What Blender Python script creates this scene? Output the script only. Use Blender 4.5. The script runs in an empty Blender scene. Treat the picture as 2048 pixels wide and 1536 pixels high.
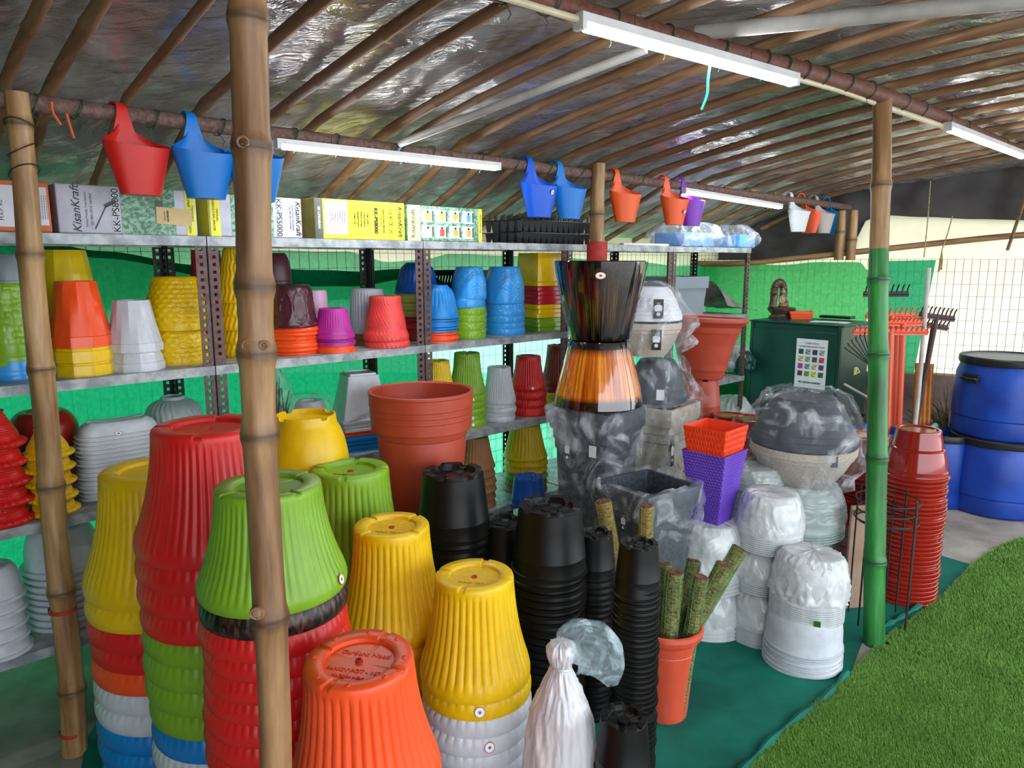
import bpy, bmesh, math, random
from mathutils import Vector, Matrix, noise
random.seed(11)
PI = math.pi
scn = bpy.context.scene
COL = scn.collection
# ------------------------------------------------------------------ camera
PITCH = math.radians(9.71)
CP, SP = math.cos(PITCH), math.sin(PITCH)
F = 1450.0
CAMZ = 1.55
cam_data = bpy.data.cameras.new('camera')
cam_data.sensor_width = 36.0
cam_data.lens = F / 2048 * 36.0
cam_data.clip_start = 0.05
cam = bpy.data.objects.new('camera', cam_data)
cam.location = (0, 0, CAMZ)
cam.rotation_euler = (PI / 2 - PITCH, 0, 0)
COL.objects.link(cam)
scn.camera = cam
# ------------------------------------------------------------------ daylight
world = bpy.data.worlds.new('world')
scn.world = world
world.use_nodes = True
bg = world.node_tree.nodes['Background']
bg.inputs['Color'].default_value = (0.86, 0.93, 1.0, 1)
bg.inputs['Strength'].default_value = 4.2
TUBE_POWER = 60.0
# ------------------------------------------------------------------ exposure
scn.view_settings.view_transform = 'Standard'
scn.view_settings.look = 'None'
scn.view_settings.gamma = 1.0
scn.view_settings.use_curve_mapping = False
scn.view_settings.exposure = 0.14

# ------------------------------------------------------------------ survey helpers (a point of the place from where it is seen)
def ray(u, v):
    yc = (768 - v) / F
    return Vector(((u - 1024) / F, CP + yc * SP, -SP + yc * CP))
C0 = Vector((0, 0, CAMZ))
def atY(u, v, Y):
    r = ray(u, v); return C0 + r * (Y / r.y)
def atZ(u, v, z):
    r = ray(u, v); return C0 + r * ((z - CAMZ) / r.z)
def atD(u, v, D):
    return C0 + ray(u, v) * D
ANG = math.radians(47)
S2 = Vector((math.sin(ANG), math.cos(ANG), 0))      # along the racks
N2 = Vector((-math.cos(ANG), math.sin(ANG), 0))     # from the aisle towards the back wall
RZ = math.atan2(S2.y, S2.x)
def TQ(t, q, z=0.0):
    return S2 * t + N2 * q + Vector((0, 0, z))
def tq_of(p):
    return p.x * S2.x + p.y * S2.y, p.x * N2.x + p.y * N2.y
def atq(u, v, q):
    r = ray(u, v); s = q / (r.x * N2.x + r.y * N2.y); return C0 + r * s

# ------------------------------------------------------------------ materials
def lin(c):
    return tuple(((x / 12.92) if x <= 0.04045 else ((x + 0.055) / 1.055) ** 2.4) for x in c)
def new_mat(name):
    m = bpy.data.materials.new(name); m.use_nodes = True
    nt = m.node_tree
    return m, nt, nt.nodes['Principled BSDF'], nt.nodes['Material Output']
def _ramp(nt, fac, stops):
    r = nt.nodes.new('ShaderNodeValToRGB')
    el = r.color_ramp.elements
    el[0].position, el[0].color = stops[0][0], (*stops[0][1], 1)
    el[1].position, el[1].color = stops[-1][0], (*stops[-1][1], 1)
    for p, c in stops[1:-1]:
        e = el.new(p); e.color = (*c, 1)
    nt.links.new(fac, r.inputs['Fac'])
    return r
def _noise(nt, scale=(1, 1, 1), detail=4, rough=0.55, sc=5.0, dist=0.0):
    tc = nt.nodes.new('ShaderNodeTexCoord'); mp = nt.nodes.new('ShaderNodeMapping')
    mp.inputs['Scale'].default_value = scale
    nt.links.new(tc.outputs['Object'], mp.inputs['Vector'])
    n = nt.nodes.new('ShaderNodeTexNoise')
    n.inputs['Scale'].default_value = sc; n.inputs['Detail'].default_value = detail
    n.inputs['Roughness'].default_value = rough; n.inputs['Distortion'].default_value = dist
    nt.links.new(mp.outputs[0], n.inputs['Vector'])
    return n
def _bump(nt, b, h, strength, dist=0.01):
    bp = nt.nodes.new('ShaderNodeBump')
    bp.inputs['Strength'].default_value = strength; bp.inputs['Distance'].default_value = dist
    nt.links.new(h, bp.inputs['Height']); nt.links.new(bp.outputs[0], b.inputs['Normal'])
    return bp
def noisy(name, c1, c2, rough=0.6, scale=(1, 1, 1), sc=6.0, detail=5, metal=0.0, bump=0.0, bdist=0.01, lo=0.35, hi=0.65, spec=0.5, dist=0.0, rough2=None):
    m, nt, b, o = new_mat(name)
    n = _noise(nt, scale, detail, 0.6, sc, dist)
    r = _ramp(nt, n.outputs['Fac'], [(lo, lin(c1)), (hi, lin(c2))])
    nt.links.new(r.outputs[0], b.inputs['Base Color'])
    b.inputs['Roughness'].default_value = rough; b.inputs['Metallic'].default_value = metal
    b.inputs['Specular IOR Level'].default_value = spec
    if bump: _bump(nt, b, n.outputs['Fac'], bump, bdist)
    return m
_pl = {}
def plastic(c, rough=0.38, spec=0.45, vary=0.06):
    k = (c, rough, spec)
    if k not in _pl:
        d = tuple(max(0, x * (1 - vary)) for x in c)
        m = noisy('plastic', d, c, rough=rough, sc=4.0, detail=3, lo=0.3, hi=0.6, spec=spec, bump=0.04, bdist=0.002)
        _pl[k] = m
    return _pl[k]
def film(name, tint=(0.9, 0.92, 0.95), lo=0.12, hi=0.75, sc=5.0, rough=0.12, stretch=(1, 1, 1), bump=0.8, fmin=0.50, fmax=0.70):
    """thin crinkled polythene: see-through with milky, shiny creases"""
    m, nt, b, o = new_mat(name)
    n = _noise(nt, stretch, 5, 0.6, sc, 1.6)
    n2 = _noise(nt, stretch, 3, 0.5, sc * 0.5, 2.5)
    mr = nt.nodes.new('ShaderNodeMapRange')
    mr.inputs['From Min'].default_value = fmin; mr.inputs['From Max'].default_value = fmax
    mr.inputs['To Min'].default_value = lo; mr.inputs['To Max'].default_value = hi
    nt.links.new(n.outputs['Fac'], mr.inputs['Value'])
    b.inputs['Base Color'].default_value = (*lin(tint), 1)
    b.inputs['Roughness'].default_value = rough
    b.inputs['Specular IOR Level'].default_value = 0.9
    _bump(nt, b, n2.outputs['Fac'], bump, 0.02)
    t = nt.nodes.new('ShaderNodeBsdfTransparent'); mx = nt.nodes.new('ShaderNodeMixShader')
    nt.links.new(mr.outputs[0], mx.inputs[0]); nt.links.new(t.outputs[0], mx.inputs[1]); nt.links.new(b.outputs[0], mx.inputs[2])
    nt.links.new(mx.outputs[0], o.inputs['Surface'])
    return m
def cloth(name, c, trans=0.5, see=0.0, sc=40.0, c2=None, weave=0.25, fold=0.0):
    """woven net or tarpaulin that lets light through"""
    m, nt, b, o = new_mat(name)
    nt.nodes.remove(b)
    n = _noise(nt, (1, 1, 1), 4, 0.6, sc, 0.0)
    r = _ramp(nt, n.outputs['Fac'], [(0.3, lin(c2 or tuple(x * (1 - weave) for x in c))), (0.7, lin(c))])
    d = nt.nodes.new('ShaderNodeBsdfDiffuse'); tr = nt.nodes.new('ShaderNodeBsdfTranslucent'); tp = nt.nodes.new('ShaderNodeBsdfTransparent')
    nt.links.new(r.outputs[0], d.inputs['Color']); nt.links.new(r.outputs[0], tr.inputs['Color'])
    m1 = nt.nodes.new('ShaderNodeMixShader'); m1.inputs[0].default_value = trans
    nt.links.new(d.outputs[0], m1.inputs[1]); nt.links.new(tr.outputs[0], m1.inputs[2])
    m2 = nt.nodes.new('ShaderNodeMixShader'); m2.inputs[0].default_value = see
    nt.links.new(m1.outputs[0], m2.inputs[1]); nt.links.new(tp.outputs[0], m2.inputs[2])
    nt.links.new(m2.outputs[0], o.inputs['Surface'])
    return m

YEL = (0.93, 0.76, 0.04); RED = (0.86, 0.13, 0.12); LIM = (0.50, 0.68, 0.15); ORA = (0.97, 0.33, 0.13)
BLU = (0.08, 0.50, 0.80); SKY = (0.22, 0.62, 0.92); WHI = (0.80, 0.82, 0.85); BLK = (0.042, 0.042, 0.042)
TER = (0.70, 0.27, 0.18); MAG = (0.70, 0.16, 0.58); PUR = (0.50, 0.32, 0.82); MAR = (0.30, 0.14, 0.18)
BRN = (0.62, 0.42, 0.26); OLV = (0.72, 0.72, 0.36); DBL = (0.08, 0.32, 0.66); BRK = (0.60, 0.13, 0.09)
GRY = (0.52, 0.56, 0.58); PNK = (0.92, 0.72, 0.84); ROS = (0.90, 0.28, 0.26); DRD = (0.72, 0.12, 0.18)
NAMES = {YEL: 'yellow', RED: 'red', LIM: 'lime green', ORA: 'orange', BLU: 'blue', SKY: 'sky blue', WHI: 'white', BLK: 'black', TER: 'terracotta',
         MAG: 'magenta', PUR: 'purple', MAR: 'dark maroon', BRN: 'brown', OLV: 'olive', DBL: 'deep blue', BRK: 'brick red', GRY: 'grey', PNK: 'pale pink', ROS: 'coral red', DRD: 'crimson'}
M = {}
M['galv'] = noisy('galvanised_shelf', (0.50, 0.52, 0.54), (0.68, 0.70, 0.70), rough=0.45, metal=0.25, sc=14, scale=(1, 1, 1), lo=0.4, hi=0.6)
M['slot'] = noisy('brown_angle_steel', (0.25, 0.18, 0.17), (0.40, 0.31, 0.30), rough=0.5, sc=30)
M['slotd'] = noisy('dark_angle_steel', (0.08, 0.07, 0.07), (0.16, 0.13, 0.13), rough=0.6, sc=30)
M['rust'] = noisy('primed_steel_pipe', (0.34, 0.25, 0.22), (0.50, 0.39, 0.35), rough=0.75, sc=60, bump=0.2, bdist=0.002)
M['rustd'] = noisy('red_oxide_pipe', (0.36, 0.20, 0.15), (0.47, 0.30, 0.24), rough=0.6, sc=60, bump=0.1, bdist=0.002)
M['wire'] = noisy('wire', (0.10, 0.11, 0.10), (0.2, 0.2, 0.18), rough=0.5, metal=0.3, sc=20)
M['gwire'] = noisy('green_binding_wire', (0.02, 0.20, 0.14), (0.05, 0.32, 0.22), rough=0.5, sc=20)
def bamboo_mat(name, ca, cb, cc, rough=0.45):
    m, nt, b, o = new_mat(name)
    n = _noise(nt, (9, 9, 0.8), 6, 0.65, 3.0, 0.3)
    n2 = _noise(nt, (1, 1, 0.35), 3, 0.6, 7.0, 0.5)
    r = _ramp(nt, n.outputs['Fac'], [(0.32, lin(ca)), (0.55, lin(cb)), (0.72, lin(cc))])
    r2 = _ramp(nt, n2.outputs['Fac'], [(0.40, (0.62, 0.54, 0.50)), (0.58, (1, 1, 1))])
    mx = nt.nodes.new('ShaderNodeMix'); mx.data_type = 'RGBA'; mx.blend_type = 'MULTIPLY'; mx.inputs[0].default_value = 0.8
    nt.links.new(r.outputs[0], mx.inputs[6]); nt.links.new(r2.outputs[0], mx.inputs[7])
    at = nt.nodes.new('ShaderNodeAttribute'); at.attribute_name = 'joint'
    mj = nt.nodes.new('ShaderNodeMix'); mj.data_type = 'RGBA'; nt.links.new(at.outputs['Fac'], mj.inputs[0])
    nt.links.new(mx.outputs[2], mj.inputs[6]); mj.inputs[7].default_value = (*lin(tuple(x * 0.62 for x in ca)), 1)
    nt.links.new(mj.outputs[2], b.inputs['Base Color'])
    b.inputs['Roughness'].default_value = rough
    _bump(nt, b, n.outputs['Fac'], 0.25, 0.004)
    return m
M['bamboo'] = bamboo_mat('dry_bamboo', (0.50, 0.36, 0.22), (0.72, 0.57, 0.38), (0.82, 0.70, 0.50))
M['bambood'] = bamboo_mat('brown_bamboo', (0.40, 0.28, 0.19), (0.63, 0.48, 0.32), (0.74, 0.60, 0.41))
M['bambooe'] = bamboo_mat('rafter_bamboo', (0.42, 0.30, 0.20), (0.62, 0.48, 0.35), (0.78, 0.66, 0.50), 0.6)
M['pvc'] = noisy('grey_pvc', (0.60, 0.60, 0.58), (0.72, 0.71, 0.68), rough=0.4, sc=8)
M['cream_pvc'] = noisy('cream_conduit', (0.78, 0.74, 0.62), (0.86, 0.82, 0.70), rough=0.4, sc=8)
M['white_metal'] = noisy('white_enamel', (0.80, 0.80, 0.80), (0.88, 0.88, 0.88), rough=0.35, sc=8)
M['greenmetal'] = noisy('dark_green_enamel', (0.02, 0.20, 0.17), (0.05, 0.27, 0.23), rough=0.38, sc=5, lo=0.3, hi=0.7)
M['concrete'] = noisy('concrete', (0.50, 0.47, 0.44), (0.70, 0.67, 0.63), rough=0.85, sc=2.6, detail=8, bump=0.2, bdist=0.01)
M['lowwall'] = noisy('stained_render', (0.34, 0.27, 0.24), (0.52, 0.44, 0.40), rough=0.9, sc=3.0, detail=7, bump=0.3)
M['black'] = noisy('black_plastic', (0.035, 0.035, 0.035), (0.07, 0.065, 0.06), rough=0.32, sc=6)
M['dark'] = noisy('dark_matter', (0.05, 0.05, 0.05), (0.09, 0.09, 0.09), rough=0.6, sc=6)
M['paper'] = noisy('white_paper', (0.86, 0.87, 0.90), (0.92, 0.92, 0.95), rough=0.7, sc=6)
M['ink'] = noisy('black_ink', (0.04, 0.04, 0.04), (0.08, 0.08, 0.08), rough=0.6, sc=6)
def tube_mat():
    m, nt, b, o = new_mat('lit_tube')
    e = nt.nodes.new('ShaderNodeEmission'); e.inputs['Color'].default_value = (0.92, 0.96, 1.0, 1); e.inputs['Strength'].default_value = TUBE_POWER
    nt.links.new(e.outputs[0], o.inputs['Surface']); return m
M['tube'] = tube_mat()

# ------------------------------------------------------------------ mesh helpers
def mesh(verts, faces, smooth=True, name='mesh', angle=35):
    me = bpy.data.meshes.new(name)
    me.from_pydata([tuple(v) for v in verts], [], faces)
    me.update()
    if smooth:
        me.polygons.foreach_set('use_smooth', [True] * len(me.polygons))
        if angle: me.set_sharp_from_angle(angle=math.radians(angle))
    return me
def obj(name, me, mat=None, parent=None, loc=None, rz=None, scale=None, label=None, cat=None, group=None, kind=None):
    o = bpy.data.objects.new(name, me); COL.objects.link(o)
    if mat is not None and me is not None:
        if len(me.materials) == 0: me.materials.append(None)
        o.material_slots[0].link = 'OBJECT'; o.material_slots[0].material = mat
    if parent is not None: o.parent = parent
    if loc is not None: o.location = loc
    if rz is not None: o.rotation_euler = (0, 0, rz) if not hasattr(rz, '__len__') else rz
    if scale is not None: o.scale = scale
    if label: o['label'] = label
    if cat: o['category'] = cat
    if group: o['group'] = group
    if kind: o['kind'] = kind
    return o
def empty(name, loc=(0, 0, 0), rz=0.0, label=None, cat=None, group=None):
    return obj(name, None, None, None, loc, rz, None, label, cat, group)
class MB:
    def __init__(s): s.v = []; s.f = []
    def add(s, vs, fs):
        o = len(s.v); s.v += [Vector(p) for p in vs]; s.f += [tuple(i + o for i in f) for f in fs]; return s
    def box(s, c, d, R=None):
        x, y, z = d[0] / 2, d[1] / 2, d[2] / 2
        vs = [Vector((a * x, b * y, e * z)) for a in (-1, 1) for b in (-1, 1) for e in (-1, 1)]
        if R is not None: vs = [R @ v for v in vs]
        vs = [v + Vector(c) for v in vs]
        return s.add(vs, [(0, 1, 3, 2), (4, 6, 7, 5), (0, 4, 5, 1), (2, 3, 7, 6), (0, 2, 6, 4), (1, 5, 7, 3)])
    def tube(s, pts, rad, seg=12, cap=True):
        pts = [Vector(p) for p in pts]; n = len(pts)
        rr = rad if hasattr(rad, '__len__') else [rad] * n
        t = (pts[1] - pts[0]).normalized()
        a = t.orthogonal().normalized(); vs = []
        for i, p in enumerate(pts):
            t2 = (pts[min(i + 1, n - 1)] - pts[max(i - 1, 0)])
            if t2.length < 1e-9: t2 = t
            t2 = t2.normalized()
            a = (a - t2 * a.dot(t2)).normalized(); b = t2.cross(a)
            for k in range(seg):
                th = 2 * PI * k / seg
                vs.append(p + (a * math.cos(th) + b * math.sin(th)) * rr[i])
        fs = [(i * seg + k, i * seg + (k + 1) % seg, (i + 1) * seg + (k + 1) % seg, (i + 1) * seg + k) for i in range(n - 1) for k in range(seg)]
        if cap:
            fs.append(tuple(range(seg - 1, -1, -1))); fs.append(tuple((n - 1) * seg + k for k in range(seg)))
        return s.add(vs, fs)
    def lathe(s, rows, seg=48, mod=None, off=(0, 0, 0), closed_ends=True):
        off = Vector(off); idx = []; vs = []
        for i, (r, z) in enumerate(rows):
            if r <= 1e-6:
                idx.append([len(vs)] * seg); vs.append(Vector((0, 0, z)) + off)
            else:
                row = []
                for k in range(seg):
                    th = 2 * PI * k / seg
                    x, y, zz = (r * math.cos(th), r * math.sin(th), z)
                    if mod:
                        r2, z2 = mod(i, th, r, z); x, y, zz = r2 * math.cos(th), r2 * math.sin(th), z2
                    row.append(len(vs)); vs.append(Vector((x, y, zz)) + off)
                idx.append(row)
        fs = []
        for i in range(len(rows) - 1):
            A, B = idx[i], idx[i + 1]
            for k in range(seg):
                k2 = (k + 1) % seg
                q = [A[k], A[k2], B[k2], B[k]]
                u = []
                for w in q:
                    if w not in u: u.append(w)
                if len(u) >= 3: fs.append(tuple(u))
        return s.add(vs, fs)
    def build(s, name, mat, parent=None, smooth=True, angle=35, **kw):
        return obj(name, mesh(s.v, s.f, smooth, name, angle), mat, parent, **kw)
def at_base(o, pos):
    """move a mesh object's origin to pos without moving the mesh"""
    pos = Vector(pos); o.data.transform(Matrix.Translation(-pos)); o.location = pos; return o
def textmesh(s, size, depth=0.0006, shear=0.0, bold=0.0):
    cu = bpy.data.curves.new('t', 'FONT'); cu.body = s; cu.size = size; cu.extrude = depth; cu.shear = shear; cu.offset = bold
    cu.align_x = 'CENTER'; cu.align_y = 'CENTER'
    ob = bpy.data.objects.new('t', cu)
    me = bpy.data.meshes.new_from_object(ob)
    bpy.data.objects.remove(ob); bpy.data.curves.remove(cu)
    return me
ORD = ['topmost', 'second', 'third', 'fourth', 'fifth', 'sixth', 'seventh', 'eighth', 'ninth', 'tenth', 'eleventh', 'twelfth', 'thirteenth', 'fourteenth',
       'fifteenth', 'sixteenth', 'seventeenth', 'eighteenth', 'nineteenth', 'twentieth']
TENS = {20: 'twenty', 30: 'thirty', 40: 'forty'}
def ordinal(i):            # i = 0 is the topmost
    if i < 20: return ORD[i]
    n = i + 1; t, r = n // 10 * 10, n % 10
    if r == 0: return TENS[t][:-1] + 'ieth'
    return TENS[t] + '-' + ('first' if r == 1 else ORD[r - 1])

# ================================================================== THE SETTING
fl = MB()
NX = 40
for i in range(NX + 1):
    for j in range(NX + 1):
        x, y = -8 + 18 * i / NX, -4 + 14 * j / NX
        fl.v.append(Vector((x, y, 0.0)))
for i in range(NX):
    for j in range(NX):
        a = i * (NX + 1) + j; fl.f.append((a, a + NX + 1, a + NX + 2, a + 1))
fl.build('floor', M['concrete'], kind='structure')

# back wall behind the racks: upper cream tarpaulin, light net, folded darker net, wire mesh
QW = 3.27
def sheet(name, q, t0, t1, zb, zt, mat, nt_=160, nz=24, amp=0.015, seed=0.0, kind='structure', fr=2.2, thick=0.0, **kw):
    mb = MB()
    for i in range(nt_ + 1):
        t = t0 + (t1 - t0) * i / nt_
        b, tp = zb(t), zt(t)
        for j in range(nz + 1):
            z = b + (tp - b) * j / nz
            d = amp * (noise.noise(Vector((t * fr, z * 1.2, seed))) + 0.5 * noise.noise(Vector((t * fr * 3, z * 4, seed + 5))))
            mb.v.append(TQ(t, q + d, z))
    for i in range(nt_):
        for j in range(nz):
            a = i * (nz + 1) + j; mb.f.append((a, a + nz + 1, a + nz + 2, a + 1))
    return mb.build(name, mat, kind=kind, angle=0, **kw)
M['net'] = cloth('green_shade_net', (0.01, 0.72, 0.53), trans=0.78, see=0.05, sc=55, weave=0.16)
M['net2'] = cloth('pale_green_net', (0.12, 0.78, 0.58), trans=0.8, see=0.16, sc=60, weave=0.2)
M['netd'] = cloth('folded_net_hem', (0.01, 0.46, 0.30), trans=0.45, see=0.0, sc=60, weave=0.2)
M['netg'] = cloth('yellow_green_net', (0.22, 0.82, 0.48), trans=0.8, see=0.08, sc=40, weave=0.15)
M['tarp'] = cloth('cream_tarpaulin', (0.97, 0.95, 0.82), trans=0.72, see=0.0, sc=4, weave=0.06)
def interp(tab):
    def f(x):
        if x <= tab[0][0]: return tab[0][1]
        for (a, p), (b, q) in zip(tab, tab[1:]):
            if x <= b:
                k = (x - a) / (b - a); k = k * k * (3 - 2 * k); return p + (q - p) * k
        return tab[-1][1]
    return f
def edge(pts, q):       # (pixel u, v) of an edge lying in the plane q -> z(t)
    tab = []
    for u, v in pts:
        p = atq(u, v, q); tab.append((tq_of(p)[0], p.z))
    tab.sort(); return interp(tab)
top_dark = edge([(-300, 470), (0, 476), (80, 484), (200, 502), (395, 530), (545, 538), (640, 540), (720, 543), (790, 538), (900, 530), (1100, 525), (1500, 525)], QW - 0.05)
top_light = edge([(-300, 472), (0, 480), (100, 490), (250, 494), (400, 487), (545, 500), (640, 503), (700, 503), (735, 515), (770, 524), (840, 520), (900, 508), (1050, 512), (1290, 525), (1350, 532), (1600, 520)], QW)
top_tarp = interp([(-2, 1.72), (7, 1.70)])
sheet('wall_back', QW + 0.04, -1.8, 5.75, lambda t: 1.35, top_tarp, M['tarp'], nz=8, seed=3)
obj_net = sheet('wall_back_net', QW, -1.8, 5.75, lambda t: 0.0, top_light, M['net2'], seed=1)
obj_netd = sheet('wall_back_shade', QW - 0.05, -1.8, 2.35, lambda t: 0.0, top_dark, M['net'], seed=2)
# fold along the hem of the darker net
hem = MB()
hp = [TQ(-1.8 + 4.15 * i / 120, QW - 0.06, 0) for i in range(121)]
for k, dz in enumerate((0.0, -0.022)):
    pass
for i, p in enumerate(hp):
    t = -1.8 + 4.15 * i / 120
    z = top_dark(t); w = 0.028 + 0.05 * max(0, math.sin((t - 1.0) * 2.2)) * (t > 1.0)
    for s_, dq in ((0, 0.0), (-0.5, -0.012), (-1, -0.004)):
        hem.v.append(TQ(t, QW - 0.06 + dq, z + s_ * w))
for i in range(120):
    for j in range(2):
        a = i * 3 + j; hem.f.append((a, a + 3, a + 4, a + 1))
hem.build('trim_1', M['netd'], kind='structure')
def mesh_fence(name, P, L, z0, z1, dirv, du, dz, r=0.0012, **kw):
    mb = MB(); n = int(L / du)
    for i in range(n + 1):
        p = P + dirv * (i * du)
        w = 0.006 * noise.noise(Vector((i * 0.7, 0, 1)))
        mb.tube([p + Vector((0, 0, z0)), p + dirv * w + Vector((0, 0, (z0 + z1) / 2)), p + Vector((0, 0, z1))], r, 4, False)
    k = int((z1 - z0) / dz)
    for j in range(k + 1):
        pts = [P + dirv * (L * i / 12) + Vector((0, 0, z1 - j * dz + 0.006 * noise.noise(Vector((i * 0.9, j, 3))))) for i in range(13)]
        mb.tube(pts, r, 4, False)
    return mb.build(name, M['wire'], kind='structure', **kw)
mesh_fence('trim_2', TQ(-1.6, QW - 0.015, 0), 7.2, 0.1, 1.66, S2, 0.05, 0.075)

# end wall: low rendered wall, wire mesh, cream tarpaulin, green net in the corner
EW = Vector((3.37, 5.25, 0)); ED = Vector((-0.934, 0.357, 0)).normalized(); EN = Vector((0.357, 0.934, 0)).normalized()
def EWp(a, z=0, off=0.0):     # a runs leftwards from the point seen at u=1950
    return EW + ED * a + EN * off + Vector((0, 0, z))
def on_end(u, v, off=0.0):
    r = ray(u, v); P = EW + EN * off
    s = (P.x * EN.x + P.y * EN.y) / (r.x * EN.x + r.y * EN.y)
    p = C0 + r * s
    return (p - EW).dot(ED), p.z
lw = MB()
for i in range(41):
    a = -3.2 + 5.3 * i / 40
    top = 0.70 + 0.012 * noise.noise(Vector((a * 2, 0, 0)))
    for off, z in ((0, 0), (0, top), (0.12, top), (0.12, 0)):
        lw.v.append(EWp(a, z, off))
for i in range(40):
    for j in range(3):
        a = i * 4 + j; lw.f.append((a, a + 4, a + 5, a + 1))
lw.build('wall_right', M['lowwall'], kind='structure', angle=30)
def esheet(name, off, a0, a1, zb, zt, mat, na=120, nz=30, amp=0.02, seed=0.0, **kw):
    mb = MB()
    for i in range(na + 1):
        a = a0 + (a1 - a0) * i / na; b, tp = zb(a), zt(a)
        for j in range(nz + 1):
            z = b + (tp - b) * j / nz
            d = amp * (noise.noise(Vector((a * 1.8, z * 1.5, seed))) + 0.5 * noise.noise(Vector((a * 6, z * 5, seed))))
            mb.v.append(EWp(a, z, off + d))
    for i in range(na):
        for j in range(nz):
            q = i * (nz + 1) + j; mb.f.append((q, q + nz + 1, q + nz + 2, q + 1))
    return mb.build(name, mat, angle=0, **kw)
def eedge(pts, off=0.0):
    return interp(sorted(on_end(u, v, off) for u, v in pts))
tarp_top = eedge([(1500, 520), (1620, 516), (1700, 500), (1735, 440), (1760, 430), (1850, 434), (1950, 438), (2048, 440), (2300, 442)], 0.12)
esheet('wall_right_tarp', 0.14, -3.2, 2.1, lambda a: 0.45, tarp_top, M['tarp'], seed=8, kind='structure')
gnet_top = eedge([(1200, 520), (1500, 528), (1560, 530), (1640, 524), (1720, 524), (1735, 540)], -0.03)
aL, _ = on_end(1737, 600, -0.03); aR, _ = on_end(1300, 600, -0.03)
esheet('wall_right_net', -0.03, aL, aR + 0.25, lambda a: 0.0, gnet_top, M['netg'], seed=12, na=60, kind='structure')
# second green piece, a cloth that narrows downwards
g2 = MB(); corners = [(1768, 522), (1872, 520), (1828, 745), (1768, 745)]
cc = [on_end(u, v, -0.02) for u, v in corners]
for i in range(13):
    for j in range(13):
        s, t = i / 12, j / 12
        a = (cc[0][0] * (1 - s) + cc[1][0] * s) * (1 - t) + (cc[3][0] * (1 - s) + cc[2][0] * s) * t
        z = (cc[0][1] * (1 - s) + cc[1][1] * s) * (1 - t) + (cc[3][1] * (1 - s) + cc[2][1] * s) * t
        g2.v.append(EWp(a, z, -0.02 + 0.01 * noise.noise(Vector((s * 4, t * 4, 2)))))
for i in range(12):
    for j in range(12):
        q = i * 13 + j; g2.f.append((q, q + 13, q + 14, q + 1))
g2.build('net_curtain', M['net'], angle=0, label='green net cloth pinned on the mesh behind the standing rakes', cat='net')
mesh_fence('trim_3', EWp(2.1, 0, 0.0), 5.2, 0.70, 1.555, -ED, 0.052, 0.0885, r=0.0016)
# dark tarpaulin that closes the gable above the rail
M['dtarp'] = noisy('black_tarpaulin', (0.10, 0.09, 0.09), (0.22, 0.19, 0.18), rough=0.55, sc=3, bump=0.4, bdist=0.03)
esheet('wall_right_gable', 0.22, -3.2, 2.3, lambda a: max(1.45, tarp_top(a) - 0.02), lambda a: 2.28, M['dtarp'], seed=15, amp=0.05, kind='structure')
# left end, out of view: dark tarpaulin added to keep light off this side
lt = MB()
for i in range(21):
    for j in range(11):
        lt.v.append(TQ(-1.8 + 0.02 * noise.noise(Vector((i, j, 0))), -1.6 + 4.9 * i / 20, 2.3 * j / 10))
for i in range(20):
    for j in range(10):
        a = i * 11 + j; lt.f.append((a, a + 11, a + 12, a + 1))
lt.build('wall_left_blocker', M['dtarp'], kind='structure')

# ------------------------------------------------------------------ roof
def interp_c(tab):
    def f(x):
        n = len(tab)
        if x <= tab[0][0]: return tab[0][1]
        if x >= tab[-1][0]: return tab[-1][1]
        for i in range(n - 1):
            if x <= tab[i + 1][0]:
                (x0, y0), (x1, y1) = tab[i], tab[i + 1]
                m0 = (tab[i + 1][1] - tab[max(i - 1, 0)][1]) / (tab[i + 1][0] - tab[max(i - 1, 0)][0]); m1 = (tab[min(i + 2, n - 1)][1] - y0) / (tab[min(i + 2, n - 1)][0] - x0)
                h = x1 - x0; t = (x - x0) / h
                return (2*t**3 - 3*t**2 + 1) * y0 + (t**3 - 2*t**2 + t) * h * m0 + (-2*t**3 + 3*t**2) * y1 + (t**3 - t**2) * h * m1
    return f
zq = interp_c([(-1.7, 2.25), (-0.6, 2.26), (0.3, 2.27), (1.25, 2.23), (2.47, 2.055), (2.8, 1.915), (3.3, 1.70), (3.62, 1.56)])
def roofz(t, q):
    # the far gable end hangs lower, the near end rides level
    return zq(q) - 0.03 * max(0, t - 5.0)
RAFT = []
us = [-420, -260, -110, 20, 112, 270, 408, 555, 641, 775, 837, 937, 1010, 1078, 1143, 1205, 1265, 1322, 1378, 1430, 1482, 1530, 1575, 1618, 1658]
for u in us:
    v = 205 + (u - 35) * 0.128
    RAFT.append(tq_of(atq(u, v, 2.47))[0])

def roof_mat():
    m, nt, b, o = new_mat('silver_black_sheet')
    n = _noise(nt, (1, 1, 1), 6, 0.6, 3.0, 1.4)
    n2 = _noise(nt, (1, 1, 1), 4, 0.62, 5.0, 1.6)
    for l_ in nt.links:
        if l_.to_node == n2: mp_ = l_.from_node
    mp_.vector_type = 'POINT'; mp_.inputs['Rotation'].default_value = (0, 0, -RZ); mp_.inputs['Scale'].default_value = (0.9, 2.6, 1)
    r = _ramp(nt, n.outputs['Fac'], [(0.3, lin((0.56, 0.52, 0.49))), (0.55, lin((0.72, 0.70, 0.70))), (0.75, lin((0.86, 0.87, 0.89)))])
    nt.links.new(r.outputs[0], b.inputs['Base Color'])
    b.inputs['Metallic'].default_value = 0.5; b.inputs['Roughness'].default_value = 0.17
    _bump(nt, b, n2.outputs['Fac'], 0.45, 0.035)
    return m
M['roof'] = roof_mat()
rf = MB(); T0, T1, Q0, Q1 = -1.8, 7.6, -1.6, 3.62
NT, NQ = 460, 230
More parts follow.
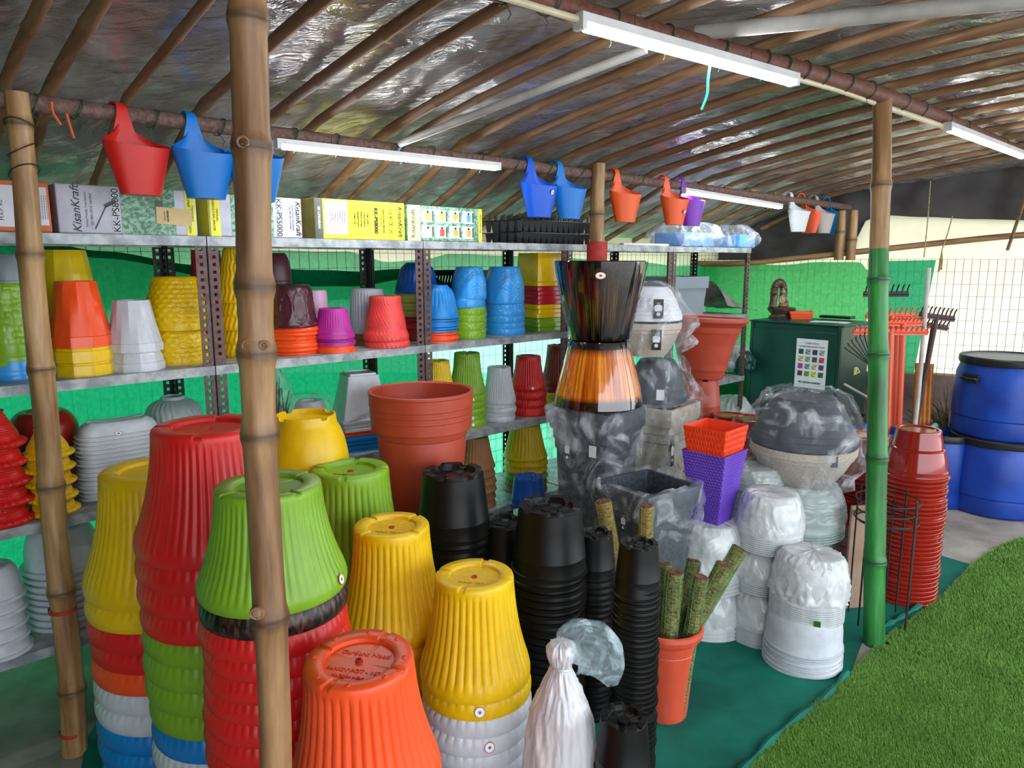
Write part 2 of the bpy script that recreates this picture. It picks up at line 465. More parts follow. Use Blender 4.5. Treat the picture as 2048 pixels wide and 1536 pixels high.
def near_raft(t):
    d0 = 9; d1 = 9
    for r in RAFT:
        if r <= t: d0 = min(d0, t - r)
        else: d1 = min(d1, r - t)
    return d0, d1
for i in range(NT + 1):
    t = T0 + (T1 - T0) * i / NT
    d0, d1 = near_raft(t)
    span = min(0.5, d0 + d1); k = d0 / (d0 + d1) if d0 + d1 > 0 else 0
    bow = math.sin(PI * min(1, max(0, k))) * span * 0.16
    for j in range(NQ + 1):
        q = Q0 + (Q1 - Q0) * j / NQ
        w = noise.noise(Vector((t * 3.5 + q * 1.2, q * 2.2, 0))) * 0.018
        w2 = noise.noise(Vector((t * 9 + q * 3, q * 6 - t * 2, 4)))
        w3 = (0.5 - abs(w2)) * 0.014
        w4 = noise.noise(Vector((t * 4.0, q * 11.0 + t * 3.0, 7))); w5 = noise.noise(Vector((t * 2.0, q * 3.0, 17)))
        w3 += (0.5 - abs(w4)) * 0.026 * max(0.0, 0.35 + w5 * 1.6)
        rf.v.append(TQ(t, q, roofz(t, q) + 0.026 + w + w3 - bow * (0.40 + 0.45 * noise.noise(Vector((t * 2, q * 1.4, 9)))) * 0.55))
for i in range(NT):
    for j in range(NQ):
        a = i * (NQ + 1) + j; rf.f.append((a, a + NQ + 1, a + NQ + 2, a + 1))
rf.build('ceiling', M['roof'], kind='structure', angle=0)
ro = MB()      # opaque outer cover lying over the silver sheet
for i in range(31):
    for j in range(21):
        t = T0 + (T1 - T0) * i / 30; q = Q0 + (Q1 - Q0) * j / 20
        ro.v.append(TQ(t, q, roofz(t, q) + 0.12))
for i in range(30):
    for j in range(20):
        a = i * 21 + j; ro.f.append((a, a + 21, a + 22, a + 1))
ro.build('ceiling_cover', M['dtarp'], kind='structure')

def stick(p0, p1, r0, r1, sag=0.0, node=0.3, seed=0, seg=10, wob=0.006, n=None, bulge=1.16, nodes=None):
    """a bamboo culm or branch from p0 to p1 with swollen joints"""
    p0, p1 = Vector(p0), Vector(p1); L = (p1 - p0).length; ax = (p1 - p0).normalized()
    sx = ax.orthogonal().normalized(); sy = ax.cross(sx)
    rnd = random.Random(seed); x = node * rnd.uniform(0.3, 1)
    if nodes is None:
        nodes = []
        while x < L: nodes.append(x); x += node * rnd.uniform(0.8, 1.2)
    ts = set([0, L]); n = n or max(6, int(L / 0.12))
    for i in range(n + 1): ts.add(L * i / n)
    for x in nodes:
        for d in (-0.022, -0.008, -0.003, 0.0, 0.003, 0.010, 0.024): ts.add(min(L, max(0, x + d * (r0 / 0.035) ** 0.5)))
    ts = sorted(ts); pts = []; rr = []; jt = []
    for x in ts:
        k = x / L; r = r0 + (r1 - r0) * k
        m = min((abs(x - nx) for nx in nodes), default=9)
        w = 0.018 * (r0 / 0.035) ** 0.5
        f = 1 + (bulge - 1) * math.exp(-(m / w) ** 2)
        if m < 0.0015: f -= 0.05
        jt += [0.75 if m < 0.0035 else (0.35 if m < 0.012 else 0.0)] * seg
        pts.append(p0 + ax * x - Vector((0, 0, 1)) * sag * math.sin(PI * k)
                   + sx * wob * noise.noise(Vector((x * 1.7, seed, 0))) + sy * wob * noise.noise(Vector((x * 1.7, seed, 7))))
        rr.append(r * f * (1 + 0.02 * noise.noise(Vector((x * 5, seed, 3)))))
    mb = MB().tube(pts, rr, seg); mb.joint = jt; return mb
def place_stick(name, mb, mat, p0, p1, **kw):
    """object whose local z runs along the stick, so the grain follows it"""
    p0, p1 = Vector(p0), Vector(p1)
    Q = (p1 - p0).to_track_quat('Z', 'Y'); Mx = Matrix.Translation(p0) @ Q.to_matrix().to_4x4()
    inv = Mx.inverted()
    me = mesh([inv @ v for v in mb.v], mb.f, True, name, 50)
    if getattr(mb, 'joint', None) and len(mb.joint) == len(me.vertices):
        me.attributes.new('joint', 'FLOAT', 'POINT').data.foreach_set('value', mb.joint)
    o = obj(name, me, mat, **kw); o.matrix_world = Mx
    return o
where = ['leftmost', 'left']
for i, t in enumerate(RAFT):
    pa = TQ(t + 0.02 * math.sin(i * 3.1), 3.58, roofz(t, 3.58)); pb = TQ(t + 0.05 * math.sin(i * 2.3), -1.5, roofz(t, -1.5))
    # a bent culm that follows the roof
    r = 0.0140 + 0.005 * abs(math.sin(i * 1.9))
    mb = MB(); pts = []; rr = []
    nodes = [0.2 + 0.42 * k + 0.08 * math.sin(i + k) for k in range(14)]
    L = 5.0; xs = sorted(set([L * k / 36 for k in range(37)] + [nx + d for nx in nodes for d in (-0.02, -0.006, 0.0, 0.006, 0.02) if 0 < nx + d < L]))
    for x in xs:
        q = 3.58 - x; tt = t + 0.03 * math.sin(i * 2.3) * x / L + 0.012 * noise.noise(Vector((x * 1.2, i, 0)))
        z = roofz(tt, q) - 0.008 + 0.012 * noise.noise(Vector((x * 1.1, i, 5)))
        m = min(abs(x - nx) for nx in nodes)
        pts.append(TQ(tt, q, z)); rr.append(r * (1 + 0.16 * math.exp(-(m / 0.014) ** 2)))
    mb.tube(pts, rr, 8)
    if i < 4: lb = f'brown bamboo rafter, {ordinal(i).replace("topmost", "first")} from the left end of the roof'
    elif i < 12: lb = f'brown bamboo rafter under the silver roof, {ordinal(i-4).replace("topmost","first")} visible over the hanging pots from left'
    else: lb = f'brown bamboo rafter under the silver roof, {ordinal(i-12).replace("topmost","first")} to the right of the long left tube'
    place_stick('bamboo_rafter', mb, M['bambooe'], pts[0], pts[-1], label=lb, cat='rafter', group='bamboo rafters under the roof')
# ================================================================== BEAMS, POSTS, TUBES
def bend(pts, n=60):
    """smooth chain through a few points"""
    out = []
    P = [Vector(p) for p in pts]; P = [P[0] * 2 - P[1]] + P + [P[-1] * 2 - P[-2]]
    m = max(2, n // (len(P) - 3))
    for i in range(1, len(P) - 2):
        a, b, c, d = P[i - 1:i + 3]
        for k in range(m):
            t = k / m
            out.append(0.5 * ((2 * b) + (c - a) * t + (2 * a - 5 * b + 4 * c - d) * t * t + (3 * b - a - 3 * c + d) * t ** 3))
    out.append(P[-2]); return out
B1 = [TQ(-1.7, 2.47, 1.975), TQ(0.5, 2.47, 1.982), TQ(2.0, 2.47, 1.975), TQ(4.0, 2.46, 1.965), TQ(6.3, 2.44, 1.95)]
mb = MB().tube(bend(B1), 0.024, 16)
mb.build('roof_pipe', M['rust'], label='thin rusty brown pipe the pots and one tube hang from', cat='pipe')
b2c = [atZ(700, -80, 2.165), atZ(1040, -14, 2.165), atZ(1250, 52, 2.17), atZ(1765, 190, 2.19), atZ(2048, 307, 2.195), atZ(2200, 372, 2.19)]
b2c = [b2c[0] - (b2c[1] - b2c[0]) * 1.8] + b2c
mb = MB().tube(bend(b2c), 0.030, 16)
mb.build('roof_pipe', M['rustd'], label='thick red brown pipe above the nearest lit tube', cat='pipe')
# binding wire loops on both pipes, one small thing per lashing
def loop(c, axis, r, name_l, mat, grp, rnd):
    mb = MB(); ax = axis.normalized(); e = ax.orthogonal().normalized(); f = ax.cross(e)
    for k in range(2):
        sh = ax * (0.008 * k + rnd.uniform(-0.003, 0.003)); pts = []
        for a in range(15):
            th = 2 * PI * a / 14
            pts.append(c + sh + ax * 0.012 * math.sin(th + k) + (e * math.cos(th) + f * math.sin(th)) * (r + 0.004))
        mb.tube(pts, 0.0016, 5)
    tail = [c + Vector((0, 0, -r - 0.003)), c + ax * 0.012 + Vector((0, 0, -r - 0.02)), c + ax * 0.004 + Vector((0, 0, -r - 0.034))]
    mb.tube(tail, 0.0014, 5)
    o = mb.build('binding_wire', mat, label=name_l, cat='wire', group=grp); at_base(o, c); return o
rnd = random.Random(3)
dir1 = (B1[3] - B1[1]).normalized()
for i, t in enumerate(RAFT[2:26]):
    loop(TQ(t + 0.05, 2.465, 1.978 - 0.004 * (t > 3)), dir1, 0.024, 'dark green wire lashing on the thin pipe, ' + ordinal(i).replace('topmost', 'first') + ' from the left', M['gwire'], 'wire lashings on the thin pipe', rnd)
sm = [p_ for p_ in bend(b2c, 240) if p_.y > 0.8]
for iw, u in enumerate((1010, 1090, 1215, 1325, 1430, 1515, 1565, 1605, 1640, 1690, 1735, 1800, 1840, 1885, 1925)):
    best = min(range(len(sm) - 1), key=lambda k: abs((1024 + F * (sm[k].x) / ((sm[k].y * CP) - (sm[k].z - CAMZ) * SP)) - u))
    loop(sm[best], sm[best + 1] - sm[best], 0.030, 'green wire lashing on the thick pipe, ' + ordinal(iw).replace('topmost', 'first') + ' from the left', M['gwire'], 'wire lashings on the thick pipe', rnd)

# posts
def post(name, p0, p1, r0, r1, mat, seed, label, cat='post', **kw):
    mb = stick(p0, p1, r0, r1, seed=seed, seg=20, **kw)
    return place_stick(name, mb, mat, p0, p1, label=label, cat=cat)
pb = atZ(150, 1503, 0.0); pt = atq(36, 196, 2.44)
left_post = post('bamboo_post', pb, (pt.x, pt.y, 2.0), 0.037, 0.030, M['bamboo'], 5, 'slender bamboo post with red marks standing at the far left', node=0.30, wob=0.012)
# two red paint rings on it
axp = (Vector((pt.x, pt.y, 2.0)) - pb)
M['redpaint'] = noisy('red_paint', (0.60, 0.12, 0.08), (0.74, 0.2, 0.12), rough=0.6, sc=30)
for k in (0.037, 0.245):
    c = pb + axp * k
    mb = MB().tube([c - axp.normalized() * 0.006, c + axp.normalized() * 0.006], 0.0385, 20, False)
    w = mb.build('paint_ring', M['redpaint']); w.parent = left_post; w.matrix_parent_inverse = left_post.matrix_world.inverted(); w['label'] = 'red painted ring'
mb = MB()
for k in range(3):
    c = pb + axp * (0.955 - 0.03 * k); pts = []
    for a in range(15):
        th = 2 * PI * a / 14; pts.append(c + Vector((math.cos(th) * 0.038, math.sin(th) * 0.038, 0.02 * math.sin(th * (1 if k else -1) + k))))
    mb.tube(pts, 0.0017, 5)
w = mb.build('binding_wire', M['wire']); w.parent = left_post; w.matrix_parent_inverse = left_post.matrix_world.inverted()
# big foreground post
Yp = 0.98
a = atY(494, -30, Yp); b = atY(545, 1536, Yp)
d = (b - a); bot = a + d * ((a.z) / (a.z - b.z)); top = a - d * ((2.2 - a.z) / (a.z - b.z)) if a.z < 2.2 else a
rb = 36.0 * Yp / F * 0.92
mb = stick(bot, top, rb * 1.06, rb * 0.98, seed=17, seg=32, node=0.27, wob=0.008, bulge=1.2, nodes=[(atY(520, v_, Yp) - bot).length for v_ in (1790, 1235, 868, 706, 573, 296, 40)])
place_stick('bamboo_post', mb, M['bambood'], bot, top, label='thick bamboo post in the foreground in front of the lime green pot', cat='post')
# beam post in the middle, behind the black and gold pots
p = atq(1197, 345, 2.43); mid = post('bamboo_post', (p.x - 0.02, p.y, 0), (p.x, p.y, 2.02), 0.040, 0.034, M['bamboo'], 9, 'bamboo post rising behind the black and gold glazed pot', node=0.33)
w = MB().tube([(p.x, p.y, 1.50), (p.x, p.y, 1.64)], 0.052, 14).build('cloth_wrap', M['redpaint']); w.parent = mid; w.matrix_parent_inverse = mid.matrix_world.inverted(); w['label'] = 'brown tape wrapped round the post'
# green and brown post on the right: unpainted top, painted below
gb = atZ(1748, 1288, 0.0); gt = atZ(1764, 185, 2.205)
gm = atY(1760, 492, gb.y + (gt.y - gb.y) * 0.72)
ax = (gt - gb)
M['grnpaint'] = bamboo_mat('green_painted_bamboo', (0.10, 0.36, 0.16), (0.16, 0.54, 0.22), (0.24, 0.62, 0.26), 0.4)
mb = stick(gb, gt, 0.041, 0.034, seed=23, seg=24, node=0.36, wob=0.01)
gp = place_stick('bamboo_post', mb, M['grnpaint'], gb, gt, label='bamboo post on the right painted green up to head height', cat='post')
g0, g1 = 0.725, 1.0
mbt = MB(); Mi = gp.matrix_world.inverted()
me = gp.data; Lz = ax.length
# bare upper length as its own part: split the same mesh by height
jv = list(mb.joint); vs = [v.co.copy() for v in me.vertices]; fs = [tuple(pl.vertices) for pl in me.polygons]
up = [f for f in fs if sum(vs[i].z for i in f) / len(f) > Lz * g0]; lo = [f for f in fs if sum(vs[i].z for i in f) / len(f) <= Lz * g0]
def submesh(faces, nm):
    used = sorted(set(i for f in faces for i in f)); mp = {u: k for k, u in enumerate(used)}
    m_ = mesh([vs[i] for i in used], [tuple(mp[i] for i in f) for f in faces], True, nm, 50); m_.attributes.new('joint', 'FLOAT', 'POINT').data.foreach_set('value', [jv[i] for i in used]); return m_
gp.data = submesh(lo, 'bamboo_post'); gp.data.materials.append(None); gp.material_slots[0].link = 'OBJECT'; gp.material_slots[0].material = M['grnpaint']
w = obj('unpainted_top', submesh(up, 'unpainted_top'), M['bamboo'], gp); w['label'] = 'bare brown upper length'
# far right: short forked post on the rail and the rail itself
ra = []
for u, v in [(1180, 505), (1300, 520), (1450, 528), (1600, 516), (1750, 500), (1900, 484), (2048, 470), (2300, 455)]:
    a_, z_ = on_end(u, v, -0.06); ra.append(EWp(a_, z_, -0.06))
mb = MB().tube(bend(ra, 60), 0.022, 12)
place_stick('bamboo_rail', mb, M['bambood'], ra[0], ra[-1], label='long horizontal bamboo rail across the far end wall', cat='rail')
a_, z_ = on_end(1688, 512, -0.1); c_ = EWp(a_, z_, -0.10)
for du, lb in ((-0.035, 'left bamboo stub of the pair tied over the far end rail'), (0.045, 'right bamboo stub of the pair tied over the far end rail')):
    p0 = c_ - ED * du + Vector((0, 0, -0.03)); p1 = p0 + Vector((0, 0, 0.36))
    mb = stick(p0, p1, 0.034, 0.030, seed=int(abs(du) * 1000), node=0.3)
    place_stick('bamboo_stub', mb, M['bamboo'], p0, p1, label=lb, cat='post')
# slanting stick at the far right and hanging strings
p0 = EWp(on_end(2015, 500, -0.1)[0], on_end(2015, 500, -0.1)[1], -0.1); p1 = atY(2050, 400, p0.y - 0.15)
p1 = p0 + (p1 - p0) * 1.7
place_stick('bamboo_stick', stick(p0, p1, 0.011, 0.009, seed=4, node=0.2), M['bambood'], p0, p1, label='thin slanting stick at the right edge above the rail', cat='stick')
M['rope'] = noisy('jute_string', (0.55, 0.47, 0.30), (0.74, 0.66, 0.45), rough=0.8, sc=60)
for (u0, v0, u1, v1, lb) in ((1861, 362, 1848, 515, 'long pale string hanging beside the green painted post'), (1905, 432, 1884, 500, 'short brown string with a frayed tassel hanging on the rail')):
    a0_, z0_ = on_end(u0, v0, -0.12); a1_, z1_ = on_end(u1, v1, -0.12)
    A, B = EWp(a0_, z0_, -0.12), EWp(a1_, z1_, -0.12)
    mb = MB().tube([A, (A + B) / 2 + Vector((0.004, 0, 0)), B], 0.004, 6)
    if 'tassel' in lb:
        for k in range(9):
            e = B + Vector((0.012 * math.sin(k * 2.1), 0.01 * math.cos(k * 1.7), -0.13 - 0.01 * (k % 3))); mb.tube([B, (B + e) / 2 + Vector((0.006 * math.sin(k), 0, 0)), e], 0.003, 4)
    at_base(mb.build('hanging_string', M['rope'], label=lb, cat='string'), A)

# tube lights
def tube_light(p0, p1, label, w=0.028):
    p0, p1 = Vector(p0), Vector(p1); ax = (p1 - p0); L = ax.length; e = empty('tube_light', (p0 + p1) / 2, math.atan2(ax.y, ax.x), label, 'light', 'tube lights on the roof pipes')
    e.rotation_euler = (0, -math.asin(ax.z / L), math.atan2(ax.y, ax.x))
    hb = MB().box((0, 0, w * 0.42), (L, w, w * 0.62)); hb.build('housing', M['white_metal'], e, smooth=False)
    mb = MB(); n = 12; xs = (-L / 2 + 0.012, L / 2 - 0.012)
    for x in xs:
        for k in range(n + 1):
            th = PI + PI * k / n
            mb.v.append(Vector((x, math.cos(th) * w * 0.46, w * 0.11 + math.sin(th) * w * 0.62)))
    for k in range(n): mb.f.append((k, k + 1, n + 2 + k, n + 1 + k))
    mb.f.append(tuple(range(n, -1, -1))); mb.f.append(tuple(range(n + 1, 2 * n + 2)))
    mb.build('diffuser', M['tube'], e)
    for s in (-1, 1): MB().box((s * (L / 2 + 0.004), 0, w * 0.15), (0.016, w * 1.06, w * 1.15)).build('end_cap', M['white_metal'], e, smooth=False)
    for s in (-0.3, 0.25):
        mb = MB().tube([(s * L, 0, w * 0.7), (s * L + 0.004, 0.002, w * 0.7 + 0.03)], 0.0012, 5); mb.build('hanger_wire', M['wire'], e)
    return e
def q_at(u, v, q): return atq(u, v, q)
tube_light(q_at(558, 290, 2.43), q_at(994, 335, 2.43), 'lit tube over the shelf of sprayer boxes, left of the blue hanging pots')
tube_light(q_at(1370, 383, 2.42), q_at(1560, 414, 2.42), 'farthest small lit tube between the purple and white hanging pots')
tube_light(atZ(1163, 48, 2.125), atZ(1586, 163, 2.125), 'nearest and longest lit tube under the thick pipe', 0.034)
tube_light(atZ(1896, 256, 2.14), atZ(2045, 312, 2.14), 'lit tube at the upper right edge beyond the green post', 0.034)
# conduit along the thick pipe
def off(u, v, z): return atZ(u, v, z)
cp = [atZ(980, -14, 2.14), atZ(1160, 40, 2.135)]
MB().tube(cp, 0.009, 10).build('cable_conduit', M['cream_pvc'], label='cream conduit reaching the left end of the nearest tube', cat='conduit')
cp = [atZ(1587, 156, 2.15), atZ(1680, 182, 2.155), atZ(1748, 206, 2.155)]
MB().tube(bend(cp, 12), 0.009, 10).build('cable_conduit', M['cream_pvc'], label='cream conduit between the nearest tube and the green post', cat='conduit')
cp = [atZ(1778, 216, 2.155), atZ(1895, 256, 2.15)]
MB().tube(cp, 0.012, 10).build('cable_conduit', M['cream_pvc'], label='cream conduit running right from the green post', cat='conduit')
# grey water pipes under the sheet
P0 = atq(800, 287, 2.40); P1 = atZ(1292, 98, 2.17)
MB().tube([P0, P1], 0.014, 14).build('water_pipe', M['pvc'], label='grey plastic pipe slanting up from the long left tube', cat='pipe')
P0 = atZ(1392, 66, 2.215); P1 = atZ(2060, -2, 2.185); P2 = P1 + (P1 - P0) * 0.4
MB().tube([P0, P1, P2], 0.022, 16).build('water_pipe', M['pvc'], label='thick grey plastic pipe at the top right of the roof', cat='pipe')
# odd cords
M['teal'] = noisy('teal_cord', (0.05, 0.55, 0.45), (0.10, 0.68, 0.56), rough=0.6, sc=40)
cc_ = [atZ(1420, 128, 2.12), atY(1416, 160, atZ(1420, 128, 2.12).y), atY(1414, 190, atZ(1420, 128, 2.12).y), atY(1403, 220, atZ(1420, 128, 2.12).y)]
mb = MB().tube(bend(cc_, 18), 0.0042, 7)
at_base(mb.build('cord', M['teal'], label='teal cord dangling from the nearest tube', cat='cord'), cc_[0])
M['orangec'] = noisy('orange_cord', (0.80, 0.30, 0.10), (0.9, 0.42, 0.15), rough=0.6, sc=40)
for uv, lb in (([(103, 203), (106, 225), (122, 250)], 'orange cord end nearer the left bamboo post'), ([(133, 228), (140, 252), (148, 277)], 'orange cord end nearer the red hanging pot')):
    pp = [atq(u, v, 2.435) for u, v in uv]; mb = MB().tube(bend(pp, 12), 0.004, 6)
    at_base(mb.build('cord', M['orangec'], label=lb, cat='cord'), pp[0])
pp = [atq(u, v, 2.43) for u, v in [(800, 283), (803, 292), (797, 300), (801, 310)]]
mb = MB().tube(bend(pp, 12), 0.005, 6); at_base(mb.build('tied_cloth', plastic((0.5, 0.65, 0.85)), label='pale blue tie round the middle of the long left tube', cat='tie'), pp[0])

# ================================================================== RACKS
QF, QB = 2.58, 3.03
JT = [0.02 * 2.58, 0.374 * 2.58, 0.729 * 2.58, 1.083 * 2.58, 1.445 * 2.58, 1.80 * 2.58]
LV = [1.63, 1.18, 0.745, 0.33]
def slotted(h, mat_key, parent, x, y, fx, fy):
    """slotted angle: two punched flanges. fx, fy = directions of the flanges"""
    mb = MB(); w = 0.036; th = 0.003; sp = 0.026; hole = 0.011; n = int(h / sp)
    for ax_ in (0, 1):
        d = (fx, fy)[ax_]
        for c0, c1 in ((0, 0.012), (0.024, w)):
            cx = (c0 + c1) / 2 * d; wd = c1 - c0
            mb.box((x + (cx if ax_ == 0 else 0), y + (cx if ax_ == 1 else 0), h / 2), ((wd if ax_ == 0 else th), (wd if ax_ == 1 else th), h))
        for k in range(n + 1):      # webs between the punched holes
            z0 = k * sp + 0.006 if k else 0; z1 = min(h, (k + 1) * sp - 0.006)
            zc = [(z0, z0 + (z1 - z0) * 0.42)] if False else [(z0, z1)]
            for a0, a1 in zc:
                if a1 <= a0: continue
                cx = 0.018 * d
                mb.box((x + (cx if ax_ == 0 else 0), y + (cx if ax_ == 1 else 0), (a0 + a1) / 2), ((0.012 if ax_ == 0 else th), (0.012 if ax_ == 1 else th), a1 - a0))
    return mb.build('upright', M[mat_key], parent, smooth=False)
sides = ['at the left edge of the photo', 'second from the left, just right of the first double upright', 'third from the left, holding the sky blue pots', 'fourth from the left, behind the black and gold pots', 'at the right end, beside the dark green cabinet']
for i in range(5):
    t0, t1 = JT[i] + 0.004, JT[i + 1] - 0.004
    r = empty('shelving_rack', TQ(t0, QF, 0), RZ, 'steel slotted shelving rack ' + sides[i], 'rack', 'steel racks along the back wall')
    W = t1 - t0; Dp = QB - QF
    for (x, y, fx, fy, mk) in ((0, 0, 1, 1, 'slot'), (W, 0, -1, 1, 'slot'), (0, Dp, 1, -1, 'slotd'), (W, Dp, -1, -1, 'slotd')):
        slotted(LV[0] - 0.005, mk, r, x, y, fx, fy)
    for z in (LV if i != 3 else LV):
        mb = MB()
        mb.box((W / 2, Dp / 2, z - 0.0015), (W - 0.008, Dp - 0.004, 0.003))
        mb.box((W / 2, 0.003 - 0.006, z - 0.016), (W + 0.004, 0.004, 0.032))
        mb.box((W / 2, Dp, z - 0.016), (W + 0.004, 0.004, 0.032))
        for x in (0.006, W - 0.006): mb.box((x, Dp / 2, z - 0.014), (0.003, Dp, 0.026))
        mb.build('shelf_panel', M['galv'], r, smooth=False)
# ================================================================== POT SHAPES (unit size: rim radius 1, height 1, standing upside down on the rim)
def sq(th, n=7.0, rot=0.0):
    c, s_ = abs(math.cos(th + rot)), abs(math.sin(th + rot))
    return 1.0 / (c ** n + s_ ** n) ** (1 / n)
def smooth01(x): x = min(1, max(0, x)); return x * x * (3 - 2 * x)
def base_rows(r, inner=0.66, rec=0.035, z=1.0):
    return [(r * 0.985, z - 0.012), (r * 0.955, z), (r * (inner + 0.05), z), (r * inner, z - rec * 0.25), (r * (inner - 0.02), z - rec), (r * 0.3, z - rec), (0.06 * r, z - rec), (0.05 * r, z - rec - 0.01), (0, z - rec - 0.01)]
BELL = [(1.0, 0.055), (0.998, 0.10), (0.985, 0.14), (0.955, 0.20), (0.905, 0.28), (0.86, 0.37), (0.815, 0.47), (0.78, 0.57), (0.75, 0.67), (0.727, 0.77), (0.71, 0.87), (0.702, 0.93), (0.70, 0.965)]
def kind_mesh(kind):
    rows = []; seg = 96; mod = None; angle = 40
    lip = [(0.90, 0.10), (0.955, 0.0), (0.972, 0.0)]
    if kind in ('bell', 'bell_plain', 'bell_cut'):
        n = 38; seg = n * 6 if kind != 'bell_cut' else 54 * 5
        if kind == 'bell_cut': n = 54
        rows = lip + [(0.988, 0.02)] + BELL + base_rows(0.70)
        amp = 0.030 if kind == 'bell' else 0.020
        def mod(i, th, r, z, n=n, amp=amp):
            x = (th * n / (2 * PI)) % 1.0
            g = math.exp(-((x - 0.5) / 0.17) ** 2)
            w = smooth01((z - 0.105) / 0.05) * smooth01((0.93 - z) / 0.04) if z > 0.01 else 0
            if r <= 0.72 and z > 0.95: w = 0
            r2 = r - amp * g * w; z2 = z
            if z >= 0.96 and r > 0.44 and r < 0.705:         # four drainage channels cut through the foot ring
                a = ((th / (PI / 2)) % 1.0) - 0.5
                if abs(a) < 0.045: z2 = z - 0.016 * (1 if z > 0.985 else 0.3)
                b = ((th / (PI / 4) + 0.25) % 1.0) - 0.5
            return r2, z2
    elif kind == 'twist':
        seg = 200; rows = lip + [(0.99, 0.02), (1.0, 0.07), (0.985, 0.13), (0.93, 0.19), (0.90, 0.22), (0.88, 0.28)] + [(0.70 + 0.18 * (1 - smooth01((z - 0.28) / 0.6)), z) for z in [0.34 + 0.05 * k for k in range(12)]] + [(0.69, 0.955)] + base_rows(0.69)
        def mod(i, th, r, z):
            if z < 0.02 or z > 0.93: return r, z
            x = ((th * 34 / (2 * PI)) + z * 7.0) % 1.0
            return r - 0.036 * math.exp(-((x - 0.5) / 0.22) ** 2) * smooth01(z / 0.05) * smooth01((0.93 - z) / 0.05), z
    elif kind == 'ruffle':       # slim cone with fine rings and a scalloped skirt
        seg = 120; rows = [(0.84, 0.10), (0.88, 0.0), (0.91, 0.0), (0.95, 0.02), (0.99, 0.06), (1.0, 0.10), (0.97, 0.14), (0.88, 0.175), (0.80, 0.20)] + [(0.80 - 0.32 * smooth01((z - 0.2) / 0.85) - 0.10 * (z - 0.2), z) for z in [0.2 + 0.0195 * k for k in range(1, 40)]] + base_rows(0.46)
        def mod(i, th, r, z):
            if z > 0.97 or z < 0.01: return r, z
            ring = 0.010 * math.sin(z * 2 * PI / 0.055 + 0.4 * math.sin(th * 30)) if z > 0.16 else 0
            sc = 0.02 * math.sin(th * 30) * (1 - smooth01((z - 0.05) / 0.2))
            return r + ring + sc, z + 0.012 * math.sin(th * 30) * (1 - smooth01((z - 0.1) / 0.3)) * (z > 0.01)
    elif kind == 'wavy':         # tall pot with wavy vertical ribs
        seg = 180; rows = lip + [(0.99, 0.02), (1.0, 0.06)] + [(1.0 - 0.36 * z ** 1.2, z) for z in [0.1 + 0.028 * k for k in range(31)]] + base_rows(0.66)
        def mod(i, th, r, z):
            if z > 0.955 or z < 0.03: return r, z
            return r + 0.022 * math.sin(th * 30 + 1.1 * math.sin(z * 22)), z
    elif kind == 'facet':        # twelve flat, twisted sides and a plain collar
        seg = 96; rows = lip + [(1.0, 0.0), (1.0, 0.165), (0.965, 0.175), (0.955, 0.2)] + [(0.955 - 0.30 * (z - 0.2) / 0.79, z) for z in [0.3 + 0.1 * k for k in range(7)]] + [(0.655, 0.985)] + [(0.645, 1.0), (0.5, 1.0), (0.49, 0.97), (0, 0.97)]
        def mod(i, th, r, z):
            a = (th % (2 * PI / 10)) - PI / 10
            f = math.cos(PI / 10) / math.cos(a)
            b = ((th + PI / 10) % (2 * PI / 10)) - PI / 10
            g = math.cos(PI / 10) / math.cos(b)
            k = smooth01((z - 0.2) / 0.75)
            return r * (f * (1 - k) + g * k) * 1.02, z
        angle = 8
    elif kind == 'hammer':
        seg = 130; rows = lip + [(0.99, 0.0), (0.99, 0.02), (1.0, 0.08)] + [(1.0 - 0.30 * smooth01((z - 0.3) / 0.75), z) for z in [0.13 + 0.0215 * k for k in range(40)]] + base_rows(0.70)
        def mod(i, th, r, z):
            if z > 0.965 or z < 0.03: return r, z
            row = z * 12; off_ = 0.5 if int(row) % 2 else 0
            x = (th * 20 / (2 * PI) + off_) % 1.0 - 0.5; y = row % 1.0 - 0.5
            d = min(1, (x * x + y * y) * 3.6)
            return r - 0.034 * (1 - d), z
    elif kind == 'brick':
        seg = 160; rows = lip + [(0.99, 0.0), (1.0, 0.02), (1.0, 0.15)] + [(1.0 - 0.20 * smooth01((z - 0.15) / 0.85), z) for z in [0.17 + 0.02 * k for k in range(40)]] + base_rows(0.79)
        def mod(i, th, r, z):
            if z > 0.965 or z < 0.18: return r, z
            row = (z - 0.18) * 11; k = int(row); off_ = 0.5 * (k % 2)
            x = (th * 18 / (2 * PI) + off_) % 1.0; y = row % 1.0
            e = smooth01(min(x, 1 - x) / 0.10) * smooth01(min(y, 1 - y) / 0.2)
            return r + 0.024 * e * (0.6 + 0.4 * math.sin(k * 5 + int(th * 18 / 6.28 + off_) * 3)), z
    elif kind == 'leaf':         # chevron leaf relief
        seg = 160; rows = lip + [(0.99, 0.0), (1.0, 0.02), (1.0, 0.12)] + [(1.0 - 0.02 * (z - 0.12) / 0.4 if z < 0.5 else 0.98 - 0.24 * smooth01((z - 0.45) / 0.62), z) for z in [0.14 + 0.021 * k for k in range(39)]] + base_rows(0.74)
        def mod(i, th, r, z):
            if z > 0.96 or z < 0.03: return r, z
            x = abs(((th * 8 / (2 * PI)) % 1.0) - 0.5) * 2
            y = (z * 5.0 + x * 1.15)
            g = math.exp(-(((y % 0.5) - 0.25) / 0.09) ** 2)
            return r + 0.030 * g * (0.35 + 0.65 * (1 - x)), z
    elif kind == 'ovals':
        seg = 120; rows = lip + [(0.99, 0.0), (1.0, 0.03), (0.99, 0.05), (0.965, 0.07)] + [(0.96 - 0.14 * smooth01((z - 0.1) / 0.9), z) for z in [0.1 + 0.03 * k for k in range(27)]] + [(0.81, 0.93), (0.79, 0.965)] + base_rows(0.78)
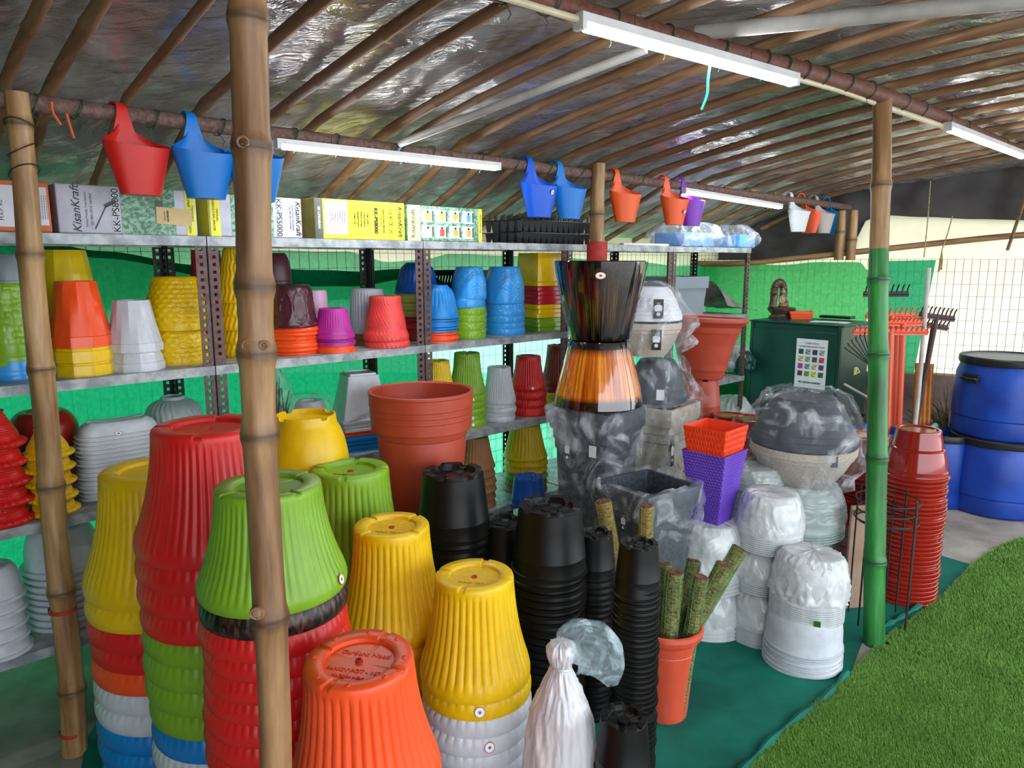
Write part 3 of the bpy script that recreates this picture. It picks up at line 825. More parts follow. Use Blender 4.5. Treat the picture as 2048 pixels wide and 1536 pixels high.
        def mod(i, th, r, z):
            if z > 0.93 or z < 0.08: return r, z
            x = (((th * 10 / (2 * PI)) % 1.0) - 0.5) / 0.40; y = (z - 0.48) / 0.34
            d = math.sqrt(x * x + y * y)
            return r + 0.025 * math.exp(-((d - 1) / 0.14) ** 2) - (0.012 if d < 1 else 0), z
    elif kind == 'dome':         # blue fluted dome with wide skirt
        n = 26; seg = n * 6; rows = lip + [(1.0, 0.0), (1.0, 0.045), (0.955, 0.06), (0.95, 0.16), (0.90, 0.3), (0.87, 0.4), (0.84, 0.5), (0.80, 0.62), (0.75, 0.74), (0.68, 0.84), (0.58, 0.92), (0.50, 0.955), (0.49, 0.995)] + [(0.45, 1.0), (0.44, 0.95), (0, 0.95)]
        def mod(i, th, r, z):
            x = (th * n / (2 * PI)) % 1.0
            w = smooth01((z - 0.30) / 0.08) * smooth01((0.94 - z) / 0.06)
            return r - 0.03 * math.exp(-((x - 0.5) / 0.2) ** 2) * w, z
    elif kind == 'mag':
        n = 40; seg = n * 5; rows = lip + [(1.0, 0.0), (1.0, 0.12), (0.93, 0.13), (0.92, 0.25), (0.88, 0.26), (0.86, 0.30)] + [(0.86 - 0.17 * (z - 0.3) / 0.66, z) for z in [0.36 + 0.06 * k for k in range(10)]] + base_rows(0.685)
        def mod(i, th, r, z):
            x = (th * n / (2 * PI)) % 1.0
            w = smooth01((z - 0.34) / 0.05) * smooth01((0.9 - z) / 0.06)
            return r - 0.022 * math.exp(-((x - 0.5) / 0.2) ** 2) * w, z
    elif kind == 'flute':        # white tall fluted with rolled rim
        n = 32; seg = n * 6; rows = lip + [(1.0, 0.0), (1.0, 0.06), (0.96, 0.075), (0.96, 0.13), (0.92, 0.14), (0.90, 0.18)] + [(0.90 - 0.10 * (z - 0.2) / 0.72, z) for z in [0.24 + 0.06 * k for k in range(12)]] + [(0.78, 0.96)] + base_rows(0.76)
        def mod(i, th, r, z):
            x = (th * n / (2 * PI)) % 1.0
            w = smooth01((z - 0.20) / 0.05) * smooth01((0.92 - z) / 0.06)
            return r - 0.035 * math.exp(-((x - 0.5) / 0.22) ** 2) * w, z
    elif kind == 'conef':        # plain flutes, straight flare (white and wrapped stacks)
        n = 30; seg = n * 6; rows = lip + [(1.0, 0.0), (1.0, 0.04), (0.97, 0.07)] + [(0.965 - 0.30 * ((z - 0.1) / 0.85) ** 0.8, z) for z in [0.1 + 0.06 * k for k in range(15)]] + base_rows(0.66)
        def mod(i, th, r, z):
            x = (th * n / (2 * PI)) % 1.0
            w = smooth01((z - 0.08) / 0.05) * smooth01((0.93 - z) / 0.06)
            return r - 0.026 * math.exp(-((x - 0.5) / 0.2) ** 2) * w, z
    elif kind == 'nursery':      # plain round growing pot, open work foot
        seg = 64; rows = [(0.90, 0.06), (0.955, 0.0), (1.0, 0.0), (1.005, 0.02), (1.005, 0.05), (0.965, 0.058), (0.955, 0.10), (0.95, 0.25), (0.952, 0.26), (0.94, 0.27), (0.86, 0.70), (0.815, 0.92), (0.81, 0.95), (0.80, 0.955), (0.795, 1.0), (0.60, 1.0), (0.56, 0.93), (0.5, 0.90), (0.24, 0.88), (0.20, 0.93), (0, 0.935)]
        def mod(i, th, r, z):
            if z >= 0.985 and r > 0.5:
                a = ((th / (PI / 3)) % 1.0) - 0.5
                if abs(a) < 0.13: return r * (0.99 if r > 0.7 else 1), z - 0.055
            if z > 0.9 and r < 0.6 and r > 0.2:
                a = ((th / (PI / 4)) % 1.0) - 0.5
                return r, z - 0.03 * (abs(a) < 0.2)
            return r, z
    elif kind == 'redstack':     # glossy red pot, stepped body and thick rolled rim
        seg = 72; rows = [(0.90, 0.06), (0.955, 0.0), (0.99, 0.0), (1.0, 0.015), (1.0, 0.05), (0.985, 0.065), (0.94, 0.07), (0.93, 0.12), (0.935, 0.14), (0.90, 0.17), (0.885, 0.30), (0.84, 0.45), (0.79, 0.58), (0.80, 0.60), (0.79, 0.615), (0.74, 0.63), (0.70, 0.80), (0.66, 0.94), (0.66, 0.97), (0.645, 0.995), (0.62, 1.0), (0.56, 1.0), (0.54, 0.975), (0, 0.97)]
    elif kind == 'barrelpot':    # big smooth yellow, notched foot ring
        seg = 96; rows = lip + [(0.99, 0.0), (1.0, 0.1), (1.0, 0.25), (0.985, 0.42), (0.95, 0.56), (0.90, 0.68), (0.84, 0.77), (0.80, 0.82), (0.745, 0.87), (0.715, 0.92), (0.71, 0.98), (0.70, 1.0), (0.665, 1.0), (0.655, 0.93), (0.60, 0.92), (0, 0.92)]
        def mod(i, th, r, z):
            if z >= 0.96 and r > 0.6:
                a = ((th / (PI / 2) + 0.1) % 1.0) - 0.5
                if abs(a) < 0.09: return r, z - 0.04
            return r, z
    elif kind == 'bowl':         # round-shouldered bowl
        seg = 72; rows = lip + [(1.0, 0.0), (1.0, 0.08), (0.97, 0.1), (0.97, 0.3), (0.96, 0.45), (0.93, 0.6), (0.88, 0.72), (0.81, 0.83), (0.74, 0.91), (0.68, 0.96), (0.64, 0.985)] + base_rows(0.64)
    elif kind == 'rimbowl':
        seg = 72; rows = lip + [(1.0, 0.0), (1.0, 0.07), (0.985, 0.085), (0.90, 0.09), (0.885, 0.2), (0.87, 0.45), (0.83, 0.65), (0.77, 0.82), (0.68, 0.95), (0.64, 0.985)] + base_rows(0.64)
    elif kind == 'rimtub':
        seg = 72; rows = lip + [(1.0, 0.0), (1.0, 0.035), (0.975, 0.04), (0.97, 0.09), (0.965, 0.10), (0.955, 0.4), (0.925, 0.6), (0.875, 0.78), (0.80, 0.92), (0.74, 0.975), (0.70, 0.99)] + base_rows(0.69)
    elif kind == 'fbowl':
        n = 28; seg = n * 6; rows = lip + [(1.0, 0.0), (1.0, 0.3), (0.98, 0.45), (0.93, 0.58), (0.84, 0.70), (0.70, 0.80), (0.56, 0.86), (0.45, 0.885), (0.42, 0.90), (0.42, 0.96), (0.39, 1.0), (0.33, 1.0), (0.31, 0.96), (0, 0.96)]
        def mod(i, th, r, z):
            x = (th * n / (2 * PI) + z * 1.5) % 1.0
            return r - 0.05 * math.exp(-((x - 0.5) / 0.22) ** 2) * smooth01((z - 0.1) / 0.1) * smooth01((0.88 - z) / 0.03), z
    elif kind == 'oval':         # long oval trough with feet ring
        seg = 96; rows = lip + [(1.0, 0.0), (1.0, 0.10), (0.92, 0.12), (0.915, 0.2), (0.91, 0.30), (0.895, 0.45), (0.865, 0.65), (0.82, 0.80), (0.76, 0.90), (0.72, 0.95), (0.70, 0.97), (0.66, 0.96), (0.64, 0.93), (0, 0.93)]
        def mod(i, th, r, z):
            k = 1.0; y = 1.0
            c, s_ = math.cos(th), math.sin(th)
            f = 1.0 / ((abs(c) ** 3.2 + (abs(s_) / 0.72) ** 3.2) ** (1 / 3.2))
            if 0.005 < z < 0.14: r = r + 0.006 * (1 if int(th * 60 / (2 * PI) * 1.0) % 2 else 0)
            if z > 0.9 and r > 0.6:
                for a0 in (0.5, 2.64, 3.64, 5.78):
                    d = abs((th - a0 + PI) % (2 * PI) - PI)
                    if d < 0.14: return r * f, z + 0.06
            return r * f, z
    elif kind == 'square':       # tapered square planter, lip and stepped foot
        seg = 80; angle = 30
        rows = [(0.90, 0.06), (0.96, 0.0), (1.0, 0.0), (1.0, 0.045), (0.955, 0.055)] + [(0.95 - 0.34 * ((z - 0.06) / 0.86) ** 0.85, z) for z in (0.08, 0.2, 0.35, 0.5, 0.65, 0.8, 0.92)] + [(0.63, 0.925), (0.62, 0.955), (0.53, 0.957), (0.52, 1.0), (0.48, 1.0), (0.47, 0.97), (0, 0.97)]
        def mod(i, th, r, z): return r * sq(th, 16), z
    elif kind == 'squaretall':   # yellow/red/green: plain square, soft bottom band
        seg = 80; angle = 30
        rows = [(0.90, 0.06), (0.96, 0.0), (1.0, 0.0), (1.0, 0.10), (0.985, 0.13), (0.955, 0.15), (0.90, 0.5), (0.85, 0.96), (0.84, 0.99), (0.82, 1.0), (0.7, 1.0), (0.69, 0.98), (0, 0.98)]
        def mod(i, th, r, z): return r * sq(th, 14), z
    elif kind == 'pinkplain':
        seg = 64; rows = lip + [(1.0, 0.0), (1.0, 0.08), (0.95, 0.1), (0.80, 0.96), (0.78, 0.99)] + base_rows(0.77)
    mb = MB().lathe(rows, seg, mod)
    me = mesh(mb.v, mb.f, True, kind + '_pot', angle); me.materials.append(None)
    return me
_km = {}
def KM(kind):
    if kind not in _km: _km[kind] = kind_mesh(kind)
    return _km[kind]

_nv = {}
def KMN(kind, zc):
    """the same pot with the hidden sleeve drawn in, so that nested pots do not cut through each other"""
    zc = round(min(0.9, max(0.04, zc)), 2); k = (kind, zc)
    if k not in _nv:
        me = KM(kind).copy()
        for v in me.vertices:
            if v.co.z > zc:
                f = 1 - 0.055 * smooth01((v.co.z - zc) / 0.015) - 0.055 * smooth01((v.co.z - zc) / 0.25)
                v.co.x *= f; v.co.y *= f
                if v.co.z > 0.9: v.co.z -= 0.05
        _nv[k] = me
    return _nv[k]
# round stickers shared by many pots
def sticker_mesh():
    mb = MB(); mb.lathe([(1.0, 0), (1.0, 0.05), (0.0, 0.06)], 20); return mesh(mb.v, mb.f, True, 'sticker')
def sticker_mat(name, ring, mid, inner):
    m, nt, b, o = new_mat(name)
    tc = nt.nodes.new('ShaderNodeTexCoord'); g = nt.nodes.new('ShaderNodeVectorMath'); g.operation = 'LENGTH'
    nt.links.new(tc.outputs['Object'], g.inputs[0])
    r = nt.nodes.new('ShaderNodeValToRGB'); r.color_ramp.interpolation = 'CONSTANT'
    e = r.color_ramp.elements; e[0].position = 0; e[0].color = (*lin(inner), 1); e[1].position = 0.28; e[1].color = (*lin(mid), 1)
    k = e.new(0.86); k.color = (*lin(ring), 1)
    nt.links.new(g.outputs['Value'], r.inputs['Fac']); nt.links.new(r.outputs[0], b.inputs['Base Color']); b.inputs['Roughness'].default_value = 0.35
    return m
SM = sticker_mesh(); SM.materials.append(None)
ST1 = sticker_mat('round_sticker', (0.72, 0.30, 0.24), (0.92, 0.93, 0.95), (0.25, 0.38, 0.30))
ST2 = sticker_mat('silver_sticker', (0.62, 0.64, 0.68), (0.88, 0.90, 0.93), (0.60, 0.62, 0.66))
ST3 = sticker_mat('red_oval_sticker', (0.80, 0.16, 0.12), (0.93, 0.92, 0.88), (0.16, 0.30, 0.20))
def sticker(parent, pos, nrm, r=0.012, mat=None, sx=1.0, label=None):
    """pos and nrm in world space"""
    o = obj('sticker', SM, mat or ST1)
    Q = Vector(nrm).to_track_quat('Z', 'Y')
    o.parent = parent; o.matrix_parent_inverse = mat_of(parent).inverted()
    o.matrix_basis = Matrix.Translation(pos) @ Q.to_matrix().to_4x4() @ Matrix.Diagonal((r * sx, r, r, 1))
    if label: o['label'] = label
    return o
def mat_of(o):
    m = Matrix.LocRotScale(o.location, o.rotation_euler, o.scale)
    return (mat_of(o.parent) @ o.matrix_parent_inverse @ m) if o.parent else m
def place_child(o, parent, world_matrix):
    o.parent = parent; o.matrix_parent_inverse = mat_of(parent).inverted(); o.matrix_basis = world_matrix
NUB = MB().lathe([(1, 0), (1, 0.5), (0.5, 0.6), (0.45, 0.3), (0, 0.3)], 12)
NUBM = mesh(NUB.v, NUB.f, True, 'drain_nub'); NUBM.materials.append(None)

def radius_at(kind, h):
    me = KM(kind); best = 0
    for v in me.vertices:
        if abs(v.co.z - h) < 0.06: best = max(best, math.hypot(v.co.x, v.co.y))
    return best
POTNAME = {'bell': 'bell_pot', 'bell_cut': 'ribbed_pot', 'nursery': 'round_pot', 'redstack': 'glossy_pot', 'rimtub': 'tub_pot', 'conef': 'fluted_pot', 'dome': 'domed_pot', 'leaf': 'leaf_relief_pot',
           'brick': 'brick_pattern_pot', 'facet': 'faceted_pot', 'hammer': 'hammered_pot', 'twist': 'twisted_pot', 'wavy': 'wavy_pot', 'bowl': 'round_bowl', 'rimbowl': 'deep_bowl', 'ovals': 'oval_motif_pot', 'pinkplain': 'small_pot',
           'mag': 'collared_pot', 'flute': 'tall_fluted_pot', 'squaretall': 'square_pot', 'ruffle': 'ruffled_pot', 'fbowl': 'fluted_bowl', 'barrelpot': 'barrel_pot'}
def stack(kind, cols, pos, R, H, zr0, pitch, desc, noun, group, base=0.0, name='plant_pot', rough=0.38, fill=True, nub=None, nub_k=1, rot=None, tilt=None, jit=0.004, cat='pot', maxn=99, labels=None, sy=1.0, spec=0.45):
    """pots nested upside down one over the other; the first colour is the topmost. zr0 = height of its rim"""
    out = []; k = 0; z = zr0
    if name == 'plant_pot': name = 'nursery_pot' if (kind == 'nursery' and cols[0] == BLK) else POTNAME.get(kind, name)
    if fill and pitch > 0:
        n = max(1, int(round((zr0 - base) / pitch)) + 1)
        if n > 1: pitch = (zr0 - base) / (n - 1)
        else: z = base
    else: n = len(cols)
    n = min(n, maxn)
    rnd = random.Random(int(abs(pos[0]) * 1000 + abs(pos[1]) * 77))
    for k in range(n):
        c = cols[min(k, len(cols) - 1)]
        if c in NAMES: mt = plastic(c, rough, spec); cn = NAMES[c]
        else: mt, cn = c
        dx, dy = rnd.uniform(-jit, jit), rnd.uniform(-jit, jit)
        rz = rot if rot is not None else rnd.uniform(0, 6.28)
        o = obj(name, KM(kind) if k == 0 else KMN(kind, pitch / H * 0.97), mt, None, (pos[0] + dx, pos[1] + dy, z - pitch * k), rz, (R, R * sy, H))
        if tilt and k == 0: o.rotation_euler = (tilt[0], tilt[1], rz)
        if labels and k < len(labels): lb = labels[k]
        elif n > 1: lb = f'{cn} {noun}, ' + ('topmost in ' if k == 0 else ordinal(k) + ' down in ') + desc
        else: lb = f'{cn} {noun} {desc}'
        o['label'] = lb; o['category'] = cat
        if n > 1: o['group'] = group
        out.append(o)
        if k == 0 and nub:
            nb = obj('drain_nub', NUBM, plastic(nub, 0.4)); r = 0.055 * R
            mt_ = mat_of(o) @ Matrix.Translation((0, 0, 0.963)) @ Matrix.Diagonal((0.055, 0.055 , 0.03 * R / H * 1.4, 1))
            place_child(nb, o, mt_); nb['label'] = 'small red centre plug'
    return out
def cam_dir(p):      # horizontal direction from an object towards where the visitor stands
    d = Vector((-p[0], -p[1], 0)); return d.normalized()
def face_sticker(o, kind, h, du=0.0, r=0.012, mat=None, sx=1.0, label=None):
    """sticker on the side of a pot facing the aisle at height fraction h, turned by du radians"""
    R, H = o.scale[0], o.scale[2]; rr = radius_at(kind, h) * R; p = o.location
    d = cam_dir(p); a = math.atan2(d.y, d.x) + du
    n = Vector((math.cos(a), math.sin(a), 0.25 if 'bell' in kind else 0.0)).normalized()
    pos = Vector((p[0] + math.cos(a) * (rr + 0.001), p[1] + math.sin(a) * (rr + 0.001), p[2] + h * H))
    return sticker(o, pos, n, r, mat, sx, label)
# ------------------------------------------------ placing from the survey
def on_shelf(kind, u, vtop, vrim, Rpx, q, shelf, cols, desc, noun, group, **kw):
    """u: centre of the top, vtop: centre of the top face, vrim: lowest visible edge of the topmost pot"""
    p = atq(u, vtop, q); base = LV[shelf]
    D = p.y * CP - (p.z - CAMZ) * SP; R = Rpx * D / F
    f = p - Vector((p.x, p.y, 0)).normalized() * R
    zr = CAMZ + ray(u, vrim).z * (f.y / ray(u, vrim).y)
    n = len(cols)
    if n == 1: zr = base
    else: zr = max(zr, base + 0.012 * (n - 1))
    pitch = (zr - base) / (n - 1) if n > 1 else 0
    H = p.z - zr
    return stack(kind, cols, (p.x, p.y), R, H, zr, pitch, desc, noun, group, base=base, fill=False, **kw)
def on_floor(kind, u, vtop, D, Rn, ratio, hr, cols, pitch, desc, noun, group, base=0.0, **kw):
    """topmost pot: foot centre at pixel (u, vtop), depth D, foot radius Rn in px; rim radius = foot / ratio; height = hr * rim radius"""
    p = atD(u, vtop, D); R = Rn * D / F / ratio; H = hr * R
    return stack(kind, cols, (p.x, p.y), R, H, p.z - H, pitch, desc, noun, group, base=base, **kw)

# ================================================================== BIG STACKS IN FRONT
FN = 'fluted bell pot'
BR = noisy('bronze_black', (0.10, 0.08, 0.08), (0.45, 0.30, 0.24), rough=0.35, metal=0.2, sc=10, scale=(1, 1, 0.5), lo=0.45, hi=0.75, dist=1.0)
BRW = noisy('antique_brown', (0.22, 0.15, 0.12), (0.36, 0.27, 0.20), rough=0.4, sc=14)
s1 = on_floor('bell_cut', 314, 935, 2.18, 112, 0.76, 1.62, [YEL, YEL, RED, RED, ORA, WHI, WHI, BLU, BLU], 0.065, 'the yellow-topped stack at left', 'ribbed bell pot', 'big pots stacked beside the left bamboo post')
s2 = on_floor('bell_cut', 418, 848, 1.84, 115, 0.75, 1.60, [RED, RED, RED, RED, LIM, LIM, LIM, LIM, BLU, WHI, ORA], 0.062, 'the tall red-topped stack at left', 'ribbed bell pot', 'big pots stacked behind the thick post')
s3 = on_floor('bell_cut', 535, 966, 1.50, 103, 0.70, 1.48, [LIM, (BR, 'bronze black'), RED, RED, RED, RED, RED, RED, RED, (BRW, 'brown')], 0.046, 'the lime-topped stack at thick post', 'fluted bell pot', 'pots under the big lime green pot')
s4 = on_floor('bell', 728, 1308, 1.33, 108, 0.70, 1.85, [ORA], 0.05, 'the orange front stack', FN, 'orange pots in the front stack', tilt=(0.04, -0.03), rot=0.35)
s5 = on_floor('bell', 949, 1146, 1.99, 79, 0.70, 1.92, [YEL, YEL, WHI], 0.050, 'the yellow over white front stack', FN, 'yellow and white pots in the front stack', nub=(0.75, 0.12, 0.1), rot=0.5)
s6 = on_floor('bell', 781, 1047, 2.16, 75, 0.70, 2.05, [YEL], 0.05, 'the yellow stack behind the orange pot', FN, 'yellow pots stacked behind the orange pot', nub=(0.75, 0.12, 0.1), rot=0.1)
s7 = on_floor('bell', 700, 934, 2.42, 76, 0.70, 2.15, [LIM], 0.055, 'the lime stack before the tubs', FN, 'lime green pots behind the yellow ones', nub=(0.75, 0.12, 0.1), rot=0.8)
face_sticker(s3[0], 'bell_cut', 0.12, 1.05, 0.0115, ST3, label='red and white round sticker')
face_sticker(s5[1], 'bell', 0.10, 0.05, 0.0145, ST1, label='round white sticker with red edge')
face_sticker(s5[3], 'bell', 0.10, 0.25, 0.0145, ST1, label='round white sticker with red edge')
# raised writing on the foot of the orange pot
o = s4[0]; MW = mat_of(o)
for s_, x, y, sz in (('Gardens Need', 0.02, 0.17, 0.115), ('FANCY POT - 16"', 0, -0.20, 0.095), ('MADE IN INDIA', 0, -0.33, 0.065)):
    me = textmesh(s_, sz, 0.004); me.materials.append(None)
    t = obj('raised_lettering', me, plastic((0.88, 0.27, 0.12)))
    place_child(t, o, MW @ Matrix.Rotation(-0.35 - 0.22, 4, 'Z') @ Matrix.Translation((x, y, 0.968)))
nb = obj('drain_nub', NUBM, plastic((0.75, 0.12, 0.1))); place_child(nb, o, MW @ Matrix.Translation((0, 0, 0.963)) @ Matrix.Diagonal((0.05, 0.05, 0.04, 1)))
for a in range(8):
    th = a * PI / 4 + PI / 8 + 0.02
    if True:
        nb = obj('raised_dot', NUBM, plastic(ORA)); place_child(nb, o, MW @ Matrix.Translation((0.585 * math.cos(th), 0.585 * math.sin(th), 0.998)) @ Matrix.Diagonal((0.03, 0.03, 0.02, 1)))
for o, txt in ((s3[0], 'MADE IN INDIA'), (s5[0], 'FANCY POT'), (s6[0], 'FANCY POT'), (s7[0], 'FANCY POT')):
    me = textmesh(txt, 0.085, 0.006); me.materials.append(None)
    t = obj('raised_lettering', me, o.material_slots[0].material)
    place_child(t, o, mat_of(o) @ Matrix.Rotation(-o.rotation_euler[2] - 0.2, 4, 'Z') @ Matrix.Translation((0, -0.25, 0.967)))
# smooth yellow barrel pot and what is under it
s8 = on_floor('barrelpot', 613, 828, 2.55, 58, 0.70, 1.95, [YEL, ORA], 0.10, 'the stack left of the terracotta tubs', 'smooth barrel pot', 'smooth barrel pots left of the terracotta pots', rot=0.3)

# terracotta pots, upright and nested
def terra_mesh(kind):
    if kind == 'tub':
        rows = [(0, 0.0), (0.72, 0.0), (0.76, 0.01), (0.765, 0.05), (0.76, 0.055), (0.78, 0.2), (0.87, 0.78), (0.865, 0.79), (0.885, 0.80), (0.90, 0.855), (0.975, 0.865), (0.985, 0.87), (0.99, 0.965), (1.0, 0.975), (1.0, 0.995), (0.985, 1.0), (0.95, 1.0), (0.93, 0.985), (0.92, 0.9), (0.86, 0.8), (0.74, 0.05), (0, 0.04)]
        mod = lambda i, th, r, z: ((r - 0.008 * (abs((th * 12 / (2 * PI)) % 1 - 0.5) < 0.06) * (0.1 < z < 0.78 and i < 9)), z)
    elif kind == 'urn':
        rows = [(0, 0.0), (0.50, 0.0), (0.52, 0.01), (0.55, 0.10), (0.535, 0.105), (0.56, 0.15), (0.575, 0.155), (0.60, 0.30), (0.70, 0.55), (0.80, 0.74), (0.79, 0.745), (0.81, 0.755), (0.84, 0.83), (0.845, 0.85), (0.86, 0.86), (0.90, 0.885), (0.93, 0.91), (0.985, 0.925), (1.0, 0.95), (0.995, 0.985), (0.96, 1.0), (0.90, 0.995), (0.85, 0.96), (0.80, 0.85), (0.72, 0.6), (0.52, 0.06), (0, 0.05)]
        mod = None
    else:   # stick pot: smooth with rolled rim
        rows = [(0, 0.0), (0.60, 0.0), (0.62, 0.01), (0.66, 0.20), (0.72, 0.45), (0.80, 0.74), (0.79, 0.75), (0.83, 0.82), (0.85, 0.86), (0.93, 0.88), (0.98, 0.91), (1.0, 0.95), (0.98, 0.985), (0.93, 1.0), (0.87, 0.99), (0.84, 0.95), (0.80, 0.8), (0.64, 0.06), (0, 0.05)]
        mod = None
    mb = MB().lathe(rows, 96, mod); me = mesh(mb.v, mb.f, True, kind, 40); me.materials.append(None); return me
TUB, URN, ROLL = terra_mesh('tub'), terra_mesh('urn'), terra_mesh('roll')
TM = plastic(TER, 0.42, 0.4)
p = atD(842, 779, 2.80); R = 105 * 2.80 / F
b_ = CAMZ + ray(845, 985).z * (p.y / ray(845, 985).y)
Ht = p.z - b_
for k in range(4):
    o = obj('terracotta_pot', TUB, TM, None, (p.x, p.y, b_ - (0, 0.046, 0.068, 0.090)[k]), 0.3 * k, (R * (1 - 0.012 * min(k, 1) - 0.004 * k), R * (1 - 0.012 * min(k, 1) - 0.004 * k), Ht))
    o['label'] = ['upright terracotta tub, uppermost of the nested four', 'terracotta tub nested second from the top behind the yellow pots', 'terracotta tub nested third from the top behind the yellow pots', 'lowest of the four nested upright terracotta tubs'][k]
    o['category'] = 'pot'; o['group'] = 'nested terracotta tubs'
    zlow = b_ - (0, 0.046, 0.068, 0.090)[k]
stack('nursery', [TER], (p.x + 0.0, p.y), R * 0.80, 0.30, zlow - 0.30, 0.045, 'the stack holding up the nested tubs', 'upturned round pot', 'upturned terracotta pots under the tubs', rough=0.42)
# ================================================================== RACK GOODS
# ---- second shelf (z 1.18), from the left
on_shelf('brick', 14, 566, 716, 60, 2.76, 1, [LIM, LIM, LIM, SKY, SKY, SKY], 'the brick-patterned stack at far left', 'brick-patterned pot', 'brick-patterned pots on the second shelf', rough=0.25)
pz = atq(20, 534, 2.76); g = stack('bowl', [GRY], (pz.x, pz.y), 0.075, 0.09, atq(14, 566, 2.76).z, 0, 'upturned on the lime brick-patterned pot at far left', 'small pot', 'x', fill=False)
on_shelf('facet', 126, 500, 640, 62, 2.90, 1, [(plastic((0.86, 0.74, 0.06), 0.28), 'yellow'), YEL, YEL, YEL], 'the tall faceted stack behind the orange one', 'faceted pot', 'tall yellow faceted pots behind the orange one', rough=0.28, rot=0.2)
o = on_shelf('facet', 152, 562, 697, 57, 2.70, 1, [ORA, YEL, YEL], 'the orange-topped faceted stack', 'faceted pot', 'faceted pots under the orange one', rough=0.22, rot=0.55)
face_sticker(o[0], 'facet', 0.08, 0.12, 0.0105, ST2, label='silver round sticker')
on_shelf('facet', 264, 600, 706, 51, 2.68, 1, [WHI, WHI], 'the white faceted pair', 'faceted pot', 'white faceted pots', rough=0.18, rot=0.3)
on_shelf('hammer', 346, 553, 662, 59, 2.78, 1, [YEL, YEL], 'the hammered yellow pair', 'hammered pot', 'yellow hammered pots', rough=0.3)
on_shelf('twist', 412, 500, 620, 40, 2.92, 1, [DRD, DRD, DRD], 'the stack behind the double upright', 'twisted pot', 'crimson pots behind the double upright')
on_shelf('wavy', 484, 496, 606, 52, 2.80, 1, [YEL, YEL, YEL, YEL, YEL], 'the wavy stack behind the thick post', 'wavy ribbed pot', 'yellow wavy ribbed pots')
on_shelf('bowl', 552, 506, 568, 30, 2.92, 1, [MAR, MAR, MAR], 'the back stack right of the thick post', 'small pot', 'dark small pots behind the brown oval one')
on_shelf('ovals', 583, 570, 657, 48, 2.72, 1, [MAR] + [ORA] * 7, 'the stack right of the thick post', 'oval-motif pot', 'orange pots under the maroon oval pot', rough=0.22)
on_shelf('pinkplain', 631, 580, 690, 28, 2.88, 1, [PNK, PNK], 'the pale pink pair behind the magenta pot', 'small pot', 'pale pink pots')
on_shelf('mag', 668, 616, 679, 41, 2.66, 1, [MAG, MAG, ORA], 'the magenta stack', 'ribbed pot', 'ribbed pots under the magenta one')
on_shelf('flute', 733, 577, 668, 41, 2.86, 1, [WHI, BRN, BRN], 'the white fluted stack', 'fluted pot', 'fluted pots behind the coral twisted one')
on_shelf('twist', 770, 592, 684, 46, 2.66, 1, [ROS, ROS], 'the coral twisted pair', 'twisted pot', 'coral twisted pots')
on_shelf('dome', 832, 525, 588, 46, 2.88, 1, [DBL] + [OLV] * 6 + [DRD] * 2 + [ROS] * 4, 'the mixed stack behind the rack upright', 'ridged pot', 'mixed pots behind the rack upright')
on_shelf('dome', 874, 570, 638, 42, 2.68, 1, [BLU] * 6 + [ORA] * 4, 'the blue fluted dome stack', 'domed pot', 'blue and orange domed pots')
on_shelf('leaf', 936, 534, 600, 35, 2.70, 1, [SKY, SKY, LIM, LIM, LIM, LIM], 'the sky blue over lime stack', 'leaf-relief pot', 'leaf-relief pots, blue over lime', rough=0.2)
on_shelf('leaf', 1009, 533, 608, 40, 2.72, 1, [SKY] * 6, 'the all sky blue stack', 'leaf-relief pot', 'sky blue leaf-relief pots', rough=0.2)
on_shelf('bowl', 970, 540, 640, 20, 2.95, 1, [GRY, GRY], 'the grey pair between the blue stacks', 'small pot', 'grey pots between the blue stacks')
on_shelf('squaretall', 1083, 506, 572, 40, 2.76, 1, [YEL] + [DRD] * 4 + [YEL] * 3 + [LIM] * 3, 'the square stack beside the black pot', 'square pot', 'square pots beside the black glazed pot', rough=0.22, rot=RZ - 0.12)
# black crate leaning at the back
def open_crate(loc, rz, d, mat, label, cat, n=8, tilt=0.0, name='plastic_crate', group=None):
    e = empty(name, loc, rz, label, cat, group); e.rotation_euler = (tilt, 0, rz)
    x, y, z = d; mb = MB().box((0, 0, 0.004), (x, y, 0.008)); mb.build('base', mat, e, smooth=False)
    for s_, nm in ((-1, 'wall'), (1, 'wall')):
        mb = MB(); mb.box((0, s_ * y / 2, z * 0.93), (x, 0.006, z * 0.14)); mb.box((0, s_ * y / 2, z * 0.06), (x, 0.006, z * 0.1))
        for k in range(n + 1): mb.box((-x / 2 + x * k / n, s_ * y / 2, z / 2), (x / n * 0.55, 0.005, z))
        mb.build('side_panel', mat, e, smooth=False)
        mb = MB(); mb.box((s_ * x / 2, 0, z * 0.93), (0.006, y, z * 0.14)); mb.box((s_ * x / 2, 0, z * 0.06), (0.006, y, z * 0.1))
        m_ = max(3, int(n * y / x))
        for k in range(m_ + 1): mb.box((s_ * x / 2, -y / 2 + y * k / m_, z / 2), (0.005, y / m_ * 0.55, z))
        mb.build('end_panel', mat, e, smooth=False)
    return e
p = atq(893, 556, 2.90); open_crate((p.x, p.y, 1.185 + 0.10), RZ, (0.26, 0.16, 0.20), M['black'], 'black latticed crate behind the blue pots on the second shelf', 'crate', 14, tilt=0.35)
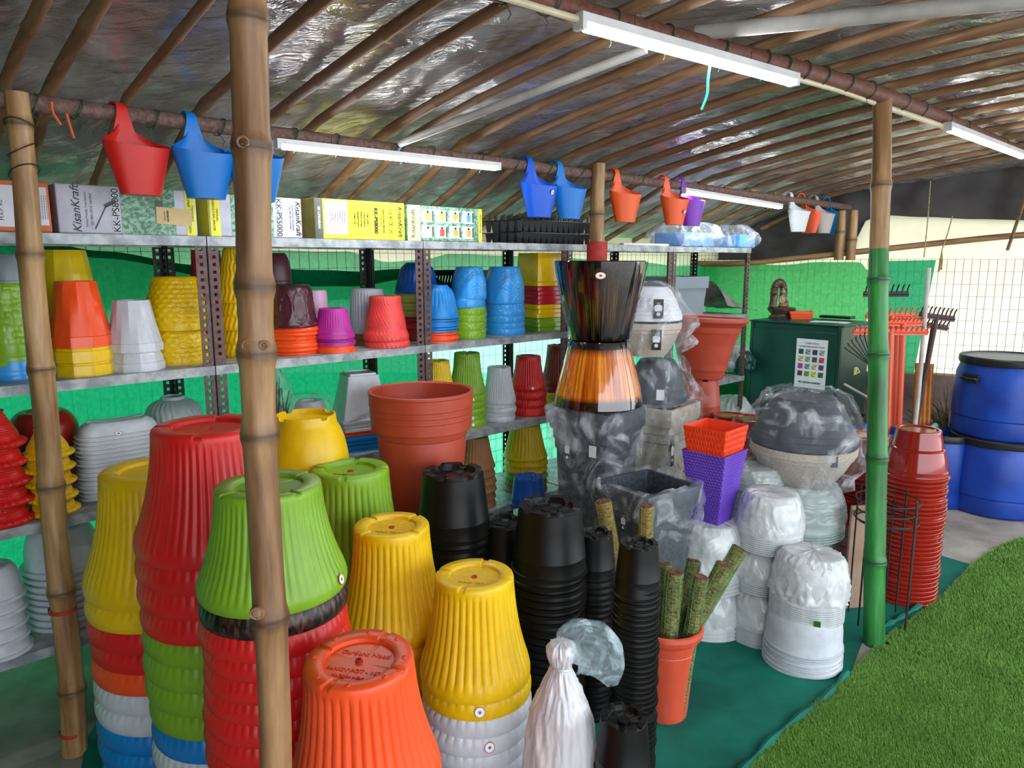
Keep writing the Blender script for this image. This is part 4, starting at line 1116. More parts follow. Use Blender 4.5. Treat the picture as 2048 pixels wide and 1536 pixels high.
# grey rectangular planters, white board and grey cloth in the right-hand racks
def trough(loc, rz, d, mat, label, group=None, name='rectangular_planter'):
    x, y, z = d; mb = MB()
    prof = [(0.84, 0.0), (0.93, 0.72), (0.99, 0.72), (1.0, 1.0), (0.94, 1.0), (0.90, 0.70), (0.80, 0.03)]
    for k, (f, h) in enumerate(prof):
        for sx, sy in ((-1, -1), (1, -1), (1, 1), (-1, 1)): mb.v.append(Vector((sx * x / 2 * f, sy * y / 2 * f, h * z)))
    for k in range(len(prof) - 1):
        for j in range(4): a = k * 4 + j; b_ = k * 4 + (j + 1) % 4; mb.f.append((a, b_, b_ + 4, a + 4))
    mb.f.append((3, 2, 1, 0)); l = (len(prof) - 1) * 4; mb.f.append((l, l + 1, l + 2, l + 3))
    return mb.build(name, mat, smooth=False, loc=loc, rz=rz, label=label, cat='planter', group=group)
M['slate'] = plastic((0.47, 0.52, 0.55), 0.5)
p = atq(1350, 600, 2.74); trough((p.x, p.y, 1.185), RZ - 0.15, (0.36, 0.24, 0.26), M['slate'], 'grey rectangular planter on the second shelf behind the big terracotta pot')
p = atq(1412, 600, 2.80); mb = MB(); mb.v = [TQ(tq_of(p)[0] - 0.06, 2.86, 1.185), TQ(tq_of(p)[0] + 0.10, 2.86, 1.185), TQ(tq_of(p)[0] + 0.06, 2.90, 1.36), TQ(tq_of(p)[0] - 0.05, 2.90, 1.38)]
mb.v += [v + Vector((-0.003, 0.003, 0)) for v in mb.v]; mb.f = [(0, 1, 2, 3), (7, 6, 5, 4), (0, 4, 5, 1), (1, 5, 6, 2), (2, 6, 7, 3), (3, 7, 4, 0)]
at_base(mb.build('white_board', M['paper'], smooth=False, label='white board leaning beside the grey rectangular planter', cat='board'), mb.v[0])
M['gcloth'] = noisy('grey_cloth', (0.36, 0.36, 0.34), (0.52, 0.51, 0.48), rough=0.9, sc=12)
mb = MB(); n = 20
tc_ = tq_of(atq(1445, 600, 2.8))[0]
for i in range(n + 1):
    for j in range(11):
        s_, w = i / n, j / 10
        h = 0.21 * (1 - s_) ** 1.2 + 0.01
        mb.v.append(TQ(tc_ - 0.20 + 0.42 * s_, 2.64 + 0.3 * w, 1.187 + h * (1 - (2 * w - 1) ** 2 * 0.75) + 0.008 * noise.noise(Vector((i * 0.6, j * 0.7, 1)))))
for i in range(n):
    for j in range(10): a = i * 11 + j; mb.f.append((a, a + 11, a + 12, a + 1))
o = mb.build('folded_cloth', M['gcloth'], label='grey cloth heap sloping down right of the grey planter', cat='cloth'); at_base(o, TQ(tc_, 2.8, 1.187))

# ---- third shelf (z 0.745)
on_shelf('ruffle', -22, 822, 905, 60, 2.66, 2, [RED] * 5, 'the red ruffled stack at the left edge', 'ruffled cone pot', 'red ruffled cone pots', rough=0.4)
GDK = (0.13, 0.30, 0.10); BRO = (0.58, 0.34, 0.12); LGR = (0.70, 0.66, 0.74)
for c_, n_ in ((GDK, 'dark green'), (BRO, 'tan'), (LGR, 'lilac grey')): NAMES[c_] = n_
on_shelf('bowl', 81, 822, 897, 64, 2.86, 2, [BRK, GDK, BRO, DRD, LGR], 'the bowl stack behind the yellow ruffled one', 'round bowl', 'bowls behind the yellow ruffled pots', rough=0.3)
on_shelf('ruffle', 90, 858, 922, 47, 2.66, 2, [YEL] * 5, 'the yellow ruffled stack', 'ruffled cone pot', 'yellow ruffled cone pots', rough=0.4, rot=0.1)
on_shelf('ruffle', 168, 870, 930, 30, 2.96, 2, [GDK] * 6, 'the dark stack left of the white troughs', 'cone pot', 'dark cone pots at the back')
ov = on_shelf('oval', 232, 838, 882, 78, 2.74, 2, [WHI] * 15, 'the white oval stack', 'oval trough', 'white oval troughs nested on the third shelf', rot=RZ, sy=0.62, name='oval_trough', rough=0.3, cat='planter')
face_sticker(ov[0], 'oval', 0.5, 0.0, 0.008, ST1, sx=1.5, label='small oval sticker')
FRO = (0.72, 0.78, 0.78); NAMES[FRO] = 'frosted'
on_shelf('fbowl', 346, 792, 860, 54, 2.86, 2, [FRO, FRO], 'the frosted fluted pair behind the red pot', 'fluted bowl', 'frosted fluted bowls', rough=0.25)
# dry plant bunch in film and a white pot in film
p = atq(540, 800, 2.78)
mb = MB()
rnd = random.Random(5)
for k in range(70):
    a = rnd.uniform(0, 6.28); r0 = rnd.uniform(0, 0.05); base = Vector((p.x + r0 * math.cos(a), p.y + r0 * math.sin(a), 0.75)); tip = base + Vector((rnd.uniform(-0.05, 0.05), rnd.uniform(-0.05, 0.05), rnd.uniform(0.15, 0.34)))
    mb.tube([base, (base + tip) / 2 + Vector((rnd.uniform(-.02, .02), rnd.uniform(-.02, .02), 0)), tip], [0.004, 0.005, 0.002], 4)
M['dry'] = noisy('dried_stalks', (0.12, 0.10, 0.10), (0.30, 0.24, 0.20), rough=0.8, sc=20)
dr = mb.build('dried_bunch', M['dry'], label='dark dried bunch wrapped in film just right of the thick post', cat='dried plant'); at_base(dr, (p.x, p.y, 0.75))
FILM = film('clear_film', lo=0.08, hi=0.6); FILMT = film('thin_film', lo=0.04, hi=0.5, sc=6)
MILK = film('milky_film', (0.85, 0.87, 0.87), lo=0.60, hi=0.92, sc=6.0, rough=0.2, bump=1.0, fmin=0.35, fmax=0.7)
MILK2 = film('grey_milky_film', (0.80, 0.84, 0.83), lo=0.40, hi=0.85, sc=4.0, rough=0.14, stretch=(1, 1, 5), bump=1.0, fmin=0.35, fmax=0.7)
def crumple(rows, pos, mat, parent=None, amp=0.014, fr=9.0, seg=90, sub=5, seed=0.0, sqn=None, rz=0.0, tips=(), name='film_wrap', flat=1.0):
    """a creased film bag following a profile; tips = (angle, height, reach) pointed corners"""
    R2 = []
    for (a, b) in zip(rows, rows[1:]):
        for k in range(sub): t = k / sub; R2.append((a[0] + (b[0] - a[0]) * t, a[1] + (b[1] - a[1]) * t))
    R2.append(rows[-1])
    def mod(i, th, r, z):
        f = sq(th, sqn, -rz) if sqn else 1.0
        p = Vector((math.cos(th) * fr * 0.35, math.sin(th) * fr * 0.35, z * fr + seed))
        n1 = 1 - abs(noise.noise(p)) * 2; n2 = noise.noise(p * 2.7 + Vector((3, 1, 2)))
        d = amp * (n1 ** 2) * 1.1 + amp * 0.5 * n2
        for (ta, tz, tr, tw) in tips:
            dd = abs((th - ta + PI) % (2 * PI) - PI)
            d += tr * math.exp(-(dd / tw) ** 2 - ((z - tz) / 0.05) ** 2)
        return max(0.002, r * f + d), z + amp * 0.5 * n2
    mb = MB().lathe(R2, seg, mod)
    o = mb.build(name, mat, parent, angle=0)
    if parent is None: o.location = pos
    else: place_child(o, parent, Matrix.Translation(pos))
    return o
place = (p.x, p.y, 0.752)
crumple([(0.07, 0.0), (0.09, 0.1), (0.085, 0.25), (0.04, 0.36), (0.02, 0.40)], place, FILM, dr, amp=0.02)
wb = on_shelf('bowl', 620, 800, 862, 40, 2.74, 2, [WHI], 'in clear film left of the white square planters', 'round pot', 'x', rough=0.3)[0]
crumple([(0.135, 0.0), (0.135, 0.06), (0.12, 0.16), (0.11, wb.scale[2] * 0.9), (0.07, wb.scale[2] + 0.02), (0.0, wb.scale[2] + 0.03)], wb.location, FILMT, wb, amp=0.014)
on_shelf('square', 720, 743, 845, 52, 2.72, 2, [WHI, WHI, WHI, ORA, BLU, BLU, BLU, BLU], 'the square stack left of the terracotta tubs', 'square planter', 'square planters under the white one', rot=RZ - 0.25, rough=0.3, name='square_planter', cat='planter')
on_shelf('bell', 876, 720, 790, 34, 2.74, 2, [YEL, YEL, YEL], 'the small yellow stack behind the terracotta tubs', FN, 'small yellow bell pots')
a_ = on_shelf('bell', 935, 705, 795, 37, 2.72, 2, [LIM] * 6, 'the lime stack on the third shelf', FN, 'lime bell pots on the third shelf')
b_ = on_shelf('bell', 998, 733, 812, 34, 2.71, 2, [WHI] * 5, 'the white stack on the third shelf', FN, 'white bell pots on the third shelf')
c_ = on_shelf('bell', 1058, 711, 783, 36, 2.70, 2, [RED] * 4, 'the red stack on the third shelf', FN, 'red bell pots on the third shelf')
for o, mt_ in ((a_[1], ST2), (a_[4], ST2), (a_[5], ST2), (b_[1], ST3), (c_[0], ST2)): face_sticker(o, 'bell', 0.09, 0.25, 0.008, mt_, label='tiny round sticker')
on_shelf('bell', 1122, 690, 775, 38, 2.80, 2, [BRK, BRK, YEL, YEL], 'the stack behind the gold glazed pot', FN, 'bell pots behind the gold glazed pot')
# ---- bottom shelf (z 0.33)
on_shelf('rimbowl', 120, 1048, 1152, 74, 2.78, 3, [WHI] * 9, 'the white bowls on the bottom shelf', 'white bowl'.replace('white ', 'deep '), 'white bowls on the bottom shelf', rough=0.3)
on_shelf('rimbowl', -22, 1130, 1215, 58, 2.66, 3, [WHI] * 5, 'the bowls at the bottom left edge', 'deep bowl', 'white bowls at the bottom left edge', rough=0.3)
on_shelf('conef', 952, 872, 943, 40, 2.70, 3, [BRN] * 6, 'the brown stack on the bottom shelf', 'fluted pot', 'brown fluted pots', rough=0.6)
on_shelf('conef', 1052, 848, 924, 45, 2.72, 3, [YEL, YEL, YEL, LIM, BRN, BRN], 'the yellow stack on the bottom shelf', 'fluted pot', 'fluted pots under the yellow one')
on_shelf('nursery', 1058, 952, 1020, 36, 2.52, 3, [DBL], 'upturned in front of the bottom shelf', 'nursery pot', 'x')
# ---- bagged goods on the lower shelves at the far right
for (u, v, q, z, sc_, mt, lb) in ((1460, 770, 2.75, 0.75, 0.13, MILK2, 'grey film bag of pots on the shelf left of the cabinet'), (1478, 760, 2.68, 0.75, 0.10, M['greenmetal'], 'shiny dark green bag on the shelf beside the cabinet'), (1465, 800, 2.7, 0.34, 0.15, MILK, 'white film bag on the bottom shelf beside the cabinet')):
    p = atq(u, v, q)
    crumple([(0.6 * sc_, 0), (sc_, 0.3 * sc_), (sc_ * 0.95, sc_), (sc_ * 0.5, 1.5 * sc_), (0.0, 1.6 * sc_)], (p.x, p.y, z), mt, amp=0.02, name='plastic_bag', seed=u)
    o = COL.objects[-1]; o['label'] = lb; o['category'] = 'bag'

# ---- top shelf (z 1.63): sprayer cartons
def face_frame(t, q, z):
    """matrix whose x runs along the rack, y is up, z points to the aisle"""
    return Matrix(((S2.x, 0, -N2.x, TQ(t, q).x), (S2.y, 0, -N2.y, TQ(t, q).y), (0, 1, 0, z), (0, 0, 0, 1)))
def carton(u0, u1, vb0, h, dep, mat, label, q=2.62, side=None):
    t0 = tq_of(atq(u0, vb0, q))[0]; t1 = tq_of(atq(u1, vb0 + 10, q))[0]; w = t1 - t0
    e = empty('sprayer_carton', TQ((t0 + t1) / 2, q + dep / 2, 1.632), RZ, label, 'carton', 'cartons on the top shelf')
    mb = MB().box((0, 0, h / 2), (w, dep, h)); o = mb.build('box_body', mat, e, smooth=False)
    bv = o.modifiers.new('b', 'BEVEL'); bv.width = 0.004; bv.segments = 2
    MB().box((0, 0, h + 0.0006), (w * 0.98, 0.045, 0.0012)).build('packing_tape', M['tape'], e, smooth=False)
    def ff(x, y):    # centre-of-face coordinates in metres
        return mat_of(e) @ Matrix(((1, 0, 0, x), (0, 0, -1, -dep / 2 - 0.0006), (0, 1, 0, y), (0, 0, 0, 1)))
    return e, w, h, ff
M['tape'] = noisy('packing_tape', (0.55, 0.50, 0.35), (0.62, 0.57, 0.42), rough=0.25, sc=10)
def pane(e, ff, x, y, w, h, mat, name='printed_panel', z=0.0):
    mb = MB().box((0, 0, z), (w, h, 0.0008)); o = mb.build(name, mat, smooth=False); place_child(o, e, ff(x, y)); return o
def words(e, ff, x, y, s_, size, mat, rot=90, shear=0.0, bold=0.0, z=0.0008, name='lettering'):
    me = textmesh(s_, size, 0.0003, shear, bold); me.materials.append(None)
    o = obj(name, me, mat); place_child(o, e, ff(x, y) @ Matrix.Translation((0, 0, z)) @ Matrix.Rotation(math.radians(rot), 4, 'Z')); return o
M['boxor'] = noisy('orange_carton', (0.80, 0.40, 0.22), (0.88, 0.50, 0.30), rough=0.7, sc=8)
M['boxgy'] = noisy('silver_printed_carton', (0.66, 0.66, 0.72), (0.80, 0.79, 0.84), rough=0.45, sc=6)
M['boxye'] = noisy('yellow_carton', (0.86, 0.83, 0.12), (0.93, 0.90, 0.22), rough=0.4, sc=6)
M['boxgn'] = noisy('foliage_print', (0.28, 0.46, 0.36), (0.58, 0.74, 0.62), rough=0.45, sc=38, detail=3, lo=0.42, hi=0.6, dist=1.5)
M['boxol'] = noisy('olive_carton', (0.46, 0.42, 0.20), (0.58, 0.54, 0.26), rough=0.6, sc=6)
M['prgrey'] = noisy('grey_print', (0.70, 0.70, 0.76), (0.84, 0.84, 0.88), rough=0.5, sc=9)
M['dkgreyp'] = noisy('dark_grey_print', (0.28, 0.30, 0.28), (0.36, 0.38, 0.34), rough=0.5, sc=20)
M['oprint'] = noisy('amber_print', (0.85, 0.60, 0.25), (0.92, 0.70, 0.35), rough=0.5, sc=20)
M['rprint'] = noisy('red_print', (0.82, 0.25, 0.20), (0.9, 0.35, 0.28), rough=0.5, sc=20)
M['bprint'] = noisy('blue_print', (0.30, 0.60, 0.80), (0.4, 0.68, 0.86), rough=0.5, sc=20)
M['creamp'] = noisy('cream_print', (0.88, 0.85, 0.55), (0.93, 0.90, 0.62), rough=0.5, sc=10)
M['tag'] = noisy('tan_card_tag', (0.78, 0.68, 0.46), (0.84, 0.75, 0.54), rough=0.7, sc=10)
def icon_col(e, ff, x, ys, s_):
    for k, y in enumerate(ys):
        mb = MB()
        for (a, b_, c, d) in ((0, s_ / 2, s_, 0.0012), (0, -s_ / 2, s_, 0.0012), (s_ / 2, 0, 0.0012, s_), (-s_ / 2, 0, 0.0012, s_)): mb.box((a, b_, 0.0004), (c, d, 0.0006))
        if k % 4 == 0: mb.tube([(-.3 * s_, -.3 * s_, 0.0005), (0, .3 * s_, 0.0005), (.3 * s_, -.3 * s_, 0.0005), (-.3 * s_, -.3 * s_, 0.0005)], 0.0008, 4)
        elif k % 4 == 1: mb.box((0, -.05 * s_, .0005), (.08 * s_, .5 * s_, .0006)); mb.box((0, .2 * s_, .0005), (.4 * s_, .25 * s_, .0006)); mb.box((0, -.3 * s_, .0005), (.35 * s_, .07 * s_, .0006))
        elif k % 4 == 2: mb.box((0, .12 * s_, .0005), (.6 * s_, .16 * s_, .0006)); mb.box((0, -.12 * s_, .0005), (.06 * s_, .4 * s_, .0006))
        else: mb.box((-.16 * s_, 0, .0005), (.08 * s_, .6 * s_, .0006)); mb.box((.16 * s_, 0, .0005), (.08 * s_, .6 * s_, .0006)); mb.box((0, -.34 * s_, .0005), (.6 * s_, .06 * s_, .0006))
        o = mb.build('handling_icon', M['ink'], smooth=False); place_child(o, e, ff(x, y) @ Matrix.Translation((0, 0, 0.0006)))
H1 = 0.150
e, w, h, ff = carton(-90, 107, 466, H1, 0.20, M['boxor'], 'orange and white carton with handling icons at the left edge')
pane(e, ff, w * 0.02, h * 0.5, w * 0.36, h * 0.8, M['paper']); words(e, ff, -w * 0.02, h * 0.42, 'M.R.P. Rs.', 0.015, M['ink']); words(e, ff, -w * 0.10, h * 0.65, '1150', 0.015, M['ink'])
icon_col(e, ff, w * 0.24, [h * 0.82, h * 0.61, h * 0.40, h * 0.19], 0.024)
pane(e, ff, w * 0.42, h * 0.52, w * 0.1, h * 0.75, M['paper'])
for k in range(4): words(e, ff, w * (0.385 + 0.025 * k), h * 0.5, 'Handle with care keep dry this side up', 0.0045, M['ink'])
e, w, h, ff = carton(119, 397, 470, H1, 0.19, M['boxgy'], 'silver grey sprayer carton with green foliage print behind the red hanging pot')
pane(e, ff, w * 0.13, h * 0.5, w * 0.40, h, M['boxgn']); pane(e, ff, w * 0.45, h * 0.5, w * 0.075, h, M['boxye'])
words(e, ff, -w * 0.375, h * 0.5, 'KisanKraft', 0.034, M['ink'], shear=0.3); words(e, ff, -w * 0.31, h * 0.5, 'Farmer Friendly Tools Solution', 0.0085, M['ink']); words(e, ff, -w * 0.275, h * 0.5, 'ISO 9001:2015 Certified', 0.010, M['ink'])
words(e, ff, -w * 0.105, h * 0.5, 'KK-PS8000', 0.030, M['paper'], bold=0.0022, z=0.0010); words(e, ff, -w * 0.105, h * 0.5, 'KK-PS8000', 0.030, M['ink'], bold=0.0003, z=0.0016)
words(e, ff, w * 0.44, h * 0.5, 'AGRICULTURAL SPRAYER', 0.0115, M['ink'], z=0.0012); words(e, ff, w * 0.465, h * 0.5, '(MANUAL)', 0.0115, M['ink'], z=0.0012)
# drawn spray lance
mb = MB().tube([(-0.02, -0.06, 0), (0.01, 0.0, 0), (0.02, 0.02, 0)], 0.0022, 5); mb.tube([(0.012, 0.012, 0), (0.045, 0.030, 0)], 0.006, 5); o = mb.build('printed_lance', M['dkgreyp']); place_child(o, e, ff(-w * 0.21, h * 0.5))
pane(e, ff, w * 0.21, h * 0.55, w * 0.06, h * 0.4, M['dkgreyp'], z=0.0006)
mb = MB().box((0, 0, 0), (0.115, 0.055, 0.001)); o = mb.build('card_tag', M['tag'], smooth=False); place_child(o, e, ff(w * 0.32, h * 0.42) @ Matrix.Translation((0, 0, 0.002)) @ Matrix.Rotation(-0.04, 4, 'Z')); o['label'] = 'tan card tag'
words(e, ff, w * 0.27, h * 0.42, 'KK-PS5000', 0.008, M['ink'], z=0.003, bold=0.0003); words(e, ff, w * 0.245, h * 0.42, 'KisanKraft', 0.007, M['ink'], z=0.003, shear=0.3)
e, w, h, ff = carton(421, 606, 476, H1 * 0.98, 0.19, M['boxgy'], 'yellow ended sprayer carton partly behind the thick post')
pane(e, ff, -w * 0.44, h * 0.5, w * 0.10, h, M['boxye']); words(e, ff, -w * 0.455, h * 0.5, 'AGRICULTURAL SPRAYER', 0.0095, M['ink'], rot=-90, z=0.0012); words(e, ff, -w * 0.42, h * 0.5, '(MANUAL)', 0.0095, M['ink'], rot=-90, z=0.0012)
pane(e, ff, -w * 0.05, h * 0.5, w * 0.45, h, M['boxgn']); words(e, ff, w * 0.235, h * 0.5, 'KK-PS5000', 0.030, M['paper'], rot=-90, bold=0.0022, z=0.001); words(e, ff, w * 0.235, h * 0.5, 'KK-PS5000', 0.030, M['ink'], rot=-90, bold=0.0002, z=0.0016)
words(e, ff, w * 0.455, h * 0.5, 'KisanKraft', 0.030, M['ink'], rot=-90, shear=0.3); words(e, ff, w * 0.395, h * 0.5, 'Farmer Friendly Tools Solution', 0.0075, M['ink'], rot=-90); words(e, ff, w * 0.365, h * 0.5, 'ISO 9001:2015 Certified', 0.0085, M['ink'], rot=-90)
e2 = MB().box((-w / 2 - 0.0006, 0, h / 2), (0.0012, 0.188, h * 0.98)).build('end_flap', M['boxye'], e, smooth=False)
e, w, h, ff = carton(632, 811, 484, H1 * 1.03, 0.19, M['boxye'], 'bright yellow sprayer carton with white data panel')
MB().box((-w / 2 - 0.0006, 0, h / 2), (0.0012, 0.188, h * 0.98)).build('end_flap', M['boxol'], e, smooth=False)
pane(e, ff, -w * 0.46, h * 0.5, w * 0.08, h, M['dkgreyp']); words(e, ff, -w * 0.46, h * 0.52, 'EK UPKARAN', 0.014, M['paper'], rot=-90, z=0.0012, bold=0.0005)
pane(e, ff, -w * 0.28, h * 0.54, w * 0.24, h * 0.84, M['prgrey'])
for k in range(7): words(e, ff, -w * (0.19 + 0.025 * k), h * 0.55, ['Standard content', 'Spray tank capacity 8 litre', 'Working pressure 1-3 bar', 'Lance and nozzle set', 'Shoulder strap', 'Spare washers', 'Use clean water only'][k], 0.0055, M['ink'], rot=-90)
for k, s_ in enumerate(['Trigger Lock', 'Adjustable Nozzle', 'Pressure Storage', 'Control Pressure', 'High Quality']): words(e, ff, w * (-0.08 + 0.036 * k), h * 0.55, '+ ' + s_, 0.0085, M['ink'], rot=-90, bold=0.0002)
words(e, ff, w * 0.155, h * 0.5, 'KK-PS8000', 0.0225, M['ink'], rot=-90, bold=0.0008); words(e, ff, w * 0.245, h * 0.5, 'AGRICULTURAL SPRAYER', 0.0085, M['ink'], rot=-90, bold=0.0002); words(e, ff, w * 0.215, h * 0.5, '(MANUAL)', 0.0085, M['ink'], rot=-90)
icon_col(e, ff, w * 0.33, [h * 0.75, h * 0.58, h * 0.41, h * 0.24], 0.018); words(e, ff, w * 0.44, h * 0.5, 'KisanKraft', 0.030, M['ink'], rot=-90, shear=0.3)
e, w, h, ff = carton(816, 964, 491, H1 * 1.0, 0.19, M['boxgn'], 'green carton with eight small sprayer pictures', q=2.62)
pane(e, ff, -w * 0.42, h * 0.5, w * 0.16, h, M['creamp']); words(e, ff, -w * 0.43, h * 0.5, 'KisanKraft', 0.028, M['ink'], rot=90, shear=-0.3, z=0.0012)
pane(e, ff, w * 0.475, h * 0.5, w * 0.05, h, M['boxye']); words(e, ff, w * 0.475, h * 0.55, 'Other products range', 0.0095, M['ink'], rot=-90, z=0.0012)
cols8 = ['oprint', 'oprint', 'oprint', 'bprint', 'prgrey', 'rprint', 'oprint', 'oprint']
for k in range(8):
    cx, cy = w * (-0.25 + 0.183 * (k % 4)), h * (0.72 if k < 4 else 0.27)
    pane(e, ff, cx, cy, w * 0.155, h * 0.36, M['paper']); pane(e, ff, cx + 0.004, cy - 0.004, w * 0.06, h * 0.2, M[cols8[k]], 'printed_sprayer', z=0.0008); pane(e, ff, cx + 0.003, cy + h * 0.11, w * 0.025, h * 0.06, M['ink'], 'printed_pump', z=0.0008); pane(e, ff, cx + w * 0.068, cy, w * 0.02, h * 0.3, M['dkgreyp'], 'printed_caption', z=0.0009)
# black seedling trays
for k in range(3):
    t = tq_of(atq(1060 + 40 * k, 480, 2.70))[0]
for k in range(2):
    tA = tq_of(atq(1050, 490, 2.66))[0]; tB = tq_of(atq(1195, 492, 2.66))[0]; wd = tB - tA
    mb = MB(); zb = 1.632 + 0.062 * k
    mb.box((0, 0, 0.056), (wd, 0.30, 0.004))
    for i in range(13):
        for j in range(5):
            x, y = -wd / 2 + wd * (i + 0.5) / 13, -0.15 + 0.30 * (j + 0.5) / 5
            mb.lathe([(0, 0), (0.013, 0), (0.024, 0.055)], 4, off=(x, y, 0))
            if k: mb.tube([(x, y, 0.058), (x, y - 0.004, 0.09)], 0.005, 5)
    mb.build('seedling_tray', M['black'], smooth=False, loc=TQ((tA + tB) / 2, 2.66 + 0.18, zb), rz=RZ, label=['lower black seedling tray on the top shelf left of the middle post', 'upper black seedling tray with pegs, left of the middle post'][k], cat='tray', group='black seedling trays on the top shelf')
# blue trays in film, metal strip
for k, (u, lb) in enumerate(((1368, 'pale blue tray bagged in clear film on the top shelf'), (1465, 'smaller pale blue tray in film at the right end of the top shelf'))):
    p = atq(u, 495, 2.74); wd = 0.34 if k == 0 else 0.2
    mb = MB().box((0, 0, 0.045), (wd, 0.24, 0.09)); o = mb.build('blue_tray', plastic((0.35, 0.62, 0.88)), smooth=False, loc=(p.x, p.y, 1.632), rz=RZ, label=lb, cat='tray')
    bv = o.modifiers.new('b', 'BEVEL'); bv.width = 0.015; bv.segments = 3
    crumple([(wd * 0.56, 0.0), (wd * 0.60, 0.03), (wd * 0.56, 0.1), (wd * 0.36, 0.15), (0.0, 0.15)], (p.x, p.y, 1.634), film('clear_film', lo=0.15, hi=0.8), o, amp=0.03, seed=u, tips=((2.4, 0.1, 0.08, 0.3), (5.6, 0.06, 0.06, 0.3)))
pA, pB = atq(1243, 494, 2.60), atq(1333, 499, 2.60)
MB().box((0, 0, 0.006), ((pA - pB).length, 0.03, 0.012)).build('metal_strip', M['white_metal'], smooth=False, loc=((pA.x + pB.x) / 2, (pA.y + pB.y) / 2, 1.632), rz=RZ, label='white metal strip lying on the edge of the top shelf', cat='strip')
# ================================================================== MIDDLE GROUP
M['granite'] = noisy('dark_speckled_stone_plastic', (0.17, 0.19, 0.22), (0.30, 0.33, 0.37), rough=0.6, sc=60, detail=6, lo=0.35, hi=0.65)
M['beige'] = noisy('beige_stone_plastic', (0.66, 0.62, 0.56), (0.80, 0.76, 0.70), rough=0.7, sc=30, detail=6)
FPH = film('planter_film', lo=0.05, hi=0.55, sc=5)
def planter_sq(pos, rz, a, H, mat, label, rows=None, cat='planter', name='square_planter', ornament=True):
    rows = rows or [(0.40, 0.0), (0.86, 0.0), (0.90, 0.01), (0.90, 0.05), (0.86, 0.055), (0.85, 0.10), (0.80, 0.105), (0.79, 0.14), (0.75, 0.145), (0.80, 0.60), (0.84, 0.80), (0.88, 0.81), (0.885, 0.85), (0.92, 0.86), (0.925, 0.90), (0.98, 0.905), (1.0, 0.92), (1.0, 0.985), (0.985, 1.0), (0.90, 1.0), (0.88, 0.97), (0.78, 0.5), (0.0, 0.48)]
    mb = MB().lathe([(r * a / 2, z * H) for r, z in rows], 80, lambda i, th, r, z: (r * sq(th, 18), z))
    o = mb.build(name, mat, angle=30, loc=pos, rz=rz, label=label, cat=cat)
    return o
def film_sq(o, a, H, mat, amp=0.014, seed=0.0, tips=(), top=True, drop=0.0):
    rows = [(a * 0.50, 0.01), (a * 0.52, H * 0.1), (a * 0.49, H * 0.4), (a * 0.51, H * 0.8), (a * 0.545, H * 0.93), (a * 0.535, H + 0.012)]
    if top: rows += [(a * 0.3, H + 0.016), (0.0, H + 0.012)]
    else: rows += [(a * 0.49, H + 0.02), (a * 0.46, H - 0.02)]
    return crumple(rows, o.location, mat, o, amp=amp, seed=seed, sqn=10, rz=o.rotation_euler[2], tips=tips, fr=7)
def label_on(parent, pos, nrm, w, h, mat, name='paper_label', up=(0, 0, 1)):
    n = Vector(nrm).normalized(); upv = Vector(up); x = upv.cross(n).normalized(); y = n.cross(x)
    Mx = Matrix(((x.x, y.x, n.x, pos[0]), (x.y, y.y, n.y, pos[1]), (x.z, y.z, n.z, pos[2]), (0, 0, 0, 1)))
    mb = MB().box((0, 0, 0), (w, h, 0.001)); o = mb.build(name, mat, smooth=False); place_child(o, parent, Mx); return o, Mx
M['skin'] = noisy('printed_skin', (0.62, 0.44, 0.36), (0.70, 0.52, 0.42), rough=0.6, sc=20)
M['greenprint'] = noisy('green_print', (0.12, 0.22, 0.16), (0.18, 0.30, 0.22), rough=0.5, sc=20)
def portrait(parent, pos, nrm, w=0.030, h=0.105):
    """tall sticker: a person in a white shirt standing on a dark lower panel"""
    o, Mx = label_on(parent, pos, nrm, w, h, M['greenprint'], 'product_sticker')
    o['label'] = 'tall sticker of a person in a white shirt'
    def bit(shape, mat, nm):
        b = shape.build(nm, mat, smooth=False); place_child(b, o, Mx)
    bit(MB().lathe([(w * 0.2, 0.0006), (w * 0.2, 0.0012), (0, 0.0013)], 16, off=(0, h * 0.30, 0)), M['skin'], 'printed_head')
    mb = MB(); ys = [(0.22, 0.10), (0.17, 0.34), (0.05, 0.40), (-0.10, 0.33), (-0.12, 0.30)]
    for y, x in ys: mb.v += [Vector((-x * w, y * h, 0.0011)), Vector((x * w, y * h, 0.0011))]
    for k in range(len(ys) - 1): a = k * 2; mb.f.append((a + 2, a + 3, a + 1, a))
    bit(mb, M['paper'], 'printed_shirt')
    bit(MB().box((0, -h * 0.30, 0.0008), (w * 0.8, h * 0.34, 0.0008)), M['ink'], 'printed_lower')
    bit(MB().lathe([(w * 0.2, 0.0012), (w * 0.2, 0.0016), (0, 0.0017)], 14, off=(0, -h * 0.27, 0)), M['prgrey'], 'printed_badge')
    bit(MB().box((0, h * 0.37, 0.0010), (w * 0.40, h * 0.05, 0.0010)), M['ink'], 'printed_hair')
    return o
# A: dark stone-look planter under the glazed pots
pA = atD(1196, 812, 3.18); rzA = math.radians(50)
A = planter_sq((pA.x, pA.y, 0.0), rzA, 0.315, 0.915, M['granite'], 'tall dark grey planter in film under the black and gold glazed pots')
film_sq(A, 0.315, 0.915, FPH, 0.016, 2.0, tips=((5.2, 0.80, 0.05, 0.25),))
nL = Vector((-math.sin(rzA), math.cos(rzA), 0)) * -1; nL = Vector((math.cos(rzA + PI), math.sin(rzA + PI), 0)); nR = Vector((math.cos(rzA - PI / 2), math.sin(rzA - PI / 2), 0))
cA = Vector((pA.x, pA.y, 0))
yl = nL.cross(Vector((0, 0, 1)))
portrait(A, cA + nL * 0.150 + yl * 0.055 + Vector((0, 0, 0.74)), nL, 0.034, 0.115)
label_on(A, cA + nL * 0.150 - yl * 0.075 + Vector((0, 0, 0.755)), nL, 0.036, 0.05, M['paper'])
